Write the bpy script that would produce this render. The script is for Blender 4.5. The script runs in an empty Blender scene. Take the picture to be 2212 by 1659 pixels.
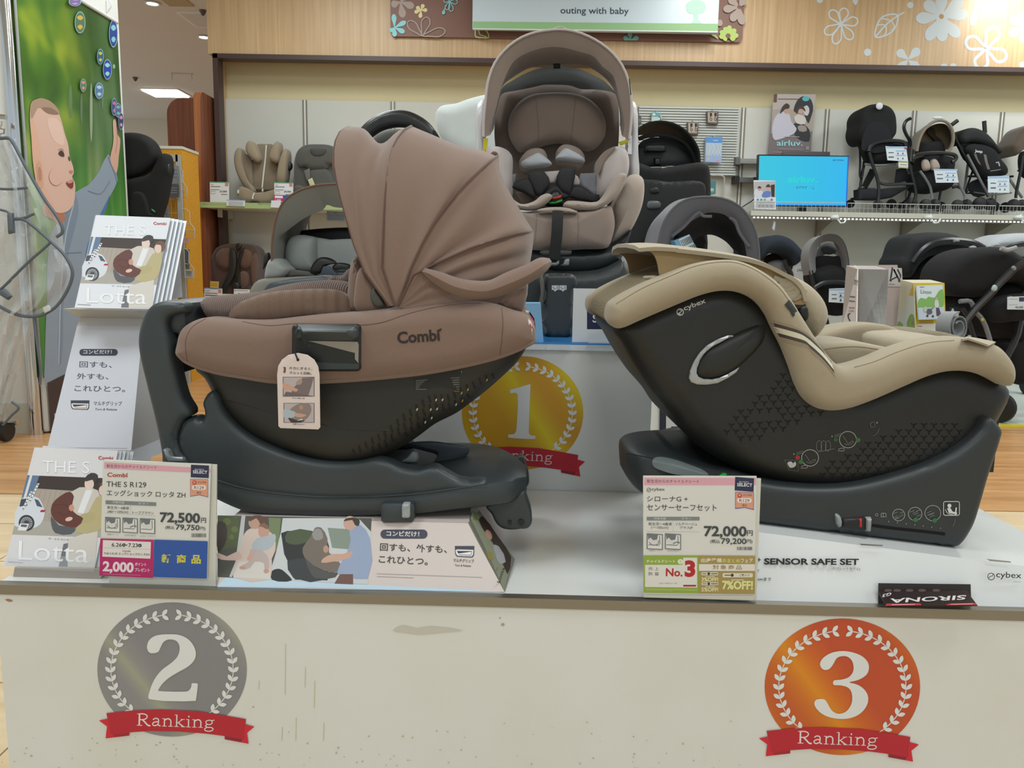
import bpy,bmesh,math,random
from mathutils import Vector,Matrix
from mathutils.bvhtree import BVHTree
from mathutils.geometry import delaunay_2d_cdt
import numpy as np
random.seed(7)
R=math.radians
C=bpy.context.scene.collection

# ---------------------------------------------------------------- camera
CAM_Z,FPX,PITCH,ROLL=0.90,1700.0,R(8.3),R(1.0)
_f=Vector((0,math.cos(PITCH),-math.sin(PITCH)))
_u0=Vector((0,math.sin(PITCH),math.cos(PITCH)))
_r0=Vector((1,0,0))
CR=_r0*math.cos(ROLL) + _u0*math.sin(ROLL)
CU=_u0*math.cos(ROLL) - _r0*math.sin(ROLL)
EYE=Vector((0,0,CAM_Z))
cam_data=bpy.data.cameras.new('camera')
cam_data.sensor_width=36.0
cam_data.lens=36.0*FPX/2212
cam_data.clip_start,cam_data.clip_end=0.05,100
cam=bpy.data.objects.new('camera',cam_data)
C.objects.link(cam)
cam.matrix_world=Matrix.Translation(EYE) @ Matrix((CR,CU,-_f)).transposed().to_4x4()
bpy.context.scene.camera=cam

# ---------------------------------------------------------------- light
S=bpy.context.scene
S.view_settings.view_transform='Standard'
S.view_settings.look='None'
S.view_settings.exposure=0.0
S.view_settings.gamma=1.0
S.view_settings.use_curve_mapping=False
world=bpy.data.worlds.new('world')
S.world=world
world.use_nodes=True
world.node_tree.nodes['Background'].inputs[0].default_value=(0.86,0.96,1.0,1)
world.node_tree.nodes['Background'].inputs[1].default_value=0.72
CEIL_Z=3.38
def area_lamp(name,loc,sx,sy,power,col=(0.90,0.98,1.0),rot=(0,0,0)):
    l=bpy.data.lights.new(name,'AREA')
    l.shape='RECTANGLE'; l.size=sx; l.size_y=sy; l.energy=power; l.color=col
    o=bpy.data.objects.new(name,l); C.objects.link(o)
    o.location=loc; o.rotation_euler=rot
    return o
def spot_lamp(name,loc,target,power,size=70,blend=0.6,col=(1,0.93,0.82)):
    l=bpy.data.lights.new(name,'SPOT')
    l.energy=power; l.spot_size=R(size); l.spot_blend=blend; l.shadow_soft_size=0.05; l.color=col
    o=bpy.data.objects.new(name,l); C.objects.link(o)
    o.location=loc
    o.rotation_euler=(Vector(target)-Vector(loc)).to_track_quat('-Z','Y').to_euler()
    return o
LK=1.0
for i,(x,y) in enumerate([(-1.6,0.6),(1.4,0.6),(-1.6,3.0),(1.6,3.0),(0.0,-1.6),(-1.4,5.2),(1.8,5.2),(4.6,3.4),(-4.4,7.6),(-3.6,9.6),(4.4,5.4)]):  # two lamps at the far back left are added to brighten the ceiling there
    area_lamp('ceiling_lamp',(x,y,CEIL_Z-0.03),0.9,0.9,37*LK)
spot_lamp('wall_spot',(4.1,6.0,3.3),(4.15,6.8,3.12),75,100,1.0)
spot_lamp('wall_spot',(1.5,5.9,3.3),(1.5,6.6,3.08),12,110,1.0)

# ---------------------------------------------------------------- picture <-> place
def ray(px,py):
    return _f + CR*((px-1106.0)/FPX) - CU*((py-829.5)/FPX)
def at(px,py,D):
    r=ray(px,py)
    return EYE + r*(D/r.y)
def atz(px,py,z):
    r=ray(px,py)
    return EYE + r*((z-CAM_Z)/r.z)
def crop(x0,y0,s):
    return lambda pts: [(x0+a/s,y0+b/s) for a,b in pts]

# ---------------------------------------------------------------- materials
def s2l(c):
    return c/12.92 if c <= 0.04045 else ((c+0.055)/1.055)**2.4
def lin(h):
    h=h.lstrip('#')
    return tuple(s2l(int(h[i:i+2],16)/255) for i in (0,2,4)) + (1,)
_M={}
def flat(h,rough=0.6,emit=0.0):
    k=(h,rough,emit)
    if k not in _M:
        m=bpy.data.materials.new('print_'+h.lstrip('#')); m.use_nodes=True
        b=m.node_tree.nodes['Principled BSDF']
        b.inputs['Base Color'].default_value=lin(h)
        b.inputs['Roughness'].default_value=rough
        if emit:
            b.inputs['Emission Color'].default_value=lin(h)
            b.inputs['Emission Strength'].default_value=emit
        _M[k]=m
    return _M[k]
def mat(name,h,rough=0.5,metal=0.0,bump=0.0,bscale=400.0,var=0.0,vscale=6.0,sheen=0.0,coat=0.0,alpha=1.0,trans=0.0,kind='noise',stretch=(1,1,1),spec=0.5):
    if name in _M: return _M[name]
    m=bpy.data.materials.new(name); m.use_nodes=True
    nt=m.node_tree; b=nt.nodes['Principled BSDF']
    b.inputs['Base Color'].default_value=lin(h)
    b.inputs['Roughness'].default_value=rough
    b.inputs['Metallic'].default_value=metal
    b.inputs['Specular IOR Level'].default_value=spec
    b.inputs['Sheen Weight'].default_value=sheen
    b.inputs['Coat Weight'].default_value=coat
    b.inputs['Alpha'].default_value=alpha
    b.inputs['Transmission Weight'].default_value=trans
    if bump or var:
        tc=nt.nodes.new('ShaderNodeTexCoord'); mp=nt.nodes.new('ShaderNodeMapping')
        mp.inputs['Scale'].default_value=stretch
        nt.links.new(tc.outputs['Object'],mp.inputs['Vector'])
    if bump:
        if kind == 'wave':
            t=nt.nodes.new('ShaderNodeTexWave'); t.inputs['Scale'].default_value=bscale
            t.inputs['Distortion'].default_value=0.6
        elif kind == 'voronoi':
            t=nt.nodes.new('ShaderNodeTexVoronoi'); t.inputs['Scale'].default_value=bscale
        else:
            t=nt.nodes.new('ShaderNodeTexNoise'); t.inputs['Scale'].default_value=bscale; t.inputs['Detail'].default_value=3
        bn=nt.nodes.new('ShaderNodeBump'); bn.inputs['Strength'].default_value=bump; bn.inputs['Distance'].default_value=0.002
        nt.links.new(mp.outputs[0],t.inputs['Vector'])
        nt.links.new(t.outputs[0],bn.inputs['Height']); nt.links.new(bn.outputs[0],b.inputs['Normal'])
    if var:
        t=nt.nodes.new('ShaderNodeTexNoise'); t.inputs['Scale'].default_value=vscale; t.inputs['Detail'].default_value=6
        mx=nt.nodes.new('ShaderNodeMixRGB'); c=lin(h)
        mx.inputs[1].default_value=tuple(v*(1-var) for v in c[:3])+(1,)
        mx.inputs[2].default_value=tuple(min(1,v*(1+var)) for v in c[:3])+(1,)
        nt.links.new(mp.outputs[0],t.inputs['Vector'])
        nt.links.new(t.outputs[0],mx.inputs[0]); nt.links.new(mx.outputs[0],b.inputs['Base Color'])
    _M[name]=m
    return m
def ramp_mat(name,stops,kind='noise',scale=5.0,stretch=(1,1,1),detail=4.0,dist=0.0,rough=0.5,rot=(0,0,0),coat=0.0,interp='LINEAR'):
    if name in _M: return _M[name]
    m=bpy.data.materials.new(name); m.use_nodes=True
    nt=m.node_tree; b=nt.nodes['Principled BSDF']
    b.inputs['Roughness'].default_value=rough; b.inputs['Coat Weight'].default_value=coat
    tc=nt.nodes.new('ShaderNodeTexCoord'); mp=nt.nodes.new('ShaderNodeMapping')
    mp.inputs['Scale'].default_value=stretch; mp.inputs['Rotation'].default_value=rot
    nt.links.new(tc.outputs['Object'],mp.inputs['Vector'])
    if kind == 'wave':
        t=nt.nodes.new('ShaderNodeTexWave'); t.inputs['Distortion'].default_value=dist; t.inputs['Detail'].default_value=detail
        t.inputs['Scale'].default_value=scale; fac=t.outputs[1] if 'Fac' not in t.outputs else t.outputs['Fac']
    else:
        t=nt.nodes.new('ShaderNodeTexNoise'); t.inputs['Scale'].default_value=scale; t.inputs['Detail'].default_value=detail
        t.inputs['Distortion'].default_value=dist; fac=t.outputs[0]
    nt.links.new(mp.outputs[0],t.inputs['Vector'])
    cr=nt.nodes.new('ShaderNodeValToRGB'); cr.color_ramp.interpolation=interp
    el=cr.color_ramp.elements
    el[0].position,el[0].color=stops[0][0],lin(stops[0][1])
    el[1].position,el[1].color=stops[-1][0],lin(stops[-1][1])
    for p,h in stops[1:-1]:
        e=el.new(p); e.color=lin(h)
    nt.links.new(fac,cr.inputs[0]); nt.links.new(cr.outputs[0],b.inputs['Base Color'])
    _M[name]=m
    return m

# ---------------------------------------------------------------- curves in 2D / 3D
def cr_spline(pts,n=6,closed=False):
    P=[Vector(p) for p in pts]; L=len(P); out=[]
    if L < 3: return P
    for i in range(L if closed else L-1):
        if closed: p0,p1,p2,p3=P[i-1],P[i],P[(i+1) % L],P[(i+2) % L]
        else: p0,p1,p2,p3=P[max(i-1,0)],P[i],P[i+1],P[min(i+2,L-1)]
        d1=max((p2-p1).length,1e-9)**0.5; d0=max((p1-p0).length,1e-9)**0.5; d2=max((p3-p2).length,1e-9)**0.5
        if (p1-p0).length < 1e-9: d0=d1
        if (p3-p2).length < 1e-9: d2=d1
        m1=(p2-p1) + ((p1-p0)/d0 - (p2-p0)/(d0+d1))*d1 if (p1-p0).length > 1e-9 else (p2-p1)
        m2=(p2-p1) + ((p3-p2)/d2 - (p3-p1)/(d1+d2))*d1 if (p3-p2).length > 1e-9 else (p2-p1)
        for k in range(n):
            t=k/n; t2=t*t; t3=t2*t
            out.append(p1*(2*t3-3*t2+1) + m1*(t3-2*t2+t) + p2*(-2*t3+3*t2) + m2*(t3-t2))
    if not closed: out.append(P[-1].copy())
    return out
def resample(P,n,closed=False):
    P=[Vector(p) for p in P]
    Q=P+[P[0]] if closed else P
    L=[0]
    for a,b in zip(Q,Q[1:]): L.append(L[-1]+(b-a).length)
    out=[]; j=0
    m=n if closed else n-1
    for i in range(n):
        d=L[-1]*i/m
        while j < len(Q)-2 and L[j+1] < d: j += 1
        seg=L[j+1]-L[j]
        out.append(Q[j].lerp(Q[j+1],(d-L[j])/seg if seg > 1e-12 else 0))
    return out
# ---------------------------------------------------------------- mesh building
ROOTS={}
class MB:
    def __init__(s): s.v=[]; s.f=[]; s.m=[]
    def mi(s,m):
        if m not in s.m: s.m.append(m)
        return s.m.index(m)
    def add(s,vs,fs,m,smooth=True):
        o=len(s.v); k=s.mi(m)
        s.v += [Vector(v) for v in vs]
        s.f += [(tuple(i+o for i in f),k,smooth) for f in fs]
        return s
    def grid(s,rows,m,cu=False,cv=False,smooth=True,cap=False):
        nr,nc=len(rows),len(rows[0]); fs=[]
        for i in range(nr if cu else nr-1):
            for j in range(nc if cv else nc-1):
                i2,j2=(i+1) % nr,(j+1) % nc
                fs.append((i*nc+j,i*nc+j2,i2*nc+j2,i2*nc+j))
        if cap:
            fs.append(tuple(range(nc))[::-1]); fs.append(tuple((nr-1)*nc+j for j in range(nc)))
        return s.add([p for r in rows for p in r],fs,m,smooth)
    def sheet(s,rows,t,m,smooth=True):
        # a curved sheet given by rows of points, with thickness t
        nr,nc=len(rows),len(rows[0]); N=[]
        for i in range(nr):
            for j in range(nc):
                du=Vector(rows[min(i+1,nr-1)][j])-Vector(rows[max(i-1,0)][j])
                dv=Vector(rows[i][min(j+1,nc-1)])-Vector(rows[i][max(j-1,0)])
                n=du.cross(dv); N.append(n.normalized() if n.length > 1e-10 else Vector((0,0,0)))
        a=[Vector(rows[i][j])+N[i*nc+j]*(t/2) for i in range(nr) for j in range(nc)]
        b=[Vector(rows[i][j])-N[i*nc+j]*(t/2) for i in range(nr) for j in range(nc)]
        fs=[]; o=nr*nc
        for i in range(nr-1):
            for j in range(nc-1):
                q=(i*nc+j,i*nc+j+1,(i+1)*nc+j+1,(i+1)*nc+j)
                fs.append(q); fs.append(tuple(o+k for k in q[::-1]))
        edge=[(0,j) for j in range(nc)]+[(i,nc-1) for i in range(1,nr)]+[(nr-1,j) for j in range(nc-2,-1,-1)]+[(i,0) for i in range(nr-2,0,-1)]
        for k in range(len(edge)):
            p,q=edge[k],edge[(k+1) % len(edge)]
            ip,iq=p[0]*nc+p[1],q[0]*nc+q[1]
            fs.append((iq,ip,o+ip,o+iq))
        return s.add(a+b,fs,m,smooth)
    def box(s,c,d,m,M=None,bevel=0.0):
        bm=bmesh.new(); bmesh.ops.create_cube(bm,size=1.0)
        bmesh.ops.scale(bm,vec=Vector(d),verts=bm.verts)
        if bevel: bmesh.ops.bevel(bm,geom=list(bm.edges),offset=bevel,segments=2,affect='EDGES',profile=0.5)
        T=Matrix.Translation(Vector(c)) if M is None else M @ Matrix.Translation(Vector(c))
        vs=[T @ v.co for v in bm.verts]; bm.verts.index_update()
        fs=[tuple(v.index for v in f.verts) for f in bm.faces]
        bm.free()
        return s.add(vs,fs,m,bool(bevel))
    def bx(s,a,b,m,bevel=0.0,M=None):
        a,b=Vector(a),Vector(b)
        return s.box((a+b)/2,[abs(q) for q in (b-a)],m,M,bevel)
    def hexa(s,P,m):   # 8 corners: bottom ring of 4, top ring of 4
        return s.add(P,[(3,2,1,0),(4,5,6,7),(0,1,5,4),(1,2,6,5),(2,3,7,6),(3,0,4,7)],m,False)
    def tube(s,path,r,m,n=8,closed=False,flat=1.0,up=None,cap=True,rx=None):
        P=[Vector(p) for p in path]; L=len(P); rows=[]; prev=None
        for i in range(L):
            t=(P[(i+1) % L]-P[i-1]) if closed else (P[min(i+1,L-1)]-P[max(i-1,0)])
            t=t.normalized() if t.length > 1e-9 else Vector((0,0,1))
            if up is not None: a=Vector(up)-t*Vector(up).dot(t)
            elif prev is None: a=t.orthogonal()
            else: a=prev-t*prev.dot(t)
            a=a.normalized() if a.length > 1e-9 else t.orthogonal().normalized()
            prev=a; b=t.cross(a)
            rr=r[i] if isinstance(r,(list,tuple)) else r
            rows.append([P[i]+a*(math.cos(2*math.pi*k/n)*rr*flat)+b*(math.sin(2*math.pi*k/n)*rr) for k in range(n)])
        return s.grid(rows,m,cu=closed,cv=True,cap=cap and not closed)
    def strap(s,path,w,t,m,up=(0,-1,0)):
        # a flat webbing strip following path; up = its face normal
        P=[Vector(p) for p in path]; rows=[]
        ups=up if isinstance(up,list) else [up]*len(P)
        for i in range(len(P)):
            d=(P[min(i+1,len(P)-1)]-P[max(i-1,0)]).normalized()
            n=Vector(ups[i]); n=(n-d*n.dot(d)).normalized(); b=d.cross(n)
            ww=w[i] if isinstance(w,list) else w
            rows.append([P[i]+b*ww/2+n*t/2,P[i]-b*ww/2+n*t/2,P[i]-b*ww/2-n*t/2,P[i]+b*ww/2-n*t/2])
        return s.grid(rows,m,cv=True,cap=True,smooth=False)
    def lathe(s,prof,m,M=None,n=24):
        M=M or Matrix()
        rows=[[M @ Vector((r*math.cos(2*math.pi*k/n),r*math.sin(2*math.pi*k/n),z)) for k in range(n)] for r,z in prof]
        return s.grid(rows,m,cv=True,cap=True)
    def ellipsoid(s,c,r,m,M=None,n=16,e=1.0):
        rows=[]
        M=M or Matrix()
        for i in range(n//2+1):
            th=math.pi*i/(n//2)
            rows.append([M @ (Vector(c)+Vector((r[0]*math.sin(th)**e*math.cos(2*math.pi*k/n),r[1]*math.sin(th)**e*math.sin(2*math.pi*k/n),r[2]*math.cos(th)))) for k in range(n)])
        return s.grid(rows,m,cv=True)
    def slab(s,out,y0,y1,r,m,dome=0.0,seg=5,back_r=None,ry=None):
        # out: closed ring of world points (x,z used, the widest ring); a body with rounded edges between depths y0 (near) and y1 (far)
        B=[]
        for p in out:
            q=(p.x,p.z)
            if not B or abs(q[0]-B[-1][0])+abs(q[1]-B[-1][1]) > 2e-4: B.append(q)
        if abs(B[0][0]-B[-1][0])+abs(B[0][1]-B[-1][1]) < 2e-4: B.pop()
        B=np.array(B); n=len(B)
        if sum(B[i][0]*B[(i+1) % n][1]-B[(i+1) % n][0]*B[i][1] for i in range(n)) < 0: B=B[::-1].copy()
        Bn=np.roll(B,-1,0); E=Bn-B; L2=(E**2).sum(1)+1e-18
        def dist(Q):
            t=np.clip(((Q[:,None,:]-B[None])*E[None]).sum(2)/L2[None],0,1)
            return np.sqrt((((B[None]+E[None]*t[...,None])-Q[:,None,:])**2).sum(2)).min(1)
        def within(Q):
            x,y=Q[:,0][:,None],Q[:,1][:,None]
            c=((B[None,:,1] > y) != (Bn[None,:,1] > y)) & (x < (E[None,:,0])*(y-B[None,:,1])/np.where(E[None,:,1] == 0,1e-12,E[None,:,1])+B[None,:,0])
            return c.sum(1) % 2 == 1
        N=np.roll(B,-1,0)-np.roll(B,1,0); N=np.stack([-N[:,1],N[:,0]],1); N /= np.sqrt((N**2).sum(1))[:,None]+1e-12
        ry=ry or r; br=r if back_r is None else back_r
        pts=[]
        for k in range(1,seg+1):
            d=r*(1-math.cos(math.pi/2*k/seg)); Q=B+N*d
            ok=within(Q) & (dist(Q) > d*0.93)
            pts.append(Q[ok])
        lo,hi=B.min(0),B.max(0); g=max((hi-lo).max()/26,0.009)
        gx,gy=np.meshgrid(np.arange(lo[0]+g/2,hi[0],g),np.arange(lo[1]+g/2,hi[1],g)); G=np.stack([gx.ravel(),gy.ravel()],1)
        if len(G):
            G=G[within(G)]
            if len(G): G=G[dist(G) > min(r*0.5,g)]; pts.append(G)
        I=np.concatenate([B]+[q for q in pts if len(q)])
        res=delaunay_2d_cdt([Vector(q) for q in I],[(i,(i+1) % n) for i in range(n)],[],1,1e-6)
        V=np.array([tuple(v) for v in res[0]]); T=res[2]
        D=dist(V); dm=max(D.max(),1e-6)
        c=np.clip(1-D/max(r,1e-9),0,1); h=1-np.sqrt(np.clip(1-c*c,0,1))
        dd=dome*np.sqrt(np.clip(1-(1-np.clip(D/dm,0,1))**2,0,1)) if dome else 0
        Yn=y0+ry*h-dd; Yf=y1-br*h
        s.add([Vector((V[i][0],Yn[i],V[i][1])) for i in range(len(V))],[tuple(t) for t in T],m)
        s.add([Vector((V[i][0],Yf[i],V[i][1])) for i in range(len(V))],[tuple(t)[::-1] for t in T],m)
        # side wall along the outline as the triangulation left it
        cnt={}
        for t in T:
            for i in range(len(t)):
                k=(t[i],t[(i+1) % len(t)]); kk=(min(k),max(k)); cnt.setdefault(kk,[]).append(k)
        ed=[v[0] for v in cnt.values() if len(v) == 1]; vs=[]; fs=[]
        for a,b2 in ed:
            o=len(vs)
            vs += [Vector((V[a][0],Yn[a],V[a][1])),Vector((V[b2][0],Yn[b2],V[b2][1])),Vector((V[b2][0],Yf[b2],V[b2][1])),Vector((V[a][0],Yf[a],V[a][1]))]
            fs.append((o+1,o,o+3,o+2))
        return s.add(vs,fs,m)
    def pad(s,ring,n,th,m,back=0.01,k=6,p=2.4,cen=None):
        # a puffed cushion over a closed ring of world points; bulges by th along n
        ring=[Vector(q) for q in ring]; n=Vector(n).normalized(); L=len(ring)
        c=Vector(cen) if cen is not None else sum(ring,Vector())/L
        rows=[[q-n*back for q in ring],list(ring)]
        for j in range(1,k):
            t=j/k; sc=1-t
            h=th*(1-sc**p)**(1/p)
            rows.append([c+(q-c)*sc+n*h for q in ring])
        o=len(s.v)
        s.grid(rows,m,cv=True)
        e=len(s.v); a=e-L
        s.add([c+n*th],[],m)
        kk=s.mi(m)
        for j in range(L): s.f.append(((a+j,a+(j+1) % L,e),kk,True))
        s.f.append((tuple(o+j for j in range(L))[::-1],kk,False))
        return s
    def build(s,name,parent=None,sharp=40,**props):
        me=bpy.data.meshes.new(name)
        off=ROOTS.get(parent.name,Vector((0,0,0))) if parent else Vector((0,0,0))
        org=Vector((0,0,0))
        if parent is None and s.v:
            lo=Vector([min(v[i] for v in s.v) for i in range(3)]); hi=Vector([max(v[i] for v in s.v) for i in range(3)])
            org=Vector(((lo.x+hi.x)/2,(lo.y+hi.y)/2,lo.z)); off=org
        me.from_pydata([v-off for v in s.v],[],[f[0] for f in s.f])
        for m in s.m: me.materials.append(m)
        for p,f in zip(me.polygons,s.f):
            p.material_index=f[1]; p.use_smooth=f[2]
        bm=bmesh.new(); bm.from_mesh(me)
        bmesh.ops.remove_doubles(bm,verts=bm.verts,dist=1e-6)
        bmesh.ops.recalc_face_normals(bm,faces=bm.faces)
        bm.to_mesh(me); bm.free()
        if sharp: me.set_sharp_from_angle(angle=R(sharp))
        o=bpy.data.objects.new(name,me); C.objects.link(o)
        if parent: o.parent=parent
        else: o.location=org
        ROOTS[o.name]=off
        for k,v in props.items(): o[k]=v
        return o
def thing(name,label,cat,loc,group=None):
    o=bpy.data.objects.new(name,None); C.objects.link(o)
    o.location=loc; o['label']=label; o['category']=cat
    if group: o['group']=group
    ROOTS[o.name]=Vector(loc)
    return o
def tag(o,label,cat,group=None):
    o['label']=label; o['category']=cat
    if group: o['group']=group
    return o
def copy_tree(o,parent=None):
    c=o.copy(); C.objects.link(c)
    if parent: c.parent=parent
    ROOTS[c.name]=ROOTS.get(o.name,Vector())
    for ch in [x for x in bpy.data.objects if x.parent == o]: copy_tree(ch,c)
    return c

# ---------------------------------------------------------------- lettering
_G={}
def glyphs(txt,bold=0.0,shear=0.0,space=1.0):
    k=(txt,bold,shear,space)
    if k not in _G:
        cu=bpy.data.curves.new('t','FONT'); cu.body=txt; cu.size=1.0; cu.offset=bold; cu.shear=shear; cu.space_character=space
        cu.resolution_u=3
        o=bpy.data.objects.new('t',cu); C.objects.link(o)
        dg=bpy.context.evaluated_depsgraph_get(); dg.update()
        me=bpy.data.meshes.new_from_object(o.evaluated_get(dg))
        vs=[(v.co.x,v.co.y) for v in me.vertices]; fs=[tuple(p.vertices) for p in me.polygons]
        bpy.data.objects.remove(o); bpy.data.curves.remove(cu); bpy.data.meshes.remove(me)
        x0=min(v[0] for v in vs); x1=max(v[0] for v in vs)
        y0=min(v[1] for v in vs); y1=max(v[1] for v in vs)
        _G[k]=(vs,fs,x0,x1,y0,y1)
    return _G[k]

class Print:
    base=0.0002
    # flat printing on a plane: everything is given in picture points and lands on the plane where it stands
    def __init__(s,mb,point,normal,c=None,eps=0.000012):
        s.mb=mb; s.p=Vector(point); s.n=Vector(normal).normalized(); s.eps=eps; s.k=0
        if s.n.dot(EYE-s.p) < 0: s.n=-s.n
        s.c=c or (0,0,1.0); s.M=None
    def w(s,x,y,lift=0.0):
        x=s.c[0]+x/s.c[2]; y=s.c[1]+y/s.c[2]
        r=ray(x,y); q=s.p
        t=(q-EYE).dot(s.n)/r.dot(s.n)
        return EYE+r*t+s.n*lift
    def lay(s):
        s.k += 1; return s.base+s.eps*s.k
    def poly(s,pts,h,smooth=0,lift=None):
        if smooth: pts=cr_spline([Vector((a,b,0)) for a,b in pts],smooth,True)
        L=s.lay() if lift is None else lift
        vs=[s.w(p[0],p[1],L) for p in pts]
        s.mb.add(vs,[tuple(range(len(vs)))],h if not isinstance(h,str) else flat(h),False)
        return s
    def rect(s,x0,y0,x1,y1,h): return s.poly([(x0,y0),(x1,y0),(x1,y1),(x0,y1)],h)
    def ell(s,cx,cy,rx,ry,h,rot=0,n=28):
        c,q=math.cos(R(rot)),math.sin(R(rot))
        return s.poly([(cx+rx*math.cos(a)*c-ry*math.sin(a)*q,cy+rx*math.cos(a)*q+ry*math.sin(a)*c) for a in [2*math.pi*i/n for i in range(n)]],h)
    def line(s,pts,wd,h,smooth=0,closed=False):
        P=[Vector((a,b,0)) for a,b in pts]
        if smooth: P=cr_spline(P,smooth,closed)
        L=s.lay(); n=len(P); rows=[]
        for i in range(n):
            d=(P[(i+1) % n]-P[i-1]) if closed else P[min(i+1,n-1)]-P[max(i-1,0)]
            d=d.normalized() if d.length else Vector((1,0,0)); q=Vector((-d.y,d.x,0))*wd/2
            rows.append([s.w(*(P[i]+q).xy,L),s.w(*(P[i]-q).xy,L)])
        s.mb.grid(rows,h if not isinstance(h,str) else flat(h),cu=closed,smooth=False)
        return s
    def text(s,txt,x0,y0,x1,y1,hgt,h,bold=0.0,ref='cap',shear=0.0,space=1.0,up=None):
        # baseline runs (x0,y0)->(x1,y1); hgt = height of capitals (or of the whole string)
        vs,fs,a0,a1,b0,b1=glyphs(txt,bold,shear,space)
        d=Vector((x1-x0,y1-y0)); u=Vector(up).normalized()*hgt if up else Vector((d.y,-d.x)).normalized()*hgt
        base,top=(0.0,0.727) if ref == 'cap' else (b0,b1)
        L=s.lay(); out=[]
        for a,b in vs:
            q=Vector((x0,y0))+d*((a-a0)/(a1-a0))+u*((b-base)/(top-base))
            out.append(s.w(q.x,q.y,L))
        s.mb.add(out,fs,h if not isinstance(h,str) else flat(h),False)
        return s
def bvh_of(o):
    me=o.data; mw=Matrix.Translation(ROOTS[o.parent.name] if o.parent else ROOTS[o.name])
    return BVHTree.FromPolygons([mw @ v.co for v in me.vertices],[tuple(p.vertices) for p in me.polygons])
class Wrap(Print):
    base=0.0006
    # printing wrapped on a curved body: picture points land on the body's own surface
    def __init__(s,mb,bvhs,c=None,eps=0.00003):
        s.mb=mb; s.b=bvhs if isinstance(bvhs,list) else [bvhs]; s.eps=eps; s.k=0; s.c=c or (0,0,1.0); s.last=None
    def w(s,x,y,lift=0.0):
        x=s.c[0]+x/s.c[2]; y=s.c[1]+y/s.c[2]
        r=ray(x,y).normalized(); best=None
        for b in s.b:
            loc,n,i,d=b.ray_cast(EYE,r)
            if loc is not None and (best is None or d < best[1]): best=(loc,d)
        if best is None:
            return (EYE+r*(s.last if s.last else 1.3))
        s.last=best[1]
        return best[0]-r*lift
    def ok(s,*pts):
        return all(any(b.ray_cast(EYE,ray(s.c[0]+x/s.c[2],s.c[1]+y/s.c[2]).normalized())[0] is not None for b in s.b) for x,y in pts)
    def poly(s,pts,h,smooth=0,lift=None):
        # a filled shape that follows the body: rings of points drawn in towards the middle
        P=cr_spline([Vector((a,b,0)) for a,b in pts],smooth,True) if smooth else [Vector((a,b,0)) for a,b in pts]
        c=sum(P,Vector())/len(P); L=s.lay() if lift is None else lift
        K=4 if (max(p.x for p in P)-min(p.x for p in P))*2.4/s.c[2] > 40 else 1
        rows=[[s.w(*(c+(p-c)*(1-k/K*.97)).xy,L) for p in P] for k in range(K+1)]
        m=h if not isinstance(h,str) else flat(h)
        s.mb.grid(rows,m,cv=True,smooth=False); s.mb.add(rows[-1],[tuple(range(len(P)))],m,False)
        return s
    def path(s,pts,lift=0.0,smooth=6,closed=False):
        P=cr_spline([Vector((a,b,0)) for a,b in pts],smooth,closed) if smooth else [Vector((a,b,0)) for a,b in pts]
        return [s.w(p.x,p.y,lift) for p in P]
def px(pts,D,smooth=6,closed=True,n=None):
    # picture outline -> world ring at depth D (a number or a function of the point's index share)
    P=cr_spline([Vector((a,b,0)) for a,b in pts],smooth,closed) if smooth else [Vector((a,b,0)) for a,b in pts]
    if n: P=resample(P,n,closed)
    return [at(p.x,p.y,D(i/len(P)) if callable(D) else D) for i,p in enumerate(P)]
def rounded(x0,y0,x1,y1,r,n=4):
    out=[]
    for cx,cy,a0 in ((x1-r,y0+r,-90),(x1-r,y1-r,0),(x0+r,y1-r,90),(x0+r,y0+r,180)):
        for k in range(n+1):
            a=R(a0+90*k/n); out.append((cx+r*math.cos(a),cy+r*math.sin(a)))
    return out
def flatten4(P):
    # the third corner slides along its sight line into the plane of the other three
    n=(P[1]-P[0]).cross(P[3]-P[0]); r=P[2]-EYE; d=r.dot(n)
    return [P[0],P[1],EYE+r*((P[0]-EYE).dot(n)/d) if abs(d) > 1e-9 else P[2],P[3]]
def card(px4,D,t,m,mb=None,lean=None):
    # an upright flat card whose four picture corners stand at depth D (single number or one per corner)
    Ds=D if isinstance(D,(list,tuple)) else [D]*4
    P=flatten4([at(x,y,d) for (x,y),d in zip(px4,Ds)])
    n=(P[1]-P[0]).cross(P[3]-P[0]).normalized()
    if n.dot(EYE-P[0]) < 0: n=-n
    mb=mb or MB()
    mb.hexa([p-n*t for p in P]+P,m)
    return mb,P[0],n
# ================================================================ SETTING
def struct(o,kind='structure'):
    o['kind']=kind
    return o
# floor: pale boards in front, warm laminate behind
M_floor=ramp_mat('warm_laminate',[(0.3,'#a8794a'),(0.5,'#bd8d5c'),(0.7,'#cf9f6c')],scale=2.2,stretch=(0.8,9,1),detail=6,rough=0.32)
M_floor2=ramp_mat('pale_laminate',[(0.3,'#cbb089'),(0.5,'#d8c09b'),(0.7,'#e2cda9')],scale=2.0,stretch=(0.8,8,1),detail=6,rough=0.3)
M_seam=flat('#8a6a45',0.6)
b=MB()
b.bx((-7,2.97,-0.05),(7,16,0),M_floor); b.bx((-7,-4,-0.05),(7,2.97,0),M_floor2)
b.bx((-7,2.966,0),(7,2.972,0.0006),M_seam)
for i in range(-9,10):
    for j in range(8):
        x=i*0.62+0.31*(j % 2); y=0.2+j*0.36
        b.bx((x,y,0),(x+0.003,y+0.36,0.0005),M_seam)
for j in range(9): b.bx((-6,0.2+j*0.345,0),(6,0.203+j*0.345,0.0005),M_seam)
struct(b.build('floor'))
M_car=mat('pale_carpet','#c3cbc4',0.9,bump=0.2,bscale=300,var=0.06,vscale=30)
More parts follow.
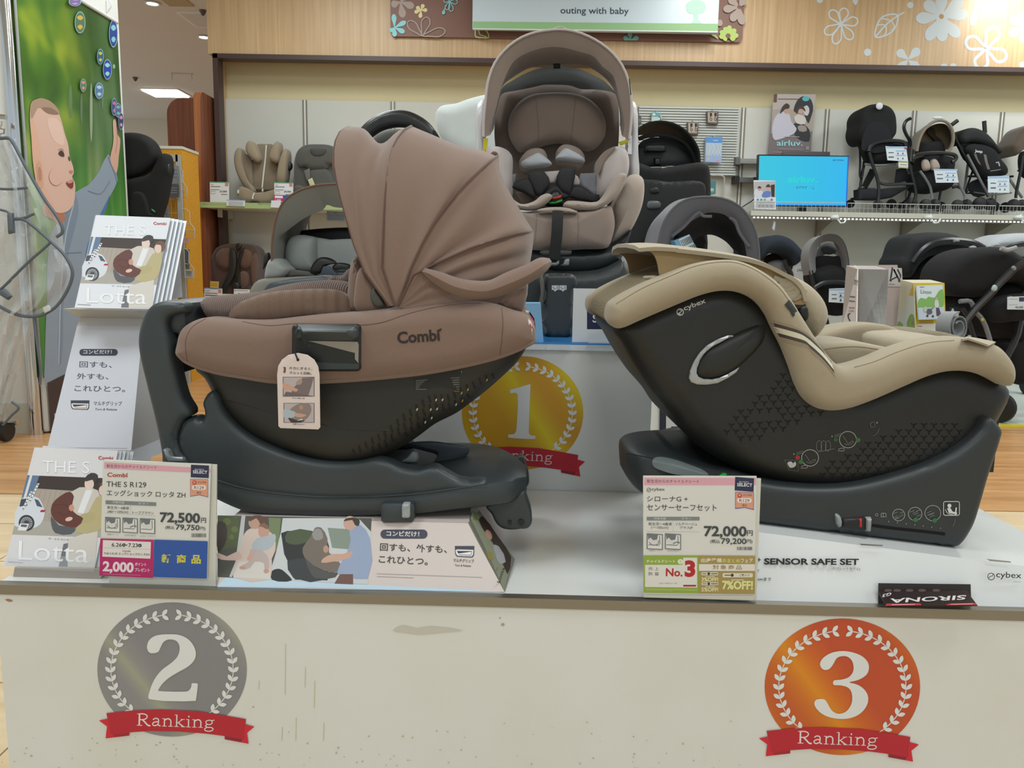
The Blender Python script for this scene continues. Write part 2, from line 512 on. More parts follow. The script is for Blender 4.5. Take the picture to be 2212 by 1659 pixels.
b=MB(); b.bx((1.9,4.75,0),(6.5,6.9,0.012),M_car); b.bx((1.9,4.71,0),(6.5,4.75,0.013),flat('#d8c93c'))
tag(b.build('floor_mat'),'pale floor mat with yellow taped edge under the prams','mat')
M_ceil=mat('ceiling_paint','#d9d4ca',0.9,var=0.03,vscale=2)
b=MB(); b.bx((-7.5,-4,CEIL_Z),(7,16,CEIL_Z+0.1),M_ceil); struct(b.build('ceiling'))
b=MB(); b.bx((-7.5,14.2,0),(-1.5,14.3,CEIL_Z),mat('far_wall_paint','#cfc6b4',0.8))
b.bx((-7.5,14.14,2.6),(-1.5,14.2,2.66),flat('#a7a59c')); b.bx((-7.5,14.16,2.2),(-1.5,14.2,2.58),flat('#d5d5cd'))
for i in range(8): b.bx((-7.3+i*0.7,14.13,2.2),(-7.27+i*0.7,14.2,2.64),flat('#9c9b94'))
struct(b.build('wall_far'))
# back wall: yellow plaster above, fabric covered panels below
WY=7.0; HY=6.72; hx=at(449,100,HY).x
M_yel=mat('yellow_plaster','#c9bd97',0.85,bump=0.1,bscale=250,var=0.03,vscale=3)
M_pan=mat('panel_cloth','#c6c6be',0.85,bump=0.12,bscale=500,var=0.03,vscale=4)
M_hdr=ramp_mat('oak_veneer',[(0.3,'#b3946c'),(0.5,'#bd9e76'),(0.7,'#c8aa82')],scale=3.0,stretch=(14,14,0.35),detail=5,rough=0.42)
M_trim=mat('dark_trim','#432f2c',0.45)
zy=at(1106,224,WY-0.03).z
b=MB()
b.bx((hx,WY,0),(7,WY+0.15,CEIL_Z),M_yel)
b.bx((hx,WY-0.03,0.0),(7,WY,zy),M_pan)
sl=flat('#77746c',0.4)
for x in (477,660,849,1382,1603,1783,1971,2160):
    X=at(x,300,WY-0.03).x
    b.bx((X-0.02,WY-0.036,0.02),(X-0.007,WY-0.028,zy),sl); b.bx((X+0.007,WY-0.036,0.02),(X+0.02,WY-0.028,zy),sl)
    b.bx((X-0.007,WY-0.033,0.02),(X+0.007,WY-0.028,zy),flat('#dcd8cb'))
struct(b.build('wall_back'))
hz=at(1300,131,HY).z
b=MB(); b.bx((hx,HY,hz),(7,WY,CEIL_Z),M_hdr)
struct(b.build('wall_header'))
b=MB(); tx=at(459,130,HY-0.02).x
b.bx((tx,HY-0.02,hz-0.036),(7,HY+0.1,hz),M_trim); b.bx((tx,HY-0.02,0),(tx+0.04,HY+0.1,hz),M_trim)
struct(b.build('trim_1'))
b=MB(); b.bx((hx,HY+0.1,0),(tx,WY,hz),M_hdr); struct(b.build('trim_2'))

# column beside the entrance with a chrome corner
CX,CY0=-2.43,4.06
CY1=ray(271,250).y*CX/ray(271,250).x
M_col=mat('column_paint','#d9dad6',0.5,var=0.02,vscale=2)
M_chr=mat('chrome','#c9cbce',0.12,1.0)
b=MB(); b.bx((-4.6,CY0,0),(CX,CY1,CEIL_Z),M_col,bevel=0.03)
struct(b.build('wall_left'))
b=MB(); b.tube([(CX-0.06,CY0-0.012,0.0),(CX-0.06,CY0-0.012,CEIL_Z)],0.035,M_chr,n=14)
struct(b.build('trim_3'))
b=MB(); b.bx((-4.6,CY0-0.01,0.0),(CX-0.1,CY0,0.16),flat('#b9b4a4')); b.bx((CX,CY0+0.04,0),(CX+0.008,CY1-0.02,0.1),flat('#b9b4a4'))
struct(b.build('baseboard_left'))

# ---------------------------------------------------------------- ceiling fittings seen in the opening
M_glow=flat('#ffffff',0.4,6.0)
def ceiling_panel(x,y,w,lab):
    P=atz(x,y,CEIL_Z)
    t=thing('ceiling_light',lab,'light',(P.x,P.y,CEIL_Z-0.03))
    b=MB(); b.bx((P.x-w,P.y-w*0.9,CEIL_Z-0.012),(P.x+w,P.y+w*0.9,CEIL_Z),flat('#e6e4de')); b.build('frame',t)
    b=MB(); b.bx((P.x-w*0.9,P.y-w*0.8,CEIL_Z-0.03),(P.x+w*0.9,P.y+w*0.8,CEIL_Z-0.012),M_glow); b.build('diffuser',t)
ceiling_panel(358,199,0.28,'square ceiling light panel above the brown shelf ends')
ceiling_panel(330,288,0.3,'farthest bright ceiling light panel above the black child seat')
def downlight(x,y,lab):
    P=atz(x,y,CEIL_Z)
    t=thing('downlight',lab,'light',(P.x,P.y,CEIL_Z-0.02),'recessed ceiling downlights')
    b=MB(); b.lathe([(0.04,CEIL_Z),(0.075,CEIL_Z-0.004),(0.075,CEIL_Z-0.012),(0.06,CEIL_Z-0.014),(0.05,CEIL_Z-0.006)],flat('#d8d6d0'),Matrix.Translation((P.x,P.y,0))); b.build('rim',t)
    b=MB(); b.lathe([(0.0001,CEIL_Z-0.01),(0.05,CEIL_Z-0.01),(0.05,CEIL_Z-0.004)],M_glow,Matrix.Translation((P.x,P.y,0)),16); b.build('lamp',t)
downlight(329,6,'round recessed ceiling downlight nearest the top of the poster')
downlight(441,79,'round recessed ceiling downlight beside the oak fascia')
P=atz(444,42,CEIL_Z)
b=MB(); b.bx((P.x-0.2,P.y-0.25,CEIL_Z-0.012),(P.x+0.25,P.y+0.25,CEIL_Z),flat('#e9e7e0')); b.bx((P.x-0.17,P.y-0.22,CEIL_Z-0.014),(P.x+0.22,P.y+0.22,CEIL_Z-0.012),flat('#cfccc4'))
tag(b.build('ceiling_vent'),'pale square ceiling vent beside the oak fascia','vent')
for x,y,n in ((438,22,'small dark ceiling sprinkler high beside the oak fascia'),(292,167,'small dark ceiling sprinkler beside the column panel')):
    P=atz(x,y,CEIL_Z)
    b=MB(); b.lathe([(0.0001,CEIL_Z),(0.035,CEIL_Z-0.002),(0.03,CEIL_Z-0.02),(0.012,CEIL_Z-0.05),(0.0001,CEIL_Z-0.05)],flat('#5c574e'),Matrix.Translation((P.x,P.y,0)),12)
    tag(b.build('sprinkler'),n,'sprinkler')
P=atz(382,3,CEIL_Z); b=MB(); b.bx((P.x-0.12,P.y-0.12,CEIL_Z-0.01),(P.x+0.12,P.y+0.12,CEIL_Z),flat('#b5a078'))
tag(b.build('access_hatch'),'tan square access hatch in the ceiling','hatch')
P=atz(391,158,CEIL_Z)
b=MB()
for s in (-0.12,0.14): b.tube([(P.x+s,P.y,CEIL_Z),(P.x+s,P.y,CEIL_Z-0.1)],0.006,flat('#b9b4aa'),6)
b.tube([(P.x-0.13,P.y,CEIL_Z-0.005),(P.x+0.16,P.y,CEIL_Z-0.005)],0.008,flat('#c4c0b6'),6)
tag(b.build('hanging_bracket'),'thin metal sign bracket hanging from the ceiling','bracket')

# ================================================================ DISPLAY PLINTH with its ranking medals
ZP=at(1106,1292,1.10).z
PF0,PF1=atz(0,1263,ZP),atz(2212,1320,ZP)
PE=(PF1-PF0).normalized(); PN=Vector((-PE.y,PE.x,0))      # along the front edge, and away from the viewer
_r=atz(2212,1186,ZP)
pl_r=(_r-PF0).dot(PE); pl_l=(atz(-12,1263,ZP)-PF0).dot(PE)
_b=atz(1270,1062,ZP); pl_d=(_b-PF0).dot(PN)
def PL(u,v,z): return PF0+PE*u+PN*v+Vector((0,0,z-ZP))
M_lam=mat('white_laminate','#dcdedd',0.22,var=0.02,vscale=3,coat=0.2)
M_face=ramp_mat('worn_white_laminate',[(0.0,'#d3d2c8'),(0.42,'#dadad5'),(0.6,'#dcdddb'),(1.0,'#dfe0df')],scale=5.0,detail=7,rough=0.45)
M_alu=mat('brushed_metal','#8f8a80',0.38,0.85,bump=0.05,bscale=60,stretch=(1,1,30))
plinth=thing('display_plinth','long low white display plinth with metal edge and two ranking medals','display plinth',PL((pl_l+pl_r)/2,pl_d/2,0))
b=MB()
b.hexa([PL(pl_l,0,0),PL(pl_r,0,0),PL(pl_r,pl_d,0),PL(pl_l,pl_d,0),PL(pl_l,0,ZP-0.003),PL(pl_r,0,ZP-0.003),PL(pl_r,pl_d,ZP-0.003),PL(pl_l,pl_d,ZP-0.003)],M_face)
b.build('body',plinth)
b=MB(); b.hexa([PL(pl_l,0.012,ZP-0.003),PL(pl_r,0.012,ZP-0.003),PL(pl_r,pl_d,ZP-0.003),PL(pl_l,pl_d,ZP-0.003),PL(pl_l,0.012,ZP),PL(pl_r,0.012,ZP),PL(pl_r,pl_d,ZP),PL(pl_l,pl_d,ZP)],M_lam)
b.build('top',plinth)
b=MB(); b.hexa([PL(pl_l,-0.003,ZP-0.014),PL(pl_r,-0.003,ZP-0.014),PL(pl_r,0.0,ZP-0.014),PL(pl_l,0.0,ZP-0.014),PL(pl_l,-0.003,ZP+0.001),PL(pl_r,-0.003,ZP+0.001),PL(pl_r,0,ZP+0.001),PL(pl_l,0,ZP+0.001)],M_alu)
b.hexa([PL(pl_l,0,ZP-0.003),PL(pl_r,0,ZP-0.003),PL(pl_r,0.013,ZP-0.003),PL(pl_l,0.013,ZP-0.003),PL(pl_l,0,ZP+0.001),PL(pl_r,0,ZP+0.001),PL(pl_r,0.013,ZP+0.001),PL(pl_l,0.013,ZP+0.001)],M_alu)
b.build('edge_trim',plinth)

WHT='#dfe1e2'
SER={  # serif letters drawn as strokes: (points, width) in units of cap height, then advance
 'R': ([([(.16,0),(.16,1)],.13),([(.16,.97),(.42,.97),(.58,.86),(.6,.74),(.54,.6),(.38,.5),(.16,.5)],.09),([(.34,.5),(.5,.28),(.66,.05),(.8,.02)],.12),([(.02,.03),(.34,.03)],.05),([(.02,.97),(.2,.97)],.05)],.84),
 'a': ([([(.1,.52),(.2,.63),(.34,.63),(.42,.52),(.42,.1),(.54,.03)],.09),([(.42,.38),(.22,.34),(.09,.22),(.12,.08),(.24,.04),(.42,.18)],.09)],.6),
 'n': ([([(.16,0),(.16,.66)],.1),([(.16,.5),(.3,.63),(.44,.62),(.52,.48),(.52,0)],.1),([(.03,.64),(.16,.64)],.05),([(.03,.025),(.29,.025)],.05),([(.39,.025),(.65,.025)],.05)],.7),
 'k': ([([(.16,0),(.16,1)],.1),([(.18,.3),(.5,.62)],.06),([(.26,.36),(.44,.14),(.58,.02)],.1),([(.03,.98),(.16,.98)],.05),([(.03,.025),(.29,.025)],.05),([(.38,.63),(.62,.63)],.05),([(.42,.025),(.66,.025)],.05)],.68),
 'i': ([([(.16,0),(.16,.66)],.1),([(.03,.64),(.16,.64)],.05),([(.03,.025),(.29,.025)],.05),([(.13,.88),(.21,.88)],.12)],.34),
 'g': ([([(.3,.64),(.14,.56),(.12,.42),(.2,.3),(.34,.28),(.46,.38),(.47,.52),(.4,.62),(.3,.64)],.08),([(.42,.6),(.6,.66)],.07),([(.2,.3),(.1,.16),(.2,.06),(.44,.04),(.54,-.08),(.46,-.22),(.26,-.27),(.08,-.2),(.06,-.08),(.18,.04)],.08)],.62)}
def serif(p,word,x0,y0,x1,y1,hgt,col):
    tot=sum(SER[c][1] for c in word); d=Vector((x1-x0,y1-y0)); u=Vector((d.y,-d.x)).normalized()*hgt; a=0.0
    for c in word:
        for pts,w in SER[c][0]:
            q=[Vector((x0,y0))+d*((a+q0)/tot)+u*q1 for q0,q1 in pts]
            p.line([tuple(v) for v in q],w*hgt,col,smooth=4 if len(pts) > 2 else 0)
        a += SER[c][1]
DIG={
 '2': [(672,520),(690,460),(740,415),(810,395),(900,390),(1000,395),(1090,430),(1150,490),(1185,570),(1180,640),(1150,690),(1090,740),(1000,790),(910,845),(850,895),(810,945),(790,985),(792,987),(1060,995),(1100,990),(1125,970),(1140,935),(1145,907),(1207,911),(1208,913),(1186,1090),(1184,1092),(700,1075),(685,1050),(700,990),(720,930),(760,850),(830,765),(930,690),(990,630),(1015,560),(1010,500),(980,460),(930,445),(880,450),(840,480),(815,530),(790,575),(740,590),(700,585),(680,560)],
 '3': [(740,560),(760,510),(820,460),(900,430),(1000,422),(1100,440),(1190,480),(1245,540),(1258,600),(1240,660),(1190,705),(1120,735),(1050,752),(1130,775),(1200,820),(1245,890),(1245,970),(1200,1050),(1130,1105),(1040,1135),(930,1138),(820,1115),(740,1070),(690,1010),(680,970),(695,940),(740,928),(790,935),(820,975),(850,1030),(890,1070),(940,1085),(1000,1070),(1045,1030),(1075,970),(1080,900),(1065,840),(1030,805),(960,785),(882,777),(884,735),(960,725),(1040,700),(1085,650),(1095,590),(1075,520),(1030,482),(980,475),(920,495),(880,560),(840,610),(790,622),(755,600)],
 '1': [(540,452),(542,451),(620,430),(680,410),(730,398),(735,400),(735,402),(718,830),(720,865),(735,885),(781,890),(782,891),(778,921),(777,922),(521,908),(520,907),(522,879),(523,878),(570,875),(592,855),(600,815),(612,510),(605,490),(585,480),(541,486)]}
def medal(num,par,plane_p,plane_n,c,circ,ribbon,word,face,lab):
    cx,cy,rx,ry=circ
    b=MB(); p=Print(b,plane_p,plane_n,c)
    p.ell(cx,cy,rx,ry,face,n=72)
    for sgn in (-1,1):
        st=[]
        for k in range(16):
            a=R(-90+sgn*(9+k*9.3)); q=(cx+.82*rx*math.cos(a),cy+.82*ry*math.sin(a)); st.append(q)
            tx,ty=-math.sin(a)*rx*sgn,math.cos(a)*ry*sgn; tl=math.hypot(tx,ty); ang=math.degrees(math.atan2(-ty/tl,-tx/tl))
            if k < 15:
                for s2 in (-1,1):
                    an=ang+s2*42; l=rx*.052
                    ex,ey=q[0]+l*math.cos(R(an)),q[1]+l*math.sin(R(an))
                    ux,uy=math.cos(R(an)),math.sin(R(an)); vx,vy=-uy,ux; w=rx*.026
                    p.poly([(ex-ux*l,ey-uy*l),(ex-ux*l*.4+vx*w*.85,ey-uy*l*.4+vy*w*.85),(ex+ux*l*.25+vx*w,ey+uy*l*.25+vy*w),(ex+ux*l,ey+uy*l),(ex+ux*l*.25-vx*w,ey+uy*l*.25-vy*w),(ex-ux*l*.4-vx*w*.85,ey-uy*l*.4-vy*w*.85)],WHT,2,lift=0.0009+.00004*s2)
        p.line(st,rx*.012,WHT)
    m=b.build('ranking_medal',par); m['label']=lab
    b=MB(); p=Print(b,plane_p+Vector(p.n)*0.0006,plane_n,c); p.poly(DIG[num],WHT,3); b.build('numeral',m)
    x0,x1,y0,y1=ribbon
    T=lambda pts: [(x0+(x-165)/(1803-165)*(x1-x0),y0+(y-1183)/(1545-1183)*(y1-y0)) for x,y in pts]
    b=MB(); p=Print(b,plane_p+Vector(p.n)*0.001,plane_n,c)
    p.poly(T([(165,1300),(330,1265),(490,1330),(485,1458),(235,1488),(250,1362)]),'#cf2338')
    p.poly(T([(1803,1365),(1640,1320),(1490,1400),(1490,1497),(1742,1545),(1725,1430)]),'#cf2338')
    p.poly(T([(300,1430),(480,1400),(485,1458),(330,1476)]),'#a11f30')
    p.poly(T([(1500,1440),(1700,1470),(1660,1528),(1490,1497)]),'#8f1c31')
    p.poly(T([(243,1222),(500,1195),(830,1183),(1200,1200),(1470,1242),(1715,1285),(1688,1497),(1500,1465),(1300,1438),(1000,1415),(700,1410),(480,1425),(320,1450),(290,1440)]),'#b92032')
    serif(p,'Ranking',*word,'#e4dcdc')
    b.build('ribbon',m)
F0=PL(0,-0.0002,ZP)
M_sil=ramp_mat('silver_medal',[(0.2,'#85858a'),(0.45,'#8f8f90'),(0.6,'#9fa08f'),(0.8,'#8b8b8e')],kind='wave',scale=1.1,rot=(0,R(35),0),dist=1.2,rough=0.4)
M_brz=ramp_mat('bronze_medal',[(0.1,'#c14d2c'),(0.45,'#d06a22'),(0.7,'#dc8a1c'),(1.0,'#c45a28')],kind='wave',scale=1.1,rot=(0,R(35),0),dist=1.2,rough=0.4)
M_gld=ramp_mat('gold_medal',[(0.1,'#cf9a17'),(0.45,'#d9b010'),(0.7,'#e0c80e'),(1.0,'#cc9316')],kind='wave',scale=1.1,rot=(0,R(35),0),dist=1.2,rough=0.4)
medal('2',plinth,F0,-PN,(180,1290,4.88),(936,762,788,707),(165,1803,1183,1545),(560,1352,1385,1378,128),M_sil,'silver medal sticker with numeral two and red ribbon')
medal('3',plinth,F0,-PN,(1620,1320,4.895),(977,800,822,722),(95,1787,1228,1592),(500,1398,1350,1425,132),M_brz,'orange medal sticker with numeral three and red ribbon')
# scuffs and drips on the plinth front
b=MB(); p=Print(b,F0,-PN)
p.poly([(848,1362),(870,1350),(900,1357),(930,1352),(1000,1362),(960,1366),(905,1371),(870,1366)],'#c5c2b8',2)
for x,y,r in ((1086,1349,4),(1080,1335,2),(547,1527,2),(346,1604,2)): p.ell(x,y,r,r*.8,'#a8a294')
p.poly([(11,1295),(20,1294),(28,1298),(20,1300)],'#a5785c',2)
for x,y,l in ((617,1390,110),(680,1470,60),(660,1440,45),(560,1470,20),(700,1560,40),(640,1550,50),(610,1570,30)):
    p.line([(x,y),(x-1,y+l)],1.4,'#c9bfa2')
random.seed(3)
for i in range(90):
    x,y=random.uniform(0,1600),1659-abs(random.gauss(0,45)); p.ell(x,y,random.uniform(.8,2.6),random.uniform(.8,2),random.choice(['#c2b78f','#b9b08e','#cabf9b']),n=8)
b.build('scuff_marks',plinth)['kind']='stuff'

# ================================================================ PODIUM behind it, with the first-place medal
PV=pl_d+0.004
pz=(lambda q: at(1230,745,q).z)((PL((_b-PF0).dot(PE),PV,ZP)).y)
ZD=pz
po_r=(at(1406,900,PL(1.0,PV,0).y)-PF0).dot(PE); po_l=po_r-0.60
PD=0.72
podium=thing('display_podium','white square podium with the gold first place medal on it','podium',PL((po_l+po_r)/2,PV+PD/2,0))
b=MB(); b.hexa([PL(po_l,PV,0),PL(po_r,PV,0),PL(po_r,PV+PD,0),PL(po_l,PV+PD,0),PL(po_l,PV,ZD-.0125),PL(po_r,PV,ZD-.0125),PL(po_r,PV+PD,ZD-.0125),PL(po_l,PV+PD,ZD-.0125)],M_lam)
b.build('body',podium)
b=MB(); b.hexa([PL(po_l-.002,PV-.003,ZD-.012),PL(po_r+.002,PV-.003,ZD-.012),PL(po_r+.002,PV+PD,ZD-.012),PL(po_l-.002,PV+PD,ZD-.012),PL(po_l-.002,PV-.003,ZD),PL(po_r+.002,PV-.003,ZD),PL(po_r+.002,PV+PD,ZD),PL(po_l-.002,PV+PD,ZD)],mat('podium_edge','#d5dce2',0.15))
b.build('top',podium)
medal('1',podium,PL(po_l,PV-.0002,ZD),-PN,(980,740,4.424),(659,672,580,542),(50,1255,995,1280),(360,1108,945,1140,92),M_gld,'gold medal sticker with numeral one and red ribbon')
# ================================================================ BROWN CHILD SEAT seen from its side
YN,YC,YF=1.185,1.385,1.585
k1=crop(290,260,2.4043); k2=crop(280,620,2.4043)
def cloth(name,h,var=0.05): return mat(name,h,0.92,bump=0.25,bscale=900,var=var,vscale=14,sheen=0.25)
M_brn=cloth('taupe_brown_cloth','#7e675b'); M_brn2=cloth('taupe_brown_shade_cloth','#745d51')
M_knit=mat('brown_knit','#756158',0.95,bump=0.9,bscale=230,kind='wave',stretch=(0.4,1,1),sheen=0.2)
M_rib=mat('brown_ribbed','#745e50',0.95,bump=0.9,bscale=120,kind='wave',stretch=(0.15,0.1,1),sheen=0.2)
M_slate=mat('slate_plastic','#353c3f',0.42,bump=0.06,bscale=700)
M_dark=mat('charcoal_plastic','#252522',0.5,bump=0.08,bscale=700)
M_blk=mat('black_plastic','#161817',0.45)
M_pip=cloth('brown_piping','#5c4238'); M_tan=mat('tan_leather','#9a6a44',0.6,bump=0.2,bscale=300)
M_gry=mat('grey_plastic','#7d8384',0.4); M_lgry=mat('pale_grey_plastic','#9fa4a6',0.4)
combi=thing('child_car_seat','brown child car seat with closed hood on a dark swivel base, seen side on','child car seat',at(560+180,1120,YC))
def prop_grid(st,c,m,mb):
    # a long body given by stations: x, top y, bottom y in the picture at the near side; near and far depth
    rows=[]
    for x,t,q,dn,df in st:
        (a,e),(a2,g)=c([(x,t)])[0],c([(x,q)])[0]
        T,B=at(a,e,dn),at(a2,g,dn); r=min(0.018,(T.z-B.z)*0.3,(df-dn)*0.3); x0=T.x; xb=B.x
        rows.append([Vector((x0,dn+r,T.z)),Vector((x0,df-r,T.z)),Vector((x0,df-r*.3,T.z-r*.3)),Vector((x0,df,T.z-r)),Vector((xb,df,B.z+r)),Vector((xb,df-r,B.z)),Vector((xb,dn+r,B.z)),Vector((xb,dn+r*.3,B.z+r*.3)),Vector((xb,dn,B.z+r)),Vector((x0,dn,T.z-r)),Vector((x0,dn+r*.3,T.z-r*.3))])
    cols=list(zip(*rows)); cols=[cr_spline(list(c2),4) for c2 in cols]
    mb.grid([list(r) for r in zip(*cols)],m,cv=True,cap=True)
base=MB()
prop_grid([(200,880,935,1.22,1.54),(300,925,1030,1.203,1.56),(455,1000,1118,1.2,1.57),(600,1040,1180,1.2,1.575),(800,1070,1195,1.2,1.575),(1000,1085,1200,1.2,1.575),(1300,1082,1195,1.2,1.575),(1500,1068,1188,1.2,1.57),(1700,1040,1165,1.2,1.53),(1860,1015,1150,1.207,1.48),(1980,1000,1130,1.22,1.41),(2062,985,1070,1.25,1.33)],k2,M_slate,base)
crad=px(k2([(245,810),(290,688),(345,675),(378,690),(390,650),(380,605),(400,560),(432,538),(458,560),(478,615),(515,675),(575,738),(655,792),(765,842),(900,886),(1050,910),(1190,908),(1290,892),(1345,905),(1400,930),(1500,948),(1585,932),(1640,960),(1720,1000),(1860,1014),(1862,1080),(1400,1150),(1000,1160),(700,1135),(455,1070),(330,970)]),1.215,4)
base.slab(crad,1.207,1.25,0.012,M_slate)
cradf=px(k2([(245,810),(290,688),(345,675),(378,690),(390,650),(400,600),(432,570),(458,580),(478,630),(515,695),(575,758),(655,812),(765,862),(900,906),(1050,935),(1190,960),(1290,1000),(1345,1060),(1000,1105),(700,1080),(455,1015),(330,925)]),1.215,4)
base.slab(cradf,1.52,1.565,0.012,M_slate)
bb=base.build('base',combi)
w=Wrap(MB(),bvh_of(bb),(280,620,2.4043))
w.mb.tube(px(k2([(455,1008),(600,1048),(800,1077),(1000,1092),(1300,1089),(1500,1075),(1700,1047),(1860,1022)]),1.2005,6,False),0.0012,M_blk,6)
w.mb.tube(w.path([(243,808),(262,760),(288,690)]),0.001,M_blk,6)
w.mb.build('seam',bb)
# base top behind the cradle, painted paler as lit, and a pale sliding tongue
b=MB()
ring=px(k2([(1440,812),(1560,800),(1680,815),(1765,830),(1750,862),(1700,895),(1630,925),(1560,940),(1590,900),(1595,860),(1560,845)]),1.40,3)
b.pad(ring,(0,-0.6,0.6),0.004,mat('lit_slate_plastic','#555d62',0.35))
b.build('lit_base_top',combi)
b=MB(); b.pad(px(k2([(1405,910),(1440,885),(1470,850),(1490,855),(1500,885),(1490,912),(1450,915)]),1.28,3),(0,-1,0.3),0.006,M_gry); b.build('sliding_tongue',combi)
# loop bar at the foot end
b=MB()
up=px(k2([(140,86),(95,130),(66,205),(56,270),(60,330),(75,405),(104,525),(132,640),(155,740),(176,850),(190,930),(330,930),(260,800),(290,690),(332,655),(290,570),(262,470),(240,370),(226,280),(212,225),(208,185),(222,155),(262,138),(300,128),(300,92),(220,70)]),1.215,4)
b.slab(up,1.2,1.245,0.012,M_slate)
upf=[Vector((p.x,0,p.z)) for p in up]
b.slab(upf,1.525,1.57,0.012,M_slate)
t0=at(*k2([(205,66)])[0],1.215); t1=at(*k2([(120,160)])[0],1.215)
tz,tx=t0.z,t1.x
b.bx((tx,1.22,tz-0.055),(tx+0.05,1.55,tz-0.002),M_slate,bevel=0.014)
b.bx((tx-0.005,1.225,tz-0.125),(tx+0.012,1.545,tz-0.03),M_slate,bevel=0.006)
b.build('rebound_bar',combi)
# latch arms below the head end
for dy in (0.0,0.24):
    b=MB()
    b.slab(px(k2([(1850,1140),(1880,1120),(2000,1080),(2048,1055),(2066,1100),(2086,1160),(2088,1225),(2070,1250),(2040,1256),(1945,1256),(1905,1228),(1880,1180)]),1.24,3),1.235+dy,1.27+dy,0.006,M_slate)
    la=b.build('latch_arm',combi)
    for x,y,r in ((1975,1216,11),(2033,1216,17)):
        c0=at(*k2([(x,y)])[0],1.24); c0.y=1.232+dy
        b=MB(); b.lathe([(0.0005,0),(r/2.4/1700*1.24,0),(r/2.4/1700*1.24,0.006),(0.0005,0.006)],M_blk,Matrix.Translation(c0) @ Matrix.Rotation(-math.pi/2,4,'X'),14); b.build('bolt',la)
b=MB(); b.slab(px(k2([(1310,1128),(1322,1118),(1470,1118),(1480,1130),(1480,1200),(1468,1214),(1325,1216),(1310,1205)]),1.19,0),1.178,1.21,0.005,M_slate)
rb=b.build('release_button',combi)
b=MB(); b.slab(px(k2(rounded(1415,1126,1456,1198,10)),1.176,0),1.172,1.19,0.003,M_lgry); b.build('button_cap',rb)
# bowl shaped shell under the cover
b=MB()
b.slab(px(k2([(355,425),(400,470),(430,520),(465,600),(540,692),(640,775),(760,838),(900,890),(1050,925),(1150,928),(1270,905),(1400,838),(1500,775),(1590,708),(1700,652),(1780,594),(1860,532),(1950,452),(2010,392),(2060,315),(2075,250),(1900,200),(1400,240),(1000,270),(400,330)]),1.265,4),1.213,1.56,0.05,M_dark,ry=0.055,seg=8)
shell=b.build('shell',combi)
# padded side cover
b=MB()
b.slab(px(k1([(224,1210),(232,1150),(245,1100),(270,1068),(315,1040),(375,1024),(520,1034),(700,1036),(850,1020),(1000,1004),(1200,990),(1400,966),(1600,943),(1720,938),(1850,948),(1960,984),(2040,1012),(2072,1050),(2086,1100),(2082,1150),(2000,1196),(1900,1236),(1750,1276),(1500,1322),(1200,1354),(960,1368),(740,1368),(560,1342),(450,1322),(340,1292),(260,1252)]),1.212,5),1.18,1.59,0.032,M_brn,seg=7)
cover=b.build('side_cover',combi)
w=Wrap(MB(),bvh_of(cover),(290,260,2.4043))
M_st=cloth('brown_stitch','#63483c')
for pth in ([(372,1030),(300,1075),(268,1140),(268,1200),(278,1258)],[(560,1046),(700,1066),(830,1056),(1000,1058),(1200,1062),(1300,1046),(1400,1012),(1500,985),(1650,958),(1800,950)],[(1906,962),(1914,1040),(1910,1130),(1897,1232)]):
    w.mb.tube(w.path(pth),0.0007,M_st,5)
w.mb.build('stitching',cover)
w=Wrap(MB(),bvh_of(cover),(290,260,2.4043))
w.mb.tube(w.path([(232,1218),(262,1248),(340,1284),(450,1314),(560,1332),(740,1356),(960,1356),(1200,1343),(1500,1312),(1750,1266),(1900,1226),(2000,1188),(2075,1150)],smooth=8),0.0035,M_brn,8)
w.mb.build('piping',cover)
w=Wrap(MB(),bvh_of(cover),(290,260,2.4043))
w.text('Combi',1368,1158,1588,1142,60,'#2a1b18',bold=0.028)
w.poly([(1572,1102),(1577,1088),(1592,1080),(1598,1083),(1590,1096)],'#33221e')
w.mb.build('stitched_lettering',cover)
w=Wrap(MB(),bvh_of(cover),(290,260,2.4043))
w.poly([(2030,984),(2052,990),(2078,1030),(2085,1090),(2068,1118),(2050,1060),(2044,1030)],'#cfcdd0')
w.line([(2062,1020),(2074,1042),(2076,1068),(2066,1080),(2056,1060),(2056,1035),(2062,1020)],7,'#c2343c')
w.poly([(2015,972),(2040,982),(2046,992),(2020,992)],'#c4b63a')
w.mb.build('warning_sticker',cover)
# grip opening
b=MB()
b.slab(px(k1(rounded(818,1058,1178,1304,26)),1.178,0),1.1735,1.2,0.006,M_blk)
gr=b.build('grip_frame',combi)
b=MB(); b.slab(px(k1(rounded(834,1072,1166,1142,26)),1.17,0),1.164,1.185,0.009,M_slate); b.build('grip_bar',gr)
b=MB(); p=Print(b,(0,1.1733,0),(0,-1,0),(290,260,2.4043))
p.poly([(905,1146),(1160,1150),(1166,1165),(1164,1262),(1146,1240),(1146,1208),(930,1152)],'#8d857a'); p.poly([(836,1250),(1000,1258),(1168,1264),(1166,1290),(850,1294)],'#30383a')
b.build('grip_inside',gr)
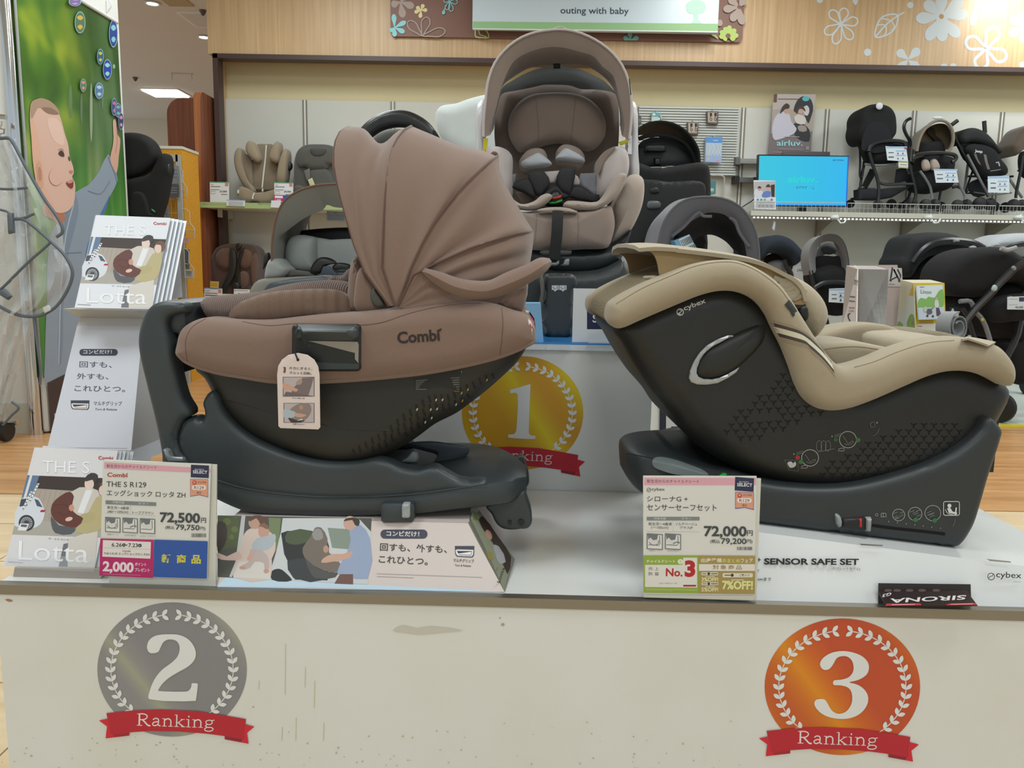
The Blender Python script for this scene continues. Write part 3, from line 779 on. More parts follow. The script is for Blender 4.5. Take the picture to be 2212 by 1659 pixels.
# care label and slots on the shell
w=Wrap(MB(),[bvh_of(shell),bvh_of(cover)],(290,260,2.4043))
w.poly([(1452,1344),(1700,1296),(1695,1412),(1458,1400)],'#1c1d1c')
w.line([(1700,1300),(1697,1408),(1660,1406)],2.5,'#8f9290')
random.seed(5)
for i in range(6):
    y=1350+i*9
    w.line([(1462,y+2),(1688,y-14+i*3)],3.6,'#6f7270')
w.mb.build('care_label',shell)
w=Wrap(MB(),bvh_of(shell),(280,620,2.4043))
def lerp_at(T,x):
    for (x0,y0),(x1,y1) in zip(T,T[1:]):
        if x0 <= x <= x1: return y0+(y1-y0)*(x-x0)/(x1-x0)
    return T[-1][1]
VT=[(1150,852),(1195,825),(1275,775),(1335,745),(1390,690),(1470,625),(1560,562),(1655,560),(1748,512),(1833,465),(1910,440),(1990,395)]
VB=[(1150,872),(1250,862),(1360,822),(1440,770),(1500,730),(1590,672),(1700,618),(1780,560),(1860,500),(1950,425),(2010,365)]
for j in range(26):
    x=1985-33*j; y=lerp_at(VT,x); k=0
    while y+20 < lerp_at(VB,x) and k < 5:
        l=min(36,lerp_at(VB,x)-y-4); a=x+k*5
        if w.ok((a,y),(a+10,y+l)):
            w.line([(a-3,y),(a,y+l*.5),(a+8,y+l)],10 if x > 1300 else 7,'#0a0b0a',smooth=3)
            if 1480 < x < 1880 and (j*3+k) % 4 < 2: w.ell(a+3,y+l*.7,4,8,'#b9b9ae' if x < 1720 else '#b08f1c',20,10)  # pale flecks painted as glints seen through the slots
        y += 47; k += 1
w.mb.build('vent_slot_pattern',shell)
w=Wrap(MB(),bvh_of(shell),(280,620,2.4043))
w.mb.tube(w.path([(470,580),(640,620),(900,690),(1150,740),(1350,745)]),0.0008,M_blk,5); w.mb.build('shell_seam',shell)
# cushions
b=MB()
b.slab(px(k1([(350,950),(358,934),(380,918),(500,905),(640,892),(740,864),(850,841),(950,832),(1050,838),(1110,858),(1150,915),(1185,985),(1195,1020),(1000,1035),(700,1060),(450,1055),(385,1020),(362,985)]),1.27,4),1.24,1.53,0.03,M_knit,seg=6)
b.build('leg_cushion',combi)
b=MB(); b.pad(px(k1([(492,1030),(500,990),(540,952),(620,916),(720,890),(850,878),(970,875),(1045,882),(1095,904),(1115,945),(1118,1010),(900,1020),(700,1045)]),1.236,4),(0,-1,0),0.012,M_rib,back=0.02); b.build('thigh_pad',combi)
b=MB()
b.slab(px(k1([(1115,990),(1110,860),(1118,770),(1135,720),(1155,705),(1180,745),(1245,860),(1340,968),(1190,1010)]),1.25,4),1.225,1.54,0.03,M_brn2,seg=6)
b.build('side_wing',combi)
b=MB(); b.pad(px(k1([(1150,985),(1148,860),(1160,790),(1178,765),(1210,810),(1290,925),(1330,970),(1250,992)]),1.222,4),(0,-1,0),0.008,M_brn); b.build('inner_wing',combi)
b=MB(); b.pad(px(k1([(1228,890),(1245,872),(1262,892),(1285,925),(1300,962),(1262,972),(1235,945)]),1.212,4),(0,-1,0),0.004,mat('hinge_plastic','#4b4a45',0.5)); b.build('hinge_disc',combi)
b=MB(); b.slab(px(k1([(1010,830),(1040,805),(1075,812),(1120,770),(1150,780),(1150,850),(1050,850)]),1.36,4),1.34,1.5,0.012,M_knit); b.build('inner_cushion',combi)
# hood of stretched cloth over four hoops
HR=[
 [(1330,964),(1240,850),(1180,740),(1110,520),(1060,330),(1042,220),(1048,120),(1075,60),(1118,38)],
 [(1335,964),(1250,850),(1195,740),(1140,520),(1115,330),(1118,200),(1140,110),(1165,55),(1192,50)],
 [(1340,964),(1262,850),(1212,740),(1172,520),(1165,330),(1178,230),(1205,165),(1238,118),(1262,122)],
 [(1345,964),(1275,850),(1235,740),(1218,520),(1222,330),(1238,245),(1262,190),(1285,145),(1300,122)],
 [(1349,964),(1284,860),(1265,720),(1258,535),(1265,355),(1282,240),(1308,160),(1340,98),(1372,62)],
 [(1352,964),(1292,870),(1292,700),(1296,550),(1308,380),(1325,240),(1350,140),(1395,65),(1440,36)],
 [(1358,964),(1340,870),(1370,700),(1400,550),(1440,380),(1470,240),(1490,140),(1515,80),(1540,78)],
 [(1362,964),(1372,870),(1430,700),(1480,550),(1550,380),(1600,260),(1640,180),(1665,140),(1690,138)],
 [(1364,965),(1392,860),(1470,690),(1540,540),(1640,370),(1710,270),(1760,210),(1790,172),(1812,164)],
 [(1366,966),(1402,850),(1465,720),(1520,600),(1600,480),(1690,370),(1770,290),(1840,225),(1888,190)],
 [(1368,966),(1408,870),(1500,740),(1590,630),(1700,520),(1780,430),(1840,360),(1880,300),(1893,262)],
 [(1370,966),(1408,885),(1510,765),(1620,670),(1750,580),(1840,510),(1900,450),(1940,410),(1955,395)],
 [(1371,966),(1408,880),(1510,775),(1610,705),(1735,640),(1835,590),(1915,550),(1980,515),(2015,495)],
 [(1372,966),(1405,850),(1500,780),(1600,735),(1720,680),(1830,640),(1920,612),(2000,590),(2070,582)],
 [(1374,968),(1420,900),(1520,830),(1620,780),(1740,730),(1850,700),(1940,680),(2010,665),(2064,650)],
 [(1378,970),(1430,915),(1530,860),(1630,815),(1750,770),(1860,745),(1950,730),(2010,722),(2054,718)],
 [(1385,972),(1440,930),(1540,890),(1650,860),(1770,830),(1880,810),(1960,795),(2010,780),(2045,768)],
 [(1390,974),(1450,950),(1550,925),(1660,905),(1780,890),(1890,870),(1970,850),(2020,830),(2042,820)],
 [(1395,977),(1460,970),(1560,962),(1670,957),(1790,957),(1900,957),(1980,957),(2020,950),(2036,905)]]
NS=13
def hoop(pts,c,yn,yc,ns=NS,ex=2.7,mirror=True):
    P=cr_spline([Vector((a,b,0)) for a,b in c(pts)],8); P=resample(P,80)
    out=[]
    for i in range(ns):
        a=math.pi/2*i/(ns-1); u=math.sin(a)**(2/ex); y=yn+(yc-yn)*(1-math.cos(a)**(2/ex))
        q=P[min(79,int(round(u*79)))]; out.append(at(q.x,q.y,y))
    if mirror: out += [Vector((p.x,2*yc-p.y,p.z)) for p in out[-2::-1]]
    return out
rows=[hoop(r,k1,1.2,YC) for r in HR]
RIB=[0,5,9,13,18]
fine=[]
for a,e in zip(RIB,RIB[1:]):
    cols=[cr_spline([rows[i][j] for i in range(a,e+1)],4) for j in range(len(rows[0]))]
    seg=[list(r) for r in zip(*cols)]
    fine += seg if not fine else seg[1:]
# soft folds running out from the hinge
for i,r in enumerate(fine):
    for j,p in enumerate(r):
        t=j/(NS-1) if j < NS else (2*NS-2-j)/(NS-1)
        amp=0.0034*math.sin(math.pi*min(1,t))*(1.3 if i < 52 else 1.4)
        r[j]=p+Vector((0,-1 if j < NS else 1,0))*amp*math.sin(i*(0.62 if i < 52 else .9)+3*t)
b=MB(); b.sheet(fine,0.004,M_brn); hood=b.build('hood',combi,sharp=50)
for i in RIB[1:4]:
    b=MB(); b.tube([p+Vector((0,-0.003 if j < NS else 0.003,0.0015)) for j,p in enumerate(rows[i])],0.0021,M_pip,6); b.build('hood_piping',hood)
b=MB(); b.tube([p+Vector((-0.001,0,0)) for p in rows[0]],0.0026,M_tan if False else M_pip,6); b.build('hood_edge',hood)
b=MB(); b.pad(px(k1([(1046,148),(1033,160),(1031,250),(1046,264),(1056,240),(1054,165)]),1.27,0),(-0.3,-1,0),0.004,M_tan); b.build('leather_tab',hood)
b=MB(); b.ellipsoid(at(*k1([(1870,182)])[0],YC-.01),(0.007,0.007,0.007),M_pip); b.build('hood_button',hood)
# cloth collar hanging at the head end
b=MB()
lo=cr_spline([Vector((*q,0)) for q in k1([(1500,778),(1560,835),(1640,885),(1720,912),(1810,920),(1910,900),(2040,842),(2130,780),(2163,742)])],5)
hi=cr_spline([Vector((*q,0)) for q in k1([(1505,776),(1600,800),(1680,828),(1770,842),(1850,838),(1930,800),(2040,756),(2108,722),(2155,726)])],5)
nn=len(lo); rw=[]
for t,bul in ((0,0.0),(.2,.012),(.45,.016),(.7,.013),(.9,.007),(1,0.0)):
    rw.append([at(*(lo[i].lerp(hi[i],t)).xy,1.198+0.16*max(0,i/(nn-1)-.35)**1.5-bul) for i in range(nn)])
b.sheet(rw,0.006,M_brn); b.build('hood_collar',hood)
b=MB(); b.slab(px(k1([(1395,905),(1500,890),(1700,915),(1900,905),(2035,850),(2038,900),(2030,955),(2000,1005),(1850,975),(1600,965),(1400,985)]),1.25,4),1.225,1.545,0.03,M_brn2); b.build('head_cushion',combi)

# tag hanging from the grip
tg=thing('hang_tag','white paper instruction tag hanging on a black cord from the brown seat grip','tag',at(*k1([(855,1600)])[0],1.158))
b=MB()
ring=px(k1([(742,1320),(748,1275),(768,1242),(800,1218),(850,1208),(900,1218),(935,1243),(955,1278),(962,1320),(966,1594),(956,1605),(760,1598),(749,1588)]),1.158,0)
b.slab(ring,1.1575,1.159,0.0003,mat('tag_paper','#d8c9c4',0.6))
p=Print(b,(0,1.1575,0),(0,-1,0),(290,260,2.4043))
p.ell(850,1243,8,8,'#1a1a1a',n=14)
p.poly([(773,1283),(782,1280),(788,1284),(786,1310),(774,1312),(778,1290)],'#6d4a42')
p.text('片方にぎると、',804,1294,925,1298,15,'#463c3a',0.012,ref='all'); p.text('クルッと回転。',806,1318,922,1322,15,'#463c3a',0.012,ref='all')
def photo_a(x0,y0,x1,y1,k):
    X=lambda u,v: (x0+(x1-x0)*u,y0+(y1-y0)*v)
    p.poly([X(0,0),X(1,0),X(1,1),X(0,1)],'#4a3a3c'); p.poly([X(.02,.02),X(.98,.02),X(.98,.98),X(.02,.98)],'#b5aaac')
    if k == 0:
        p.poly([X(.25,.98),X(.3,.6),X(.5,.3),X(.62,.05),X(.98,.02),X(.9,.5),X(.8,.98)],'#77696a',0); p.poly([X(.02,.3),X(.2,.4),X(.36,.55),X(.48,.65),X(.42,.75),X(.25,.68),X(.02,.62)],'#c99a86',3)
        p.poly([X(.4,.35),X(.55,.1),X(.62,.2),X(.55,.4)],'#a98d80',3); p.poly([X(.02,.98),X(.1,.75),X(.5,.85),X(.98,.98)],'#6b5f60')
    else:
        p.poly([X(.1,.6),X(.3,.2),X(.55,.02),X(.85,.05),X(.9,.4),X(.75,.8),X(.5,.98),X(.25,.95)],'#8b7b77',3); p.ell(*X(.57,.22),10,12,'#b08b79')
        p.poly([X(.02,.3),X(.2,.35),X(.4,.5),X(.35,.7),X(.02,.75)],'#a9b4bd',3); p.poly([X(.35,.52),X(.6,.55),X(.74,.62),X(.6,.72),X(.4,.68)],'#c39a86',3)
        p.poly([X(.15,.75),X(.4,.85),X(.7,.9),X(.5,.99),X(.25,.98)],'#39363a',3); p.poly([X(.42,.9),X(.6,.8),X(.62,.86)],'#e6e6e6')
photo_a(772,1332,936,1434,0); photo_a(776,1468,936,1570,1)
p.text('グリップをにぎる',820,1446,884,1448,8,'#3d3434',0.02,ref='all'); p.text('片手でクルッ！',824,1582,884,1584,8,'#3d3434',0.02,ref='all')
b.build('tag_card',tg)
b=MB(); b.tube([at(*q,d) for q,d in zip(k1([(850,1246),(838,1215),(830,1190),(840,1120),(850,1085),(862,1088),(868,1110)]),(1.157,1.157,1.158,1.160,1.163,1.162,1.161))],0.0013,M_blk,6)
b.tube([at(*q,1.161) for q in k1([(868,1110),(880,1140),(905,1172),(932,1155),(890,1148),(868,1120)])],0.0009,M_blk,5)
b.build('cord',tg)
# ================================================================ BEIGE AND BLACK CHILD SEAT seen from its side
c3=crop(1280,500,2.370); c6=crop(1300,500,4.424); c7=crop(1700,600,4.32); c8=crop(1330,850,2.508)
K3,K6,K7,K8=(1280,500,2.370),(1300,500,4.424),(1700,600,4.32),(1330,850,2.508)
M_bei=cloth('sand_cloth','#9d9079'); M_bei2=cloth('sand_light_cloth','#a59982')
M_mesh=mat('sand_mesh','#8f8369',0.95,bump=1.0,bscale=420,kind='voronoi')
M_dk2=mat('matte_black_plastic','#1c1d1b',0.48,bump=0.1,bscale=800)
M_base2=mat('matte_slate_plastic','#2b3032',0.45,bump=0.1,bscale=800)
M_silv=mat('satin_silver','#a9abac',0.35,0.55)
sir=thing('child_car_seat','sand beige and black swivel child car seat on a white wedge box','child car seat',at(1780,1160,1.38))
b=MB()
b.slab(px(c8([(480,450),(600,432),(800,475),(950,493),(1150,498),(1300,483),(1500,433),(1700,363),(1860,273),(1950,191),(1985,131),(2005,122),(2050,158),(2074,195),(2068,232),(2040,322),(2000,440),(1960,580),(1925,690),(1895,748),(1862,795),(1835,817),(1800,820),(1500,782),(1200,748),(900,708),(780,692),(600,665),(400,620),(300,560)]),1.19,4),1.172,1.56,0.014,M_base2)
prop_grid([(40,305,410,1.29,1.335),(70,318,470,1.245,1.36),(130,335,540,1.21,1.385),(220,352,590,1.19,1.41),(340,380,620,1.18,1.45),(460,415,640,1.178,1.5),(620,450,665,1.178,1.53)],c8,M_base2,b)
sb=b.build('base',sir)
b=MB()
b.slab(px(c3([(105,495),(150,570),(200,660),(300,812),(400,928),(460,1018),(560,1112),(700,1197),(850,1257),(1000,1297),(1200,1314),(1400,1302),(1600,1264),(1800,1194),(1950,1087),(2060,952),(2114,800),(1950,690),(1800,650),(1600,690),(1300,790),(1150,720),(1000,560),(850,350),(650,250),(300,350)]),1.235,4),1.195,1.56,0.04,M_dk2,ry=0.045,seg=7)
ss=b.build('shell',sir)
BAND=[(140,495),(104,488),(76,455),(72,415),(85,372),(115,345),(250,272),(400,210),(520,166),(640,146),(740,150),(850,196),(950,270),(1010,350),(1060,430),(1110,510),(1170,600),(1225,664),(1270,690),(1330,685),(1430,655),(1550,605),(1700,560),(1850,543),(1960,552),(2060,585),(2108,635),(2138,690),(2140,740),(2128,775),(2108,790),(2000,738),(1900,714),(1800,714),(1700,739),(1550,803),(1400,868),(1290,904),(1200,913),(1130,896),(1070,850),(1030,780),(1000,690),(960,580),(920,500),(880,410),(830,350),(750,312),(650,304),(550,326),(400,386),(250,450)]
ring=px(c3(BAND),1.195,4)
b=MB(); b.slab(ring,1.165,1.25,0.022,M_bei,seg=6,ry=0.028)
band=b.build('side_cover',sir)
b=MB(); b.slab(ring,1.50,1.585,0.022,M_bei,seg=6); b.build('side_cover',sir)
# head end, mesh back and foot end joining the two sides
b=MB(); b.slab(px(c3([(76,455),(72,415),(85,372),(115,345),(250,262),(400,205),(420,300),(250,400),(140,480)]),1.24,4),1.235,1.52,0.02,M_mesh); b.build('mesh_back',sir)
b=MB(); b.slab(px(c3([(1700,585),(1850,560),(1960,565),(2060,600),(2104,650),(2125,700),(2120,770),(2000,725),(1850,700),(1700,720)]),1.24,4),1.225,1.53,0.02,M_bei2); b.build('foot_cushion',sir)
b=MB(); b.slab(px(c7([(262,640),(330,606),(500,592),(640,596),(800,622),(1000,668),(1070,700),(1100,800),(700,900),(450,900),(350,800)]),1.28,4),1.262,1.40,0.012,M_bei2)
sc=b.build('seat_cushion',sir)
w=Wrap(MB(),bvh_of(sc),K7); w.mb.tube(w.path([(330,668),(450,650),(600,640),(700,645),(850,668),(980,696)]),0.0012,M_bei,6); w.mb.build('piping',sc)
b=MB(); b.slab(px(c7([(900,690),(1000,610),(1110,525),(1165,492),(1360,492),(1640,560),(1900,640),(1950,800),(1300,860),(1000,800)]),1.43,4),1.40,1.53,0.012,mat('sand_ribbed','#968c76',0.95,bump=0.9,bscale=150,kind='wave',stretch=(.6,.1,1)),seg=4); b.build('leg_rest',sir)
b=MB(); b.slab(px(c7([(262,640),(290,560),(340,520),(480,470),(650,430),(800,425),(950,450),(1100,540),(1000,620),(900,700),(500,800)]),1.48,4),1.465,1.53,0.012,M_bei); b.build('far_wing',sir)
b=MB(); b.bx((at(*c7([(250,900)])[0],1.4).x,1.24,at(1800,850,1.4).z-0.1),(at(*c7([(1500,900)])[0],1.4).x,1.53,at(1800,830,1.4).z),M_dk2); b.build('seat_pan',sir)
# headrest wing
b=MB(); b.slab(px(c6([(1720,400),(1850,440),(1960,500),(2060,590),(2120,680),(2147,770),(2142,850),(2100,930),(2020,1010),(1900,940),(1760,700)]),1.30,5),1.27,1.50,0.03,M_bei2,seg=6)
hr=b.build('headrest',sir)
b=MB(); b.strap([at(*q,1.262) for q in c6([(1850,730),(1900,715),(1945,705)])],.02,.004,M_blk)
b.pad(px(c6([(1860,740),(1950,705),(1975,780),(1965,840),(1930,860)]),1.262,2),(0,-1,0),0.006,M_blk); b.build('headrest_guide',hr)
# sun hood folded back with its stiff peak
top=[(285,150),(420,140),(600,147),(900,177),(1200,216),(1450,262),(1600,312),(1750,388),(1850,445),(1920,525),(1958,640)]
low=[(287,158),(440,184),(600,200),(900,215),(1200,240),(1400,300),(1550,380),(1680,480),(1760,560),(1810,620),(1850,700)]
TN=cr_spline([Vector((*q,0)) for q in c6(top)],5)
rw=[]
for y,dz in ((1.215,-.004),(1.245,0.0),(1.30,.004),(1.385,.006),(1.47,.004),(1.525,0),(1.555,-.004)):
    sh=0.012*(abs(y-1.385)/.17)**2
    rw.append([Vector((at(p.x,p.y,1.215).x+sh*(1 if i < 12 else 0),y,at(p.x,p.y,1.245 if y > 1.22 else 1.215).z+dz)) for i,p in enumerate(TN)])
b=MB(); b.sheet(rw,0.006,M_bei2); sh_=b.build('sun_hood',sir)
SP=[(430,178),(480,205),(515,260),(535,330),(560,430),(700,420),(900,350),(1100,310),(1300,330),(1500,430),(1660,560),(1780,680),(1860,700),(1950,690),(1955,640),(1915,530),(1845,452),(1740,392),(1600,318),(1440,270),(1200,224),(900,185),(600,155)]
b=MB(); b.slab(px(c6(SP),1.225,3),1.2235,1.228,0.001,cloth('tan_hood_cloth','#a08862')); b.build('hood_panel',sh_)
b=MB(); b.slab(px(c6(SP),1.225,3),1.543,1.547,0.001,cloth('tan_hood_cloth','#a08862')); b.build('hood_panel',sh_)
b=MB()
for pth,r in (([(1690,500),(1760,520),(1830,480),(1880,540),(1850,600),(1790,640)],.006),([(1720,540),(1780,560),(1840,530),(1870,580)],.005),([(1640,440),(1720,470),(1800,470),(1850,500)],.005),([(1740,600),(1800,600),(1840,580)],.005),([(1780,640),(1850,640),(1920,600),(1945,560)],.004)):
    b.tube([at(*p.xy,1.222) for p in cr_spline([Vector((*q,0)) for q in c6(pth)],4)],r,M_bei2,8,flat=.6,up=(0,1,0))
b.build('hood_gathers',sh_)
b=MB(); b.slab(px(c6([(400,432),(430,422),(560,428),(575,440),(520,455),(430,460),(405,450)]),1.235,2),1.225,1.245,.004,M_bei2); b.build('hood_clip',sh_)
# lower strap buckle on the cover
w=Wrap(MB(),bvh_of(band),K6)
w.poly([(1746,700),(1785,655),(1800,660),(1868,760),(1835,815),(1815,800),(1806,770)],'#20221f',lift=0.002)
w.line([(1795,665),(1830,720),(1845,745)],7,'#8f928c'); w.line([(1808,712),(1832,706),(1842,724),(1822,734),(1810,714)],4,'#b8bab2')
w.mb.build('strap_buckle',band)
w=Wrap(MB(),bvh_of(band),K6)
def stripe(a0,a1,b0,b1,col):
    A=cr_spline([Vector((*q,0)) for q in a0],4); B=cr_spline([Vector((*q,0)) for q in b0],4); L=w.lay()
    w.mb.grid([[w.w(p.x,p.y,L) for p in A],[w.w(p.x,p.y,L) for p in B]],flat(col),smooth=False)
S0=[(1612,868),(1750,905),(1880,945),(1960,990),(2030,1050),(2110,1130),(2190,1230)]
sh2=lambda d: [(x+d*.62,y+d) if i < 3 else (x+d*.25,y+d*.9) for i,(x,y) in enumerate(S0)]
stripe(sh2(0),0,sh2(38),0,'#453c37'); stripe(sh2(38),0,sh2(100),0,'#cfc9b4'); stripe(sh2(100),0,sh2(138),0,'#453c37')
for d in (-24,162,184): w.line([(x,y) for x,y in sh2(d)],4,'#8f8068',smooth=3)
w.mb.build('striped_tape',band)
w=Wrap(MB(),bvh_of(band),K3)
w.mb.tube(w.path([(120,372),(250,294),(400,228),(520,180),(640,158),(740,162),(850,208),(950,284),(1005,355)]),0.0009,cloth('sand_stitch','#857355'),5)
w.mb.tube(w.path([(1340,696),(1440,668),(1560,618),(1710,572),(1850,558)]),0.0009,cloth('sand_stitch','#857355'),5)
w.mb.build('stitching',band)
b=MB()
fl=[[at(*q,1.185+d) for q in c7([(1630,576),(1680,556),(1780,572),(1880,592),(1946,606)])] for d in (0,)]+[[at(*q,1.162) for q in c7([(1640,580),(1690,572),(1770,598),(1840,622),(1880,638)])]]
b.sheet(fl,.003,M_bei2); b.build('fabric_flap',band)
# silver trim and side guard
w=Wrap(MB(),bvh_of(ss),K6)
gd=[w.w(*q,0.0) for q in [p.xy for p in cr_spline([Vector((*q,0)) for q in [(1250,990),(1370,935),(1480,896),(1540,890),(1563,920),(1548,1030),(1480,1130),(1400,1210),(1308,1292),(1200,1360),(1100,1400),(990,1408),(915,1380),(902,1320),(930,1230),(985,1150),(1120,1062)]],4,True)]]
b=MB(); b.pad(gd,(0,-1,0),0.012,M_dk2,back=0.004); b.build('side_guard',ss)
TR=[(1252,992),(1205,990),(1100,1030),(1000,1088),(930,1158),(872,1248),(836,1340),(828,1400),(848,1440),(900,1458),(1000,1461),(1100,1446),(1200,1396),(1280,1342),(1309,1300),(1302,1297),(1200,1360),(1120,1395),(1050,1411),(970,1407),(920,1384),(901,1350),(906,1300),(932,1230),(972,1170),(1032,1115),(1120,1064),(1200,1020),(1248,1003)]
b=MB(); q=[w.w(*p,0.0) for p in TR]
b.slab([Vector((p.x,0,p.z)) for p in q],min(p.y for p in q)-.005,max(p.y for p in q)+.004,0.0015,M_silv); b.build('silver_trim',ss)
# maker's mark
w=Wrap(MB(),bvh_of(ss),K6)
w.text('cybex',795,772,1003,693,62,'#c6c7c4',0.018,ref='all')
LG='#c6c7c4'
w.line([(749+31*math.cos(R(a)),770+31*math.sin(R(a))) for a in range(0,360,15)],8,LG,closed=True)
w.line([(733,792),(742,778),(756,768),(766,752)],8,LG,3); w.line([(740,752),(757,751),(768,760)],7,LG,3); w.line([(731,778),(741,790),(756,789)],7,LG,3)
w.mb.build('lettering',ss)
# embossed three-pointed pattern
def inside(pt,poly):
    x,y=pt; r=False; j=len(poly)-1
    for i in range(len(poly)):
        if (poly[i][1] > y) != (poly[j][1] > y) and x < (poly[j][0]-poly[i][0])*(y-poly[i][1])/(poly[j][1]-poly[i][1])+poly[i][0]: r=not r
        j=i
    return r
R1=[(990,700),(1015,780),(1060,860),(1110,900),(1180,918),(1210,920),(1080,975),(860,1055),(700,1060),(655,1010),(760,915),(900,800)]
R2=[(1820,970),(1900,1000),(1860,1090),(1760,1180),(1500,1270),(1250,1280),(1130,1250),(1200,1180),(1380,1100),(1560,1020),(1700,970)]
M_vent=flat('#080908',0.8)
for R0,dx,dy,hole in ((R1,48,34,(870,950,80,24)),(R2,52,32,None)):
    w=Wrap(MB(),bvh_of(ss),K3)
    for j in range(22):
        for i in range(22):
            x=640+i*dx+(j % 2)*dx/2 if R0 is R1 else 1100+i*dx+(j % 2)*dx/2; y=(690 if R0 is R1 else 960)+j*dy-(i*3 if R0 is R1 else i*0)
            if not inside((x,y),R0): continue
            if hole and ((x-hole[0])/hole[2])**2+((y-hole[1])/hole[3])**2 < 1: continue
            L=w.lay() if False else 0.0008
            for a in (90,215,-30):
                dxx,dyy=math.cos(R(a))*19,math.sin(R(a))*19*.9
                nx,ny=-dyy/19*3.4,dxx/19*3.4
                w.mb.add([w.w(x+nx,y+ny,L),w.w(x-nx,y-ny,L),w.w(x+dxx-nx,y+dyy-ny,L),w.w(x+dxx+nx,y+dyy+ny,L)],[(0,1,2,3)],M_vent,False)
    w.mb.build('embossed_pattern',ss)
# printed pictograms
w=Wrap(MB(),[bvh_of(ss),bvh_of(sb)],K8)
G='#a3a6a2'; D='#6f726f'
def circ(cx,cy,r,wd,col,n=24): w.line([(cx+r*math.cos(2*math.pi*i/n),cy+r*.97*math.sin(2*math.pi*i/n)) for i in range(n)],wd,col,closed=True)
circ(1053,349,46,3.5,G); circ(1258,250,46,3.5,G)
for cx,cy,col in ((1003,370,'#2f6b38'),(986,347,'#9c2b2b'),(1313,252,'#2f6b38'),(1192,250,'#244f2c')): w.ell(cx,cy,13,12,col,n=18)
for ox,oy in ((1053,349),(1258,250)):
    w.line([(ox-28,oy-20),(ox-10,oy+5),(ox,oy+20),(ox+25,oy+8),(ox+32,oy+18)],3,D,3); w.line([(ox-20,oy+22),(ox,oy+28),(ox+26,oy+20)],3,D,3)
for ox,oy in ((1125,285),):
    for d in (-24,0,24): w.line([(ox+d-8,oy+25),(ox+d-12,oy-15),(ox+d,oy-30),(ox+d+12,oy-20),(ox+d+10,oy+22)],2.5,D,3,True)
    w.line([(ox-30,oy+32),(ox+60,oy+14)],2.5,D)
w.poly([(930,375),(950,368),(965,380),(972,368),(978,385),(965,400),(945,402),(935,390)],'#b9bbb8',2); w.line([(915,360),(985,362),(990,420),(940,415),(915,360)],2,D)
for ox,oy in ((1022,398),(1222,305)): w.line([(ox-18,oy+6),(ox-14,oy-4),(ox,oy-9),(ox+14,oy-8),(ox+18,oy),(ox+12,oy+6)],2.5,G,0,True)
for ox,oy in ((965,328),(1172,232)):
    w.ell(ox,oy,3,4,G,n=8)
    for k in range(3): w.line([(ox+12,oy-3+k*6-4),(ox+50,oy-14+k*6-4)],2,D)
w.line([(1378,160),(1400,152),(1406,178),(1384,184),(1378,160)],3,D); w.ell(1415,158,6,6,D,n=12)
w.line([(1395,230),(1415,215),(1428,190)],2,D,3)
w.mb.build('printed_pictogram',ss)
w=Wrap(MB(),bvh_of(sb),K8)
circ(1533,658,33,3,G); circ(1622,652,37,3,G); circ(1718,648,43,3,G)
for ox,oy in ((1533,658),(1622,652),(1718,648)):
    random.seed(int(ox))
    for k in range(6):
        x,y=ox+random.uniform(-22,22),oy+random.uniform(-20,20); w.line([(x-12,y+4),(x+12,y-5)],4,D)
w.ell(1625,684,13,13,'#2f6b38',n=16); w.ell(1728,688,13,13,'#2f6b38',n=16)
w.line(rounded(1776,585,1862,660,10),4,'#c9ccca',closed=True)
w.ell(1808,608,11,11,'#d2d4d2',n=16); w.poly([(1795,622),(1812,618),(1825,640),(1850,646),(1848,655),(1805,648)],'#d2d4d2'); w.line([(1845,618),(1840,660)],8,'#d2d4d2'); w.line([(1786,628),(1800,650),(1830,658)],3,'#d2d4d2',3)
w.line([(1438,650),(1450,648),(1464,650),(1465,668),(1450,667),(1438,669),(1438,650)],3,G); w.line([(1450,649),(1450,667)],2,G); w.line([(1414+7*math.cos(R(a)),657+7*math.sin(R(a))) for a in range(0,360,30)],2,G,closed=True)
for i,x in enumerate((1480,1526,1574,1620,1666,1712,1760)): w.line([(x,690+i*6),(x,697+i*6)],3,G)
w.line([(1826,720),(1836,700),(1838,680)],2,D,3)
w.mb.build('printed_pictogram',sb)
w=Wrap(MB(),bvh_of(sb),K8)
w.line([(1390,715),(1500,730),(1650,746),(1785,762)],16,'#17191a',3)
w.mb.build('guide_slot',sb)
w.poly([(198,375),(206,352),(235,343),(300,352),(400,385),(480,418),(503,440),(470,446),(330,440),(250,418),(208,398)],mat('grey_button','#5b6464',0.5),3,.006); w.mb.build('release_pad',sb); w=Wrap(MB(),bvh_of(sb),K8)
b=MB(); b.pad([w.w(*q) for q in [(560,440),(575,430),(595,431),(606,437),(595,445),(570,446)]],(0,-1,.2),.002,flat('#1f9a3c')); b.build('green_indicator',sb)
b=MB()
q=[w.w(*p) for p in [(1186,655),(1195,648),(1212,658),(1222,690),(1218,720),(1205,725),(1192,705)]]
b.pad(q,(0,-1,0),.008,mat('lever_grey','#8f9494',.4)); lv=b.build('latch_lever',sb)
b=MB(); b.pad([w.w(*p) for p in [(1224,678),(1360,668),(1362,740),(1222,722)]],(0,-1,0),.006,M_blk); b.build('latch_body',lv)
b=MB(); b.pad([w.w(*p,.005) for p in [(1318,680),(1332,678),(1332,726),(1318,724)]],(0,-1,0),.003,flat('#c3272b')); b.build('red_band',lv)
b=MB(); b.pad([w.w(*p,.004) for p in [(1354,672),(1382,670),(1376,748),(1352,745)]],(0,-1,0),.007,mat('lever_grey','#8f9494',.4)); b.build('lever_tip',lv)
w=Wrap(MB(),bvh_of(sb),K8)
w.mb.tube(w.path([(42,318),(120,335),(200,352)]),.0009,M_blk,5); w.mb.build('seam',sb)
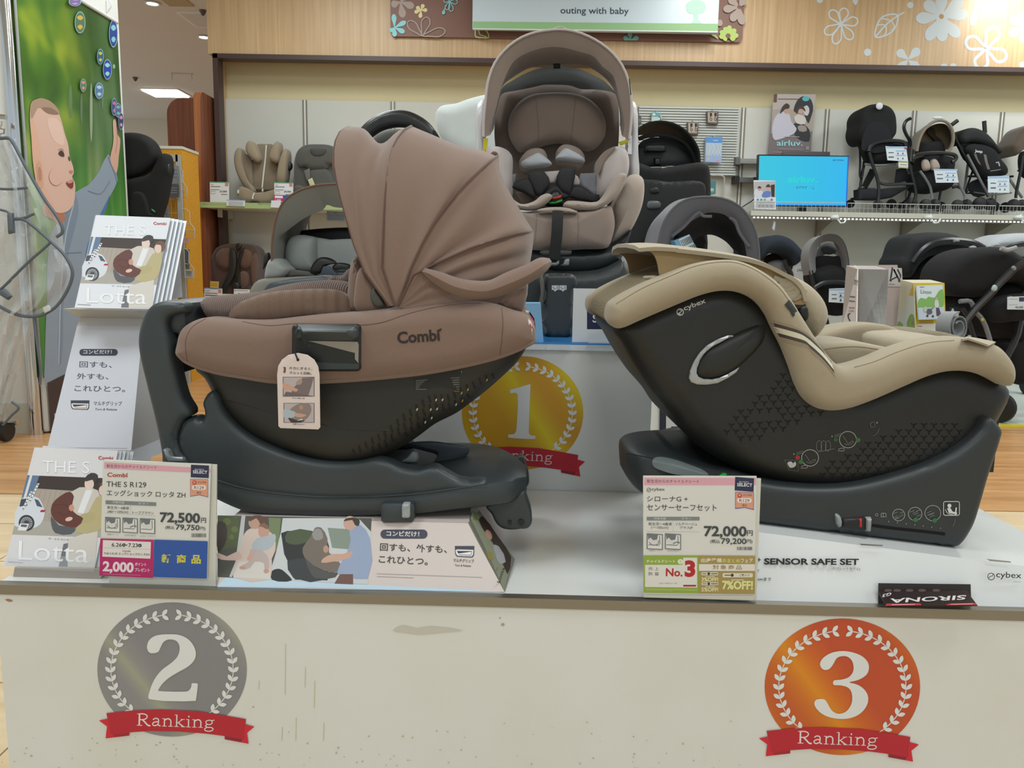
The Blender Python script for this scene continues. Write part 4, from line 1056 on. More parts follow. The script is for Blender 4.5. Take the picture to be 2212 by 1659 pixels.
# roll of grey webbing lying behind on the foot cushion
cen=at(*c7([(1540,462)])[0],1.46); ax=Vector((0.45,-0.89,0.05)).normalized(); e1=Vector((0,0,1)); e1=(e1-ax*e1.dot(ax)).normalized(); e2=ax.cross(e1)
sp=[cen+(e1*math.cos(a)+e2*math.sin(a))*(0.0285-0.0042*a/math.pi) for a in [i*0.22 for i in range(62)]]
b=MB(); rws=[]
for i,p_ in enumerate(sp):
    n_=(p_-cen).normalized(); rws.append([p_+ax*.014+n_*.001,p_-ax*.014+n_*.001,p_-ax*.014-n_*.001,p_+ax*.014-n_*.001])
b.grid(rws,mat('grey_webbing','#84888a',.7,bump=.3,bscale=500),cv=True,cap=True)
tag(b.build('webbing_roll'),'coil of grey webbing lying on the foot end of the beige seat','strap')
# ================================================================ FIRST-PLACE CHILD SEAT on the podium, facing the viewer
A=crop(1000,50,5.183); Bq=crop(1000,360,4.1476)
M_tau=cloth('taupe_cloth','#8a7a70'); M_tau2=cloth('taupe_inner_cloth','#7a6b62'); M_lav=cloth('pale_lavender_cloth','#b7adab'); M_lt=cloth('light_taupe_cloth','#a3958a')
M_web=mat('black_webbing','#17181a',.7,bump=.4,bscale=500); M_wsh=mat('white_shell','#c9c8cc',.35)
M_gshell=mat('dark_green_black_plastic','#20282a',.4)
def P_(name,par,pts,D,th,m,sm=4,back=.01,n=(0,-1,0),k=5,**kw):
    b=MB(); b.pad(px(pts,D,sm),n,th,m,back=back,k=k); return b.build(name,par,**kw)
def arc(pts,D,n=41): return px(pts,D,6,False,n)
r1=thing('child_car_seat','taupe child car seat under an arched hood on top of the podium','child car seat',at(1208,735,1.98))
OUT=[(230,1275),(232,1100),(250,900),(282,650),(355,450),(480,290),(640,170),(800,108),(1000,76),(1150,76),(1320,115),(1500,200),(1650,312),(1760,440),(1830,580),(1870,740),(1886,900),(1882,1100),(1862,1300)]
I1=[(302,1255),(292,1160),(325,1060),(385,850),(450,650),(560,432),(690,342),(920,270),(1100,268),(1285,312),(1470,372),(1560,480),(1680,582),(1745,800),(1790,1000),(1812,1150),(1790,1270)]
I2=[(340,1180),(370,1000),(405,850),(440,700),(560,600),(750,492),(880,468),(1010,460),(1200,455),(1350,462),(1550,570),(1640,660),(1700,755),(1745,900),(1770,1050),(1770,1180)]
b=MB()
ro=arc(A(OUT),1.93); bk=[p+Vector((0,.012,.008)) for p in arc(A(I2),2.16)]; md=[a.lerp(c,.5)+Vector((0,0,.022)) for a,c in zip(ro,bk)]
b.sheet([bk,md,ro],.004,M_lav); hood1=b.build('hood',r1)
b=MB(); b.sheet([[p+Vector((0,.002,-.002)) for p in ro],[a.lerp(c,.55)+Vector((0,-.002,0)) for a,c in zip(ro,arc(A(I1),1.95))],arc(A(I1),1.95)],.003,M_tau); b.build('hood_rim',hood1)
b=MB(); b.sheet([[p+Vector((0,.01,.004)) for p in arc(A(I1),1.95)],arc(A(I2),2.16)],.003,M_tau2); b.build('hood_lining',hood1)
b=MB(); b.tube([p+Vector((0,-.002,0)) for p in ro],.0032,M_lav,6); b.build('hood_piping',hood1)
b=MB(); b.tube(px(A([(1018,76),(1040,58),(1090,52),(1135,58),(1158,76)]),1.935,3,False),.003,M_lav,6,flat=.6); b.build('hood_tab',hood1)
P_('hood_label',hood1,A([(1858,620),(1868,615),(1886,800),(1876,810)]),1.925,.001,M_blk,0,.002)
P_('back_shell',r1,A([(400,860),(450,712),(560,640),(700,562),(850,507),(1000,478),(1150,488),(1300,512),(1450,577),(1600,662),(1740,860),(1500,900),(1050,900),(600,900)]),2.25,.01,mat('black_shell','#141a19',.5))
P_('hood_stem',hood1,A([(995,425),(1105,425),(1092,445),(1092,500),(1010,500),(1010,445)]),2.15,.005,M_blk,0)
P_('backrest',r1,A([(362,1380),(352,1200),(370,1000),(405,860),(440,792),(600,755),(800,715),(900,692),(1050,690),(1200,700),(1320,738),(1500,745),(1700,790),(1738,900),(1748,1200),(1735,1420),(1700,1700),(1650,2000),(450,2000),(400,1700)]),2.2,.03,M_tau2,back=.05)
hd=P_('headrest',r1,A([(505,1150),(522,1050),(572,950),(650,865),(760,802),(900,780),(1100,775),(1250,787),(1380,832),(1480,902),(1560,1002),(1600,1120),(1592,1250),(1545,1340),(1465,1412),(1380,1432),(1250,1385),(1100,1345),(950,1360),(800,1405),(640,1442),(572,1370),(522,1270)]),2.13,.045,M_tau,k=7)
for q in ([(815,830),(832,1000),(848,1200),(840,1380)],[(1262,830),(1245,1000),(1222,1200),(1210,1345)]): w=Wrap(MB(),bvh_of(hd),(1000,50,5.183)); w.mb.tube(w.path(q),.0013,M_tau2,5); w.mb.build('stitching',hd)
for sg,ring in ((0,[(1885,872),(1925,892),(1948,950),(1952,1200),(1957,1500),(1962,1800),(1890,1850),(1860,1500),(1870,1200)]),(1,[(235,850),(180,890),(148,945),(146,1480),(150,1700),(235,1750),(245,1300)])):
    P_('side_shell',r1,A(ring),2.13,.03,M_wsh,back=.08)
P_('warning_sticker',r1,A([(229,1288),(282,1290),(272,1400),(224,1455)]),2.03,.001,flat('#c9bb24'),0,.002)
P_('warning_sticker',r1,A([(1740,1330),(1855,1298),(1852,1335),(1765,1372)]),2.03,.001,flat('#a8a021'),0,.002)
b,pp,nn=card(A([(1850,1258),(1893,1258),(1890,1468),(1845,1460)]),2.05,.002,flat('#d3d5de'))
p=Print(b,pp,nn,(1000,50,5.183)); p.rect(1858,1275,1884,1350,'#c3c6d4'); p.line([(1850,1370),(1848,1390),(1838,1410)],6,'#a8434b',3)
b.build('safety_label',r1)
for ring in ([(1292,425),(1290,385),(1291,347),(1301,332),(1318,320),(1336,316),(1349,320),(1358,338),(1357,372),(1342,402),(1320,428),(1303,434)],[(1046,338),(1052,322),(1066,316),(1085,319),(1099,327),(1107,340),(1107,372),(1106,425),(1097,436),(1078,412),(1060,385),(1049,360)]):
    bo=P_('side_bolster',r1,ring,2.04,.03,M_lav,back=.08)
P_('bolster_pad',r1,[(1292,378),(1291,347),(1301,333),(1316,321),(1330,318),(1318,335),(1303,355)],2.015,.004,M_tau)
for ring in ([(1346,374),(1353,379),(1348,397),(1335,421),(1313,441),(1295,450),(1287,454),(1241,453),(1221,449),(1217,442),(1224,435),(1241,434),(1288,436),(1302,424),(1319,396),(1336,376)],[(1074,380),(1084,403),(1106,428),(1127,441),(1155,434),(1168,423),(1184,418),(1193,424),(1188,433),(1169,447),(1149,453),(1129,452),(1106,446),(1082,420)]):
    b=MB(); b.slab(px(ring,1.96,4),1.945,2.0,.012,M_lt,seg=6,dome=.004); b.build('thigh_pad',r1)
sc1=P_('seat_cushion',r1,[(1090,452),(1130,458),(1190,455),(1241,456),(1289,452),(1318,445),(1326,464),(1328,487),(1323,511),(1316,530),(1309,536),(1265,538),(1210,541),(1150,540),(1108,536),(1094,512),(1088,480)],1.97,.035,M_tau,back=.18,k=7)
for q in ([(660,430),(655,560),(640,700)],[(1030,430),(1035,560),(1028,700)]): w=Wrap(MB(),bvh_of(sc1),(1000,360,4.1476)); w.mb.tube(w.path(q),.001,M_tau2,5); w.mb.build('stitching',sc1)
WG=[(1319,448),(1335,415),(1350,387),(1362,378),(1378,377),(1389,386),(1392,404),(1388,440),(1377,471),(1362,498),(1338,520),(1316,532),(1324,509),(1328,482)]
for g in (WG,[(2412-x,y) for x,y in WG]): wg=P_('outer_wing',r1,g,2.03,.04,M_lt,back=.12)
P_('mesh_panel',r1,Bq([(1052,60),(1196,56),(1204,130),(1232,244),(1180,258),(1105,205),(1048,165),(1040,120)]),2.06,.006,mat('white_mesh','#a9abb4',.9,bump=.9,bscale=420,kind='voronoi'),0)
P_('mesh_panel',r1,Bq([(440,70),(482,60),(470,140),(440,190)]),2.06,.006,mat('white_mesh','#a9abb4',.9),0)
# shoulder pads and harness
M_spd=cloth('blue_grey_pad_cloth','#a4a8ae')
for cov,pad_,in (([(1121,352),(1126,340),(1140,325),(1155,320),(1172,322),(1180,332),(1182,350),(1160,372),(1130,374)],[(1125,352),(1133,345),(1150,335),(1163,330),(1174,336),(1190,350),(1192,355),(1180,360),(1155,364),(1138,364),(1128,360)]),([(1201,344),(1203,325),(1215,313),(1232,313),(1252,322),(1262,336),(1262,352),(1250,366),(1210,360)],[(1200,342),(1206,334),(1214,325),(1222,320),(1238,326),(1262,342),(1263,350),(1245,352),(1220,349),(1203,345)])):
    sp_=P_('shoulder_pad',r1,cov,2.05,.02,M_tau,back=.02); P_('pad_facing',sp_,pad_,2.03,.022,M_spd)
for g in ([(582,62),(730,45),(782,160),(740,220),(690,275),(630,215)],[(440,182),(480,130),(530,112),(592,112),(640,200),(650,290),(560,240),(500,215)],[(872,22),(1003,10),(985,180),(962,255),(880,230),(838,150)],[(975,190),(1055,168),(1150,245),(1222,252),(1212,325),(1100,308),(950,268)],[(700,270),(780,190),(845,170),(900,230),(960,262),(900,300),(780,300)]):
    P_('harness_strap',r1,Bq(g),2.0,.008,M_web,2)
for g in ([(724,45),(867,35),(845,95),(822,150),(776,156),(755,110)],[(1000,66),(1030,90),(1048,130),(1044,168),(978,172)]): P_('crotch_pad',r1,Bq(g),2.03,.006,M_lav,0)
P_('lap_mesh',r1,Bq([(470,225),(520,225),(650,290),(620,330),(530,330),(500,270)]),2.03,.004,M_tau2,0)
bk1=P_('buckle',r1,Bq([(735,345),(760,270),(820,205),(870,225),(895,300),(895,352),(820,360)]),1.99,.02,M_blk,2)
P_('red_release',bk1,Bq([(795,275),(840,270),(885,250),(880,275),(840,288),(798,290)]),1.966,.003,flat('#c3352c'),2); P_('green_indicator',bk1,Bq([(762,318),(830,315),(890,292),(886,312),(830,330),(780,332)]),1.966,.003,flat('#2f9a3a'),2)
P_('pad_flap',r1,Bq([(662,392),(720,372),(830,362),(950,372),(1030,408),(1000,412),(900,395),(800,392),(700,405)]),1.935,.008,M_lt,3)
b=MB(); b.strap([at(*q,d) for q,d in zip(Bq([(850,398),(848,480),(842,600),(830,720),(815,830)]),(1.925,1.918,1.918,1.925,1.93))],.0265,.003,M_web); b.build('crotch_strap',r1)
# lower shell and swivel base
b=MB(); b.slab(px([(1100,520),(1210,536),(1320,528),(1363,497),(1358,515),(1350,535),(1340,560),(1325,578),(1290,590),(1240,595),(1180,595),(1120,585),(1085,560),(1075,525)],2.02,4),1.98,2.25,.03,M_gshell); b.build('lower_shell',r1)
M_s1=mat('dark_grey_base','#2b3032',.42)
b=MB(); b.slab(px([(1090,640),(1100,600),(1120,575),(1200,585),(1290,582),(1330,565),(1338,560),(1350,575),(1358,595),(1359,615),(1357,640),(1357,690),(1080,690)],2.0,4),1.93,2.26,.03,M_s1); b.build('base',r1)
b=MB(); b.slab(px(Bq([(726,1505),(722,1080),(728,1000),(745,965),(800,955),(920,955),(975,962),(1010,990),(1026,1060),(1000,1090),(985,1110),(982,1505)]),1.83,3),1.815,1.95,.012,M_s1); lg=b.build('support_leg',r1)
w=Wrap(MB(),bvh_of(lg),(1000,360,4.1476))
w.rect(796,1064,858,1104,'#b9bcbc'); w.rect(864,1064,928,1104,'#b9bcbc')
for x in (826,896): w.poly([(x-16,1104),(x+16,1104),(x,1120)],'#b9bcbc'); w.line([(x-22,1074),(x-8,1094),(x+6,1094)],5,'#33363a'); w.line([(x+18,1070),(x+18,1098)],5,'#33363a')
w.poly([(745,962),(965,958),(970,975),(750,978)],'#101314'); w.line([(815,968),(905,968)],5,'#8d9191'); w.ell(795,962,14,4,'#1d4a30')
w.mb.build('pictogram_sticker',lg)
P_('adjuster_handle',r1,Bq([(690,765),(700,755),(970,752),(975,770),(960,792),(720,795)]),1.94,.01,mat('dark_grey_handle','#3c4041',.5),2)
for g in ([(780,862),(835,860),(858,838),(862,868),(840,888),(790,885)],[(872,886),(900,870),(915,832),(955,826),(952,860),(945,886)]): P_('guide_clip',r1,Bq(g),1.925,.006,M_gry,2)
P_('loose_plastic_cover',r1,Bq([(700,960),(722,1000),(728,1080),(712,1250),(668,1275),(700,1150),(690,1020)]),1.81,.004,mat('smoky_plastic','#5b5850',.25),0)

# things standing on the podium
b=MB(); b.bx((at(1150,740,1.67).x,1.675,ZD),(at(1400,740,1.67).x,1.93,ZD+.004),mat('blue_acrylic','#2f78b4',.15))
tag(b.build('blue_board'),'thin glossy blue board lying under the first place seat','board')
b,pp,nn=card([(1118,655),(1168,655),(1174,738),(1118,738)],1.70,.06,flat('#7fb0d6',.4))
tag(b.build('blue_carton'),'light blue carton half hidden behind the head end of the brown seat','box')
sg_=thing('select_sign','white sign with a navy square standing on the podium edge','sign',at(1318,741,1.685))
b,pp,nn=card([(1239,623),(1402,625),(1400,741),(1236,739)],1.69,.004,flat('#d5d9de'))
p=Print(b,pp,nn); p.rect(1268,651,1372,711,'#1b2547')
p.text("BUYER'S",1298,674,1345,674,8.5,'#c9ccd6'); p.line([(1279,678),(1362,678)],1.1,'#9aa0b5'); p.text('SELECT',1280,696,1360,697,17,'#dfe2e8',.015)
b.build('sign_board',sg_)
M_acr=mat('clear_acrylic','#dfe8ee',.05,alpha=.35)
b=MB(); b.bx((at(1268,742,1.675).x,1.668,ZD),(at(1345,742,1.675).x,1.686,ZD+.001),M_acr); P0=at(1271,742,1.676)
b.bx((P0.x,1.676,ZD),(at(1340,742,1.676).x,1.679,at(1300,724,1.676).z),M_acr); b.build('clear_holder',sg_)
b=MB()
for i,(x0,x1) in enumerate(((1105,1178),(1180,1232),(1268,1350))): b.bx((at(x0,746,1.652).x,PL(.9,PV,0).y-.012,ZD-.010),(at(x1,746,1.652).x,PL(.9,PV,0).y+.01,ZD+.001),M_acr)
b.build('price_rail',podium)
# ================================================================ CARDS, BOXES AND LEAFLETS ON THE PLINTH
W1=flat('#d9d9d6',.45); INK='#3c3a3b'; DK='#3b3c4d'
ZT=ZP+.001
def PLpix(px_,py_,v):  # picture point on the upright plane v metres behind the front edge
    q=PL(0,v,ZP); r=ray(px_,py_); return EYE+r*((q-EYE).dot(PN)/r.dot(PN))
def quad(P4,t,m,mb=None):
    P4=flatten4(P4); n=(P4[1]-P4[0]).cross(P4[3]-P4[0]).normalized()
    if n.dot(EYE-P4[0]) < 0: n=-n
    mb=mb or MB(); mb.hexa([p-n*t for p in P4]+P4,m); return mb,P4[0],n
# ---- low display box carrying the brown seat
dbx=thing('display_box','long low printed display box with sloping photo front under the brown seat','display box',PL(.5,.15,ZP))
fb=[atz(470,1268,ZT),atz(1090,1279,ZT)]
zt=at(700,1135,1.185).z
dz=at(888,1128,1.18).z
ft=[Vector((fb[0].x,PL(0.2,.075,0).y,dz)),Vector((at(1014,1120,1.19).x,PL(0.6,.075,0).y,dz))]
ft[1]=flatten4([fb[0],fb[1],ft[1],ft[0]])[2]
bk_=[Vector((fb[0].x,1.56,dz)),Vector((ft[1].x-.005,1.56,dz))]; bb_=[Vector((fb[0].x,1.57,ZT)),Vector((fb[1].x-.01,1.50,ZT))]
M_dbx=flat('#c9bdb8',.4)
b=MB(); b.hexa([fb[0],fb[1],bb_[1],bb_[0],ft[0],ft[1],bk_[1],bk_[0]],M_dbx)
n_=(fb[1]-fb[0]).cross(ft[0]-fb[0])
p=Print(b,fb[0],n_,(440,1080,2.9892))
p.poly([(88,560),(140,500),(520,520),(1060,548),(1700,580),(1920,596),(1500,588),(700,566)],'#b9cfe0')
# photograph side: parents by the car
p.poly([(90,100),(1085,118),(1060,545),(90,498)],'#4a4a45'); p.poly([(90,100),(230,102),(225,300),(90,330)],'#4d5638')
for x,y,r in ((150,140,26),(200,190,22),(120,200,24),(180,240,18)): p.ell(x,y,r,r*.9,'#5f6b35',n=12)
p.poly([(90,140),(140,150),(150,250),(110,330),(90,330)],'#3a302a',2); p.poly([(245,100),(270,100),(240,400),(180,500),(165,495),(205,400)],'#b8b7b5')
p.poly([(420,115),(500,118),(480,330),(430,320)],'#6d7a55'); p.poly([(510,118),(1000,118),(1085,210),(1060,545),(400,515),(440,430),(470,330),(500,200)],'#bfc2c4')
p.poly([(500,215),(540,200),(780,205),(810,300),(800,520),(590,515),(560,430),(520,350)],'#242628',0); p.poly([(540,205),(700,200),(690,255),(600,290),(530,270)],'#46523a',2); p.poly([(800,180),(950,190),(1060,260),(1060,330),(830,310)],'#7f8a7f',0)
p.poly([(440,515),(440,460),(490,445),(540,480),(570,520)],'#26272a',3)
p.poly([(540,395),(700,380),(790,400),(790,515),(580,505)],'#33363a',2)
p.poly([(262,220),(300,185),(390,190),(455,230),(462,330),(440,380),(430,515),(190,500),(215,400),(240,300)],'#c7b6ac',2)
p.poly([(90,340),(150,365),(225,330),(250,380),(150,390),(90,375)],'#c3a79d',2); p.poly([(190,500),(230,400),(420,395),(432,512)],'#cbc5bf',0)
p.ell(332,148,42,40,'#b58f7d'); p.poly([(290,120),(330,100),(400,112),(415,190),(385,240),(370,170),(340,118),(300,140)],'#5d4033',2)
p.ell(388,205,36,42,'#b9917f'); p.poly([(355,170),(390,148),(425,180),(410,190),(380,175)],'#7c5b47',2); p.poly([(340,250),(400,235),(460,220),(465,260),(420,320),(330,330),(310,300)],'#a6adb5',2)
p.poly([(300,320),(380,330),(420,380),(415,470),(395,475),(390,410),(330,400),(300,440),(240,450),(235,430),(290,400)],'#b3a3a0',2); p.ell(405,460,18,14,'#b98f80'); p.ell(250,438,20,10,'#b98f80'); p.ell(300,370,26,14,'#c49a88',rot=-50)
p.poly([(690,240),(720,180),(760,180),(800,250),(800,330),(860,380),(890,440),(840,470),(720,430),(650,370),(640,310)],'#6f645b',2); p.poly([(700,220),(730,185),(760,195),(770,250),(720,260)],'#8a8a86',2); p.poly([(655,375),(730,440),(850,470),(880,450),(850,500),(720,505),(690,470)],'#4c4b4b',2)
p.ell(790,318,18,24,'#b08a78'); p.ell(860,385,28,14,'#a9b0b8')
p.poly([(940,175),(1010,160),(1075,250),(1060,510),(900,485),(860,470),(920,350),(950,260)],'#8f9cb8',2); p.poly([(960,330),(900,350),(830,350),(770,380),(760,405),(830,400),(950,370)],'#c09a88',2)
p.ell(945,150,42,46,'#c19c8a'); p.poly([(905,140),(920,120),(1005,122),(1000,170),(975,160),(960,130)],'#37302b',2); p.poly([(845,540),(880,480),(965,480),(965,545)],'#6b4b42',0)
# words
p.poly(rounded(1142,192,1445,250,28),DK); p.text('コンビだけ！',1180,234,1392,238,34,'#dcd5d2',.02,ref='all')
p.text('回すも、外すも、',1138,328,1570,344,50,INK,.012,ref='all'); p.text('これひとつ。',1130,406,1446,422,48,INK,.012,ref='all')
def grip_icon(p,x0,y0,x1,y1):
    X=lambda u,v: (x0+(x1-x0)*u,y0+(y1-y0)*v)
    p.poly([X(0,0),X(1,0),X(.98,.8),X(.9,1),X(.1,.92),X(.02,.7)],DK); p.poly([X(.04,.36),X(.12,.3),X(.95,.34),X(.93,.76),X(.86,.92),X(.14,.85),X(.06,.66)],'#e2dcd9')
    p.poly([X(.1,.42),X(.88,.45),X(.84,.84),X(.2,.78)],DK); p.poly([X(.13,.68),X(.85,.5),X(.82,.78),X(.2,.74)],'#e2dcd9')
grip_icon(p,1622,298,1748,372); p.text('マルチグリップ',1612,402,1745,408,24,INK,.01,ref='all'); p.text('Turn & Release',1622,428,1726,432,13,INK,.01)
for i,(x1,y) in enumerate(((1800,480),(1355,498))):
    p.line([(1118,y-4),(x1,y+20 if i == 0 else y+5)],3,'#a79c9a')
b.build('printed_front',dbx)
# slanting end panel with the sleeping baby
b=MB(); e0,e1,e2,e3=fb[1]+Vector((.001,0,0)),ft[1]+Vector((.001,0,0)),bk_[1]+Vector((.001,-.25,0)),bb_[1]+Vector((.001,-.25,0))
q0,q1,q2=at(1017,1119,1.19),at(1038,1102,1.30),at(1110,1205,1.26)
b,pp,nn=quad([fb[1],Vector((ft[1].x,ft[1].y,dz)),at(1036,1103,1.30),at(1112,1208,1.24)],.002,flat('#77766c',.35))
p=Print(b,pp,nn,(440,1080,2.9892))
p.poly([(1738,72),(1790,90),(1960,330),(1988,385),(1940,590),(1850,380),(1722,120)],'#8c917a'); p.poly([(1745,80),(1775,130),(1740,130)],'#6f8a42')
p.poly([(1775,130),(1800,105),(1900,240),(1985,370),(1960,480),(1900,330),(1830,230)],'#3a2c26',2); p.ell(1840,225,18,34,'#b78d7a',rot=-25); p.poly([(1870,290),(1905,300),(1950,400),(1910,410),(1880,340)],'#a8a7ad',2)
p.poly([(1820,325),(1860,340),(1870,390),(1840,385)],'#94884e'); p.text('Lotta',1912,535,1945,440,22,'#302d2c',.01,up=(-1,-.2)); p.text('THE S',1893,460,1900,435,7,'#48423c',.01,up=(-1,-.2))
b.build('end_panel',dbx)

# ---- price card: a generic builder of the shop's price cards
def price_card(name,lab,c,corners,v,body):
    t=thing(name,lab,'price card',PLpix(corners[3][0]/c[2]+c[0]+60,corners[3][1]/c[2]+c[1],v))
    P4=[PLpix(c[0]+x/c[2],c[1]+y/c[2],v) for x,y in corners]
    b,pp,nn=quad(P4,.0015,W1); p=Print(b,pp,nn,c); body(p); b.build('card',t)
    return t,nn
ICK='#7c8083'
def seat_icon(p,x,y,s,k):
    X=lambda u,v: (x+u*s,y+v*s*.98+u*s*.06)
    p.poly([X(0,0),X(1,0),X(1,1),X(0,1)],'#70757a'); p.poly([X(.06,.06),X(.94,.06),X(.94,.94),X(.06,.94)],'#dcdcda')
    p.poly([X(.06,.06),X(.7,.06),X(.62,.5),X(.3,.56),X(.1,.42)],'#70757a'); p.poly([X(.1,.42),X(.24,.26),X(.4,.42),X(.7,.34),X(.66,.62),X(.4,.7),X(.14,.56)],'#d3d4d3',2)
    if k == 0: p.line([X(.14,.56),X(.4,.74),X(.72,.6),X(.72,.4)],s*.05,'#70757a',3)
    if k == 1: p.line([X(.5,.62),X(.8,.5),X(.92,.56)],s*.07,'#70757a',2)
    p.line([X(.8,.1),X(.82,.62),X(.74,.72),X(.1,.72)],s*.05,'#70757a',0)
def bars(p,x0,y0,x1,h_,col='#55585a'):
    random.seed(2); x=x0
    while x < x1: wv=random.choice((2,3,5)); p.rect(x,y0,x+wv,y0+h_,col); x += wv+random.choice((2,3,4))
def badge(p,x0,y0,x1,y1):
    p.poly([(x0,y0),(x1,y0+8),(x1-3,y1+8),(x0-3,y1)],'#2b2d4c'); w_=x1-x0
    p.text("BUYER'S",x0+w_*.22,y0+(y1-y0)*.42,x1-w_*.28,y0+(y1-y0)*.45,14*w_/175,'#b9bccb',.01); p.text('SELECT',x0+w_*.1,y0+(y1-y0)*.68,x1-w_*.1,y0+(y1-y0)*.72,30*w_/175,'#dfe1e8',.02)
def ribbon_badge(p,x0,y0,x1,y1):
    w_=x1-x0; h_=y1-y0
    p.poly([(x0,y0),(x1,y0+3),(x1,y1),(x0+w_*.5,y1-h_*.12),(x0,y1-6)],'#6a5f93'); p.poly([(x0+3,y0+3),(x1-3,y0+6),(x1-3,y1-6),(x0+w_*.5,y1-h_*.16),(x0+3,y1-12)],'#d99a80')
    p.ell(x0+w_*.24,y0+h_*.2,w_*.12,w_*.12,'#c0272d'); p.text('新',x0+w_*.17,y0+h_*.26,x0+w_*.31,y0+h_*.26,w_*.14,'#e8d8d0',ref='all')
    p.text('安全規格',x0+w_*.42,y0+h_*.24,x0+w_*.9,y0+h_*.25,w_*.13,'#6b4a48',ref='all'); p.poly(rounded(x0+w_*.1,y0+h_*.34,x0+w_*.88,y0+h_*.6,h_*.12),'#e6dcd6')
    p.text('R129',x0+w_*.22,y0+h_*.55,x0+w_*.76,y0+h_*.56,h_*.17,'#4a4a52',.008); p.text('適合',x0+w_*.36,y0+h_*.8,x0+w_*.62,y0+h_*.81,h_*.13,'#4a3a3a',ref='all')
def combi_word(p,x0,y0,x1,y1,h_,col):
    p.text('Combi',x0,y0,x1,y1,h_,col,.02)
def left_body(p):
    p.poly([(998,258),(1822,308),(1820,356),(996,318)],'#d9a3b4'); p.poly([(1992,318),(2012,319),(2010,360),(1992,358)],'#d9a3b4')
    p.text('新生児からのチャイルドシート',1020,310,1498,324,32,'#4c4347',.006,ref='all'); badge(p,1826,282,1998,402); ribbon_badge(p,1818,418,1990,594)
    combi_word(p,1026,396,1218,402,40,'#b23a31'); p.poly([(1205,368),(1222,360),(1212,376)],'#b23a31')
    p.text('THE S R129',1018,490,1398,500,52,'#444749',.004); p.text('エッグショック ロッタ ZH',1020,578,1772,600,58,'#444749',.006,ref='all')
    p.poly([(1010,622),(1494,642),(1492,676),(1010,658)],'#7f8487'); p.text('対象年齢',1078,650,1190,655,22,'#d5d6d6',ref='all'); p.text('カラー',1322,662,1422,666,20,'#d5d6d6',ref='all')
    p.line([(1010,740),(1492,772)],2,'#aeb2b4'); p.line([(1250,670),(1248,755)],2,'#aeb2b4')
    p.text('新生児〜4歳頃',1026,704,1232,712,28,'#55585a',.004,ref='all'); p.text('(40〜105cm)',1030,748,1226,752,30,'#55585a',.004,ref='all'); p.text('トープブラウン',1266,752,1470,758,28,'#55585a',.004,ref='all')
    for i,x in enumerate((1006,1172,1338)): seat_icon(p,x,780+i*6,146,i); p.text(('回転シート','ISOFIX取付','セパレートタイプ')[i],x+20 if i < 2 else x,955+i*8,x+128 if i < 2 else x+150,958+i*8,16,'#9a9da0',ref='all')
    p.text('72,500',1528,826,1912,836,92,'#43474b',.03); p.text('円',1922,836,1970,838,48,'#43474b',.015,ref='all')
    p.text('(税込',1580,900,1668,902,36,'#43474b',.01,ref='all'); p.text('79,750',1680,900,1908,908,50,'#43474b',.02); p.text('円)',1914,910,1964,912,36,'#43474b',.01,ref='all')
    bars(p,1832,938,1966,36); p.rect(1826,940,1970,941,'#8f9294')
    p.poly([(962,985),(1472,998),(1466,1362),(954,1340)],'#b5246a'); p.poly([(988,1000),(1446,1018),(1440,1178),(982,1158)],'#e0dddc')
    p.text('6.26',1070,1062,1168,1064,36,'#3c3a3c',.02); p.ell(1188,1048,18,17,'#3c3a3c'); p.text('木',1179,1058,1197,1058,18,'#dddddd',ref='all'); p.poly([(1210,1038),(1224,1048),(1210,1058)],'#3c3a3c'); p.text('7.23',1230,1066,1320,1068,36,'#3c3a3c',.02); p.ell(1340,1052,18,17,'#3c3a3c'); p.text('水',1331,1062,1349,1062,18,'#dddddd',ref='all')
    p.line([(996,1072),(1434,1088)],1.5,'#8c8788'); p.text('Combi',1174,1112,1252,1114,18,'#b23a31',.02); p.text('THE S R129 エッグショックロッタZH',996,1138,1432,1150,24,'#3c3a3c',.01,ref='all')
    p.text('2,000',984,1292,1280,1306,92,'#e6d9e0',.04); p.text('ポイント',1292,1246,1402,1250,34,'#e6d9e0',.02,ref='all'); p.text('プレゼント',1292,1300,1434,1306,36,'#e6d9e0',.02,ref='all')
    p.line([(985,1322),(1350,1336)],5,'#cf7fa5')
    p.poly([(1478,996),(1988,1012),(1978,1368),(1470,1352)],'#2d56a6')
    for ch,x in (('新',1545),('商',1690),('品',1832)): p.text(ch,x,1216+(x-1545)*.03,x+90,1219+(x-1545)*.03,84,'#d8cf3e',.03,ref='all')
t,nn=price_card('price_card','price card marked 72,500 yen beside the brochure rack on the plinth edge',(0,940,4.424),[(984,240),(2016,276),(1980,1372),(954,1344)],.012,left_body)
P4=[PLpix(x,y,.016) for x,y in ((224,993),(468,1004),(466,1267),(236,1262))]
b,pp,_=quad(P4,.003,mat('cream_card_holder','#d3d3cb',.4)); b.build('card_holder',t)
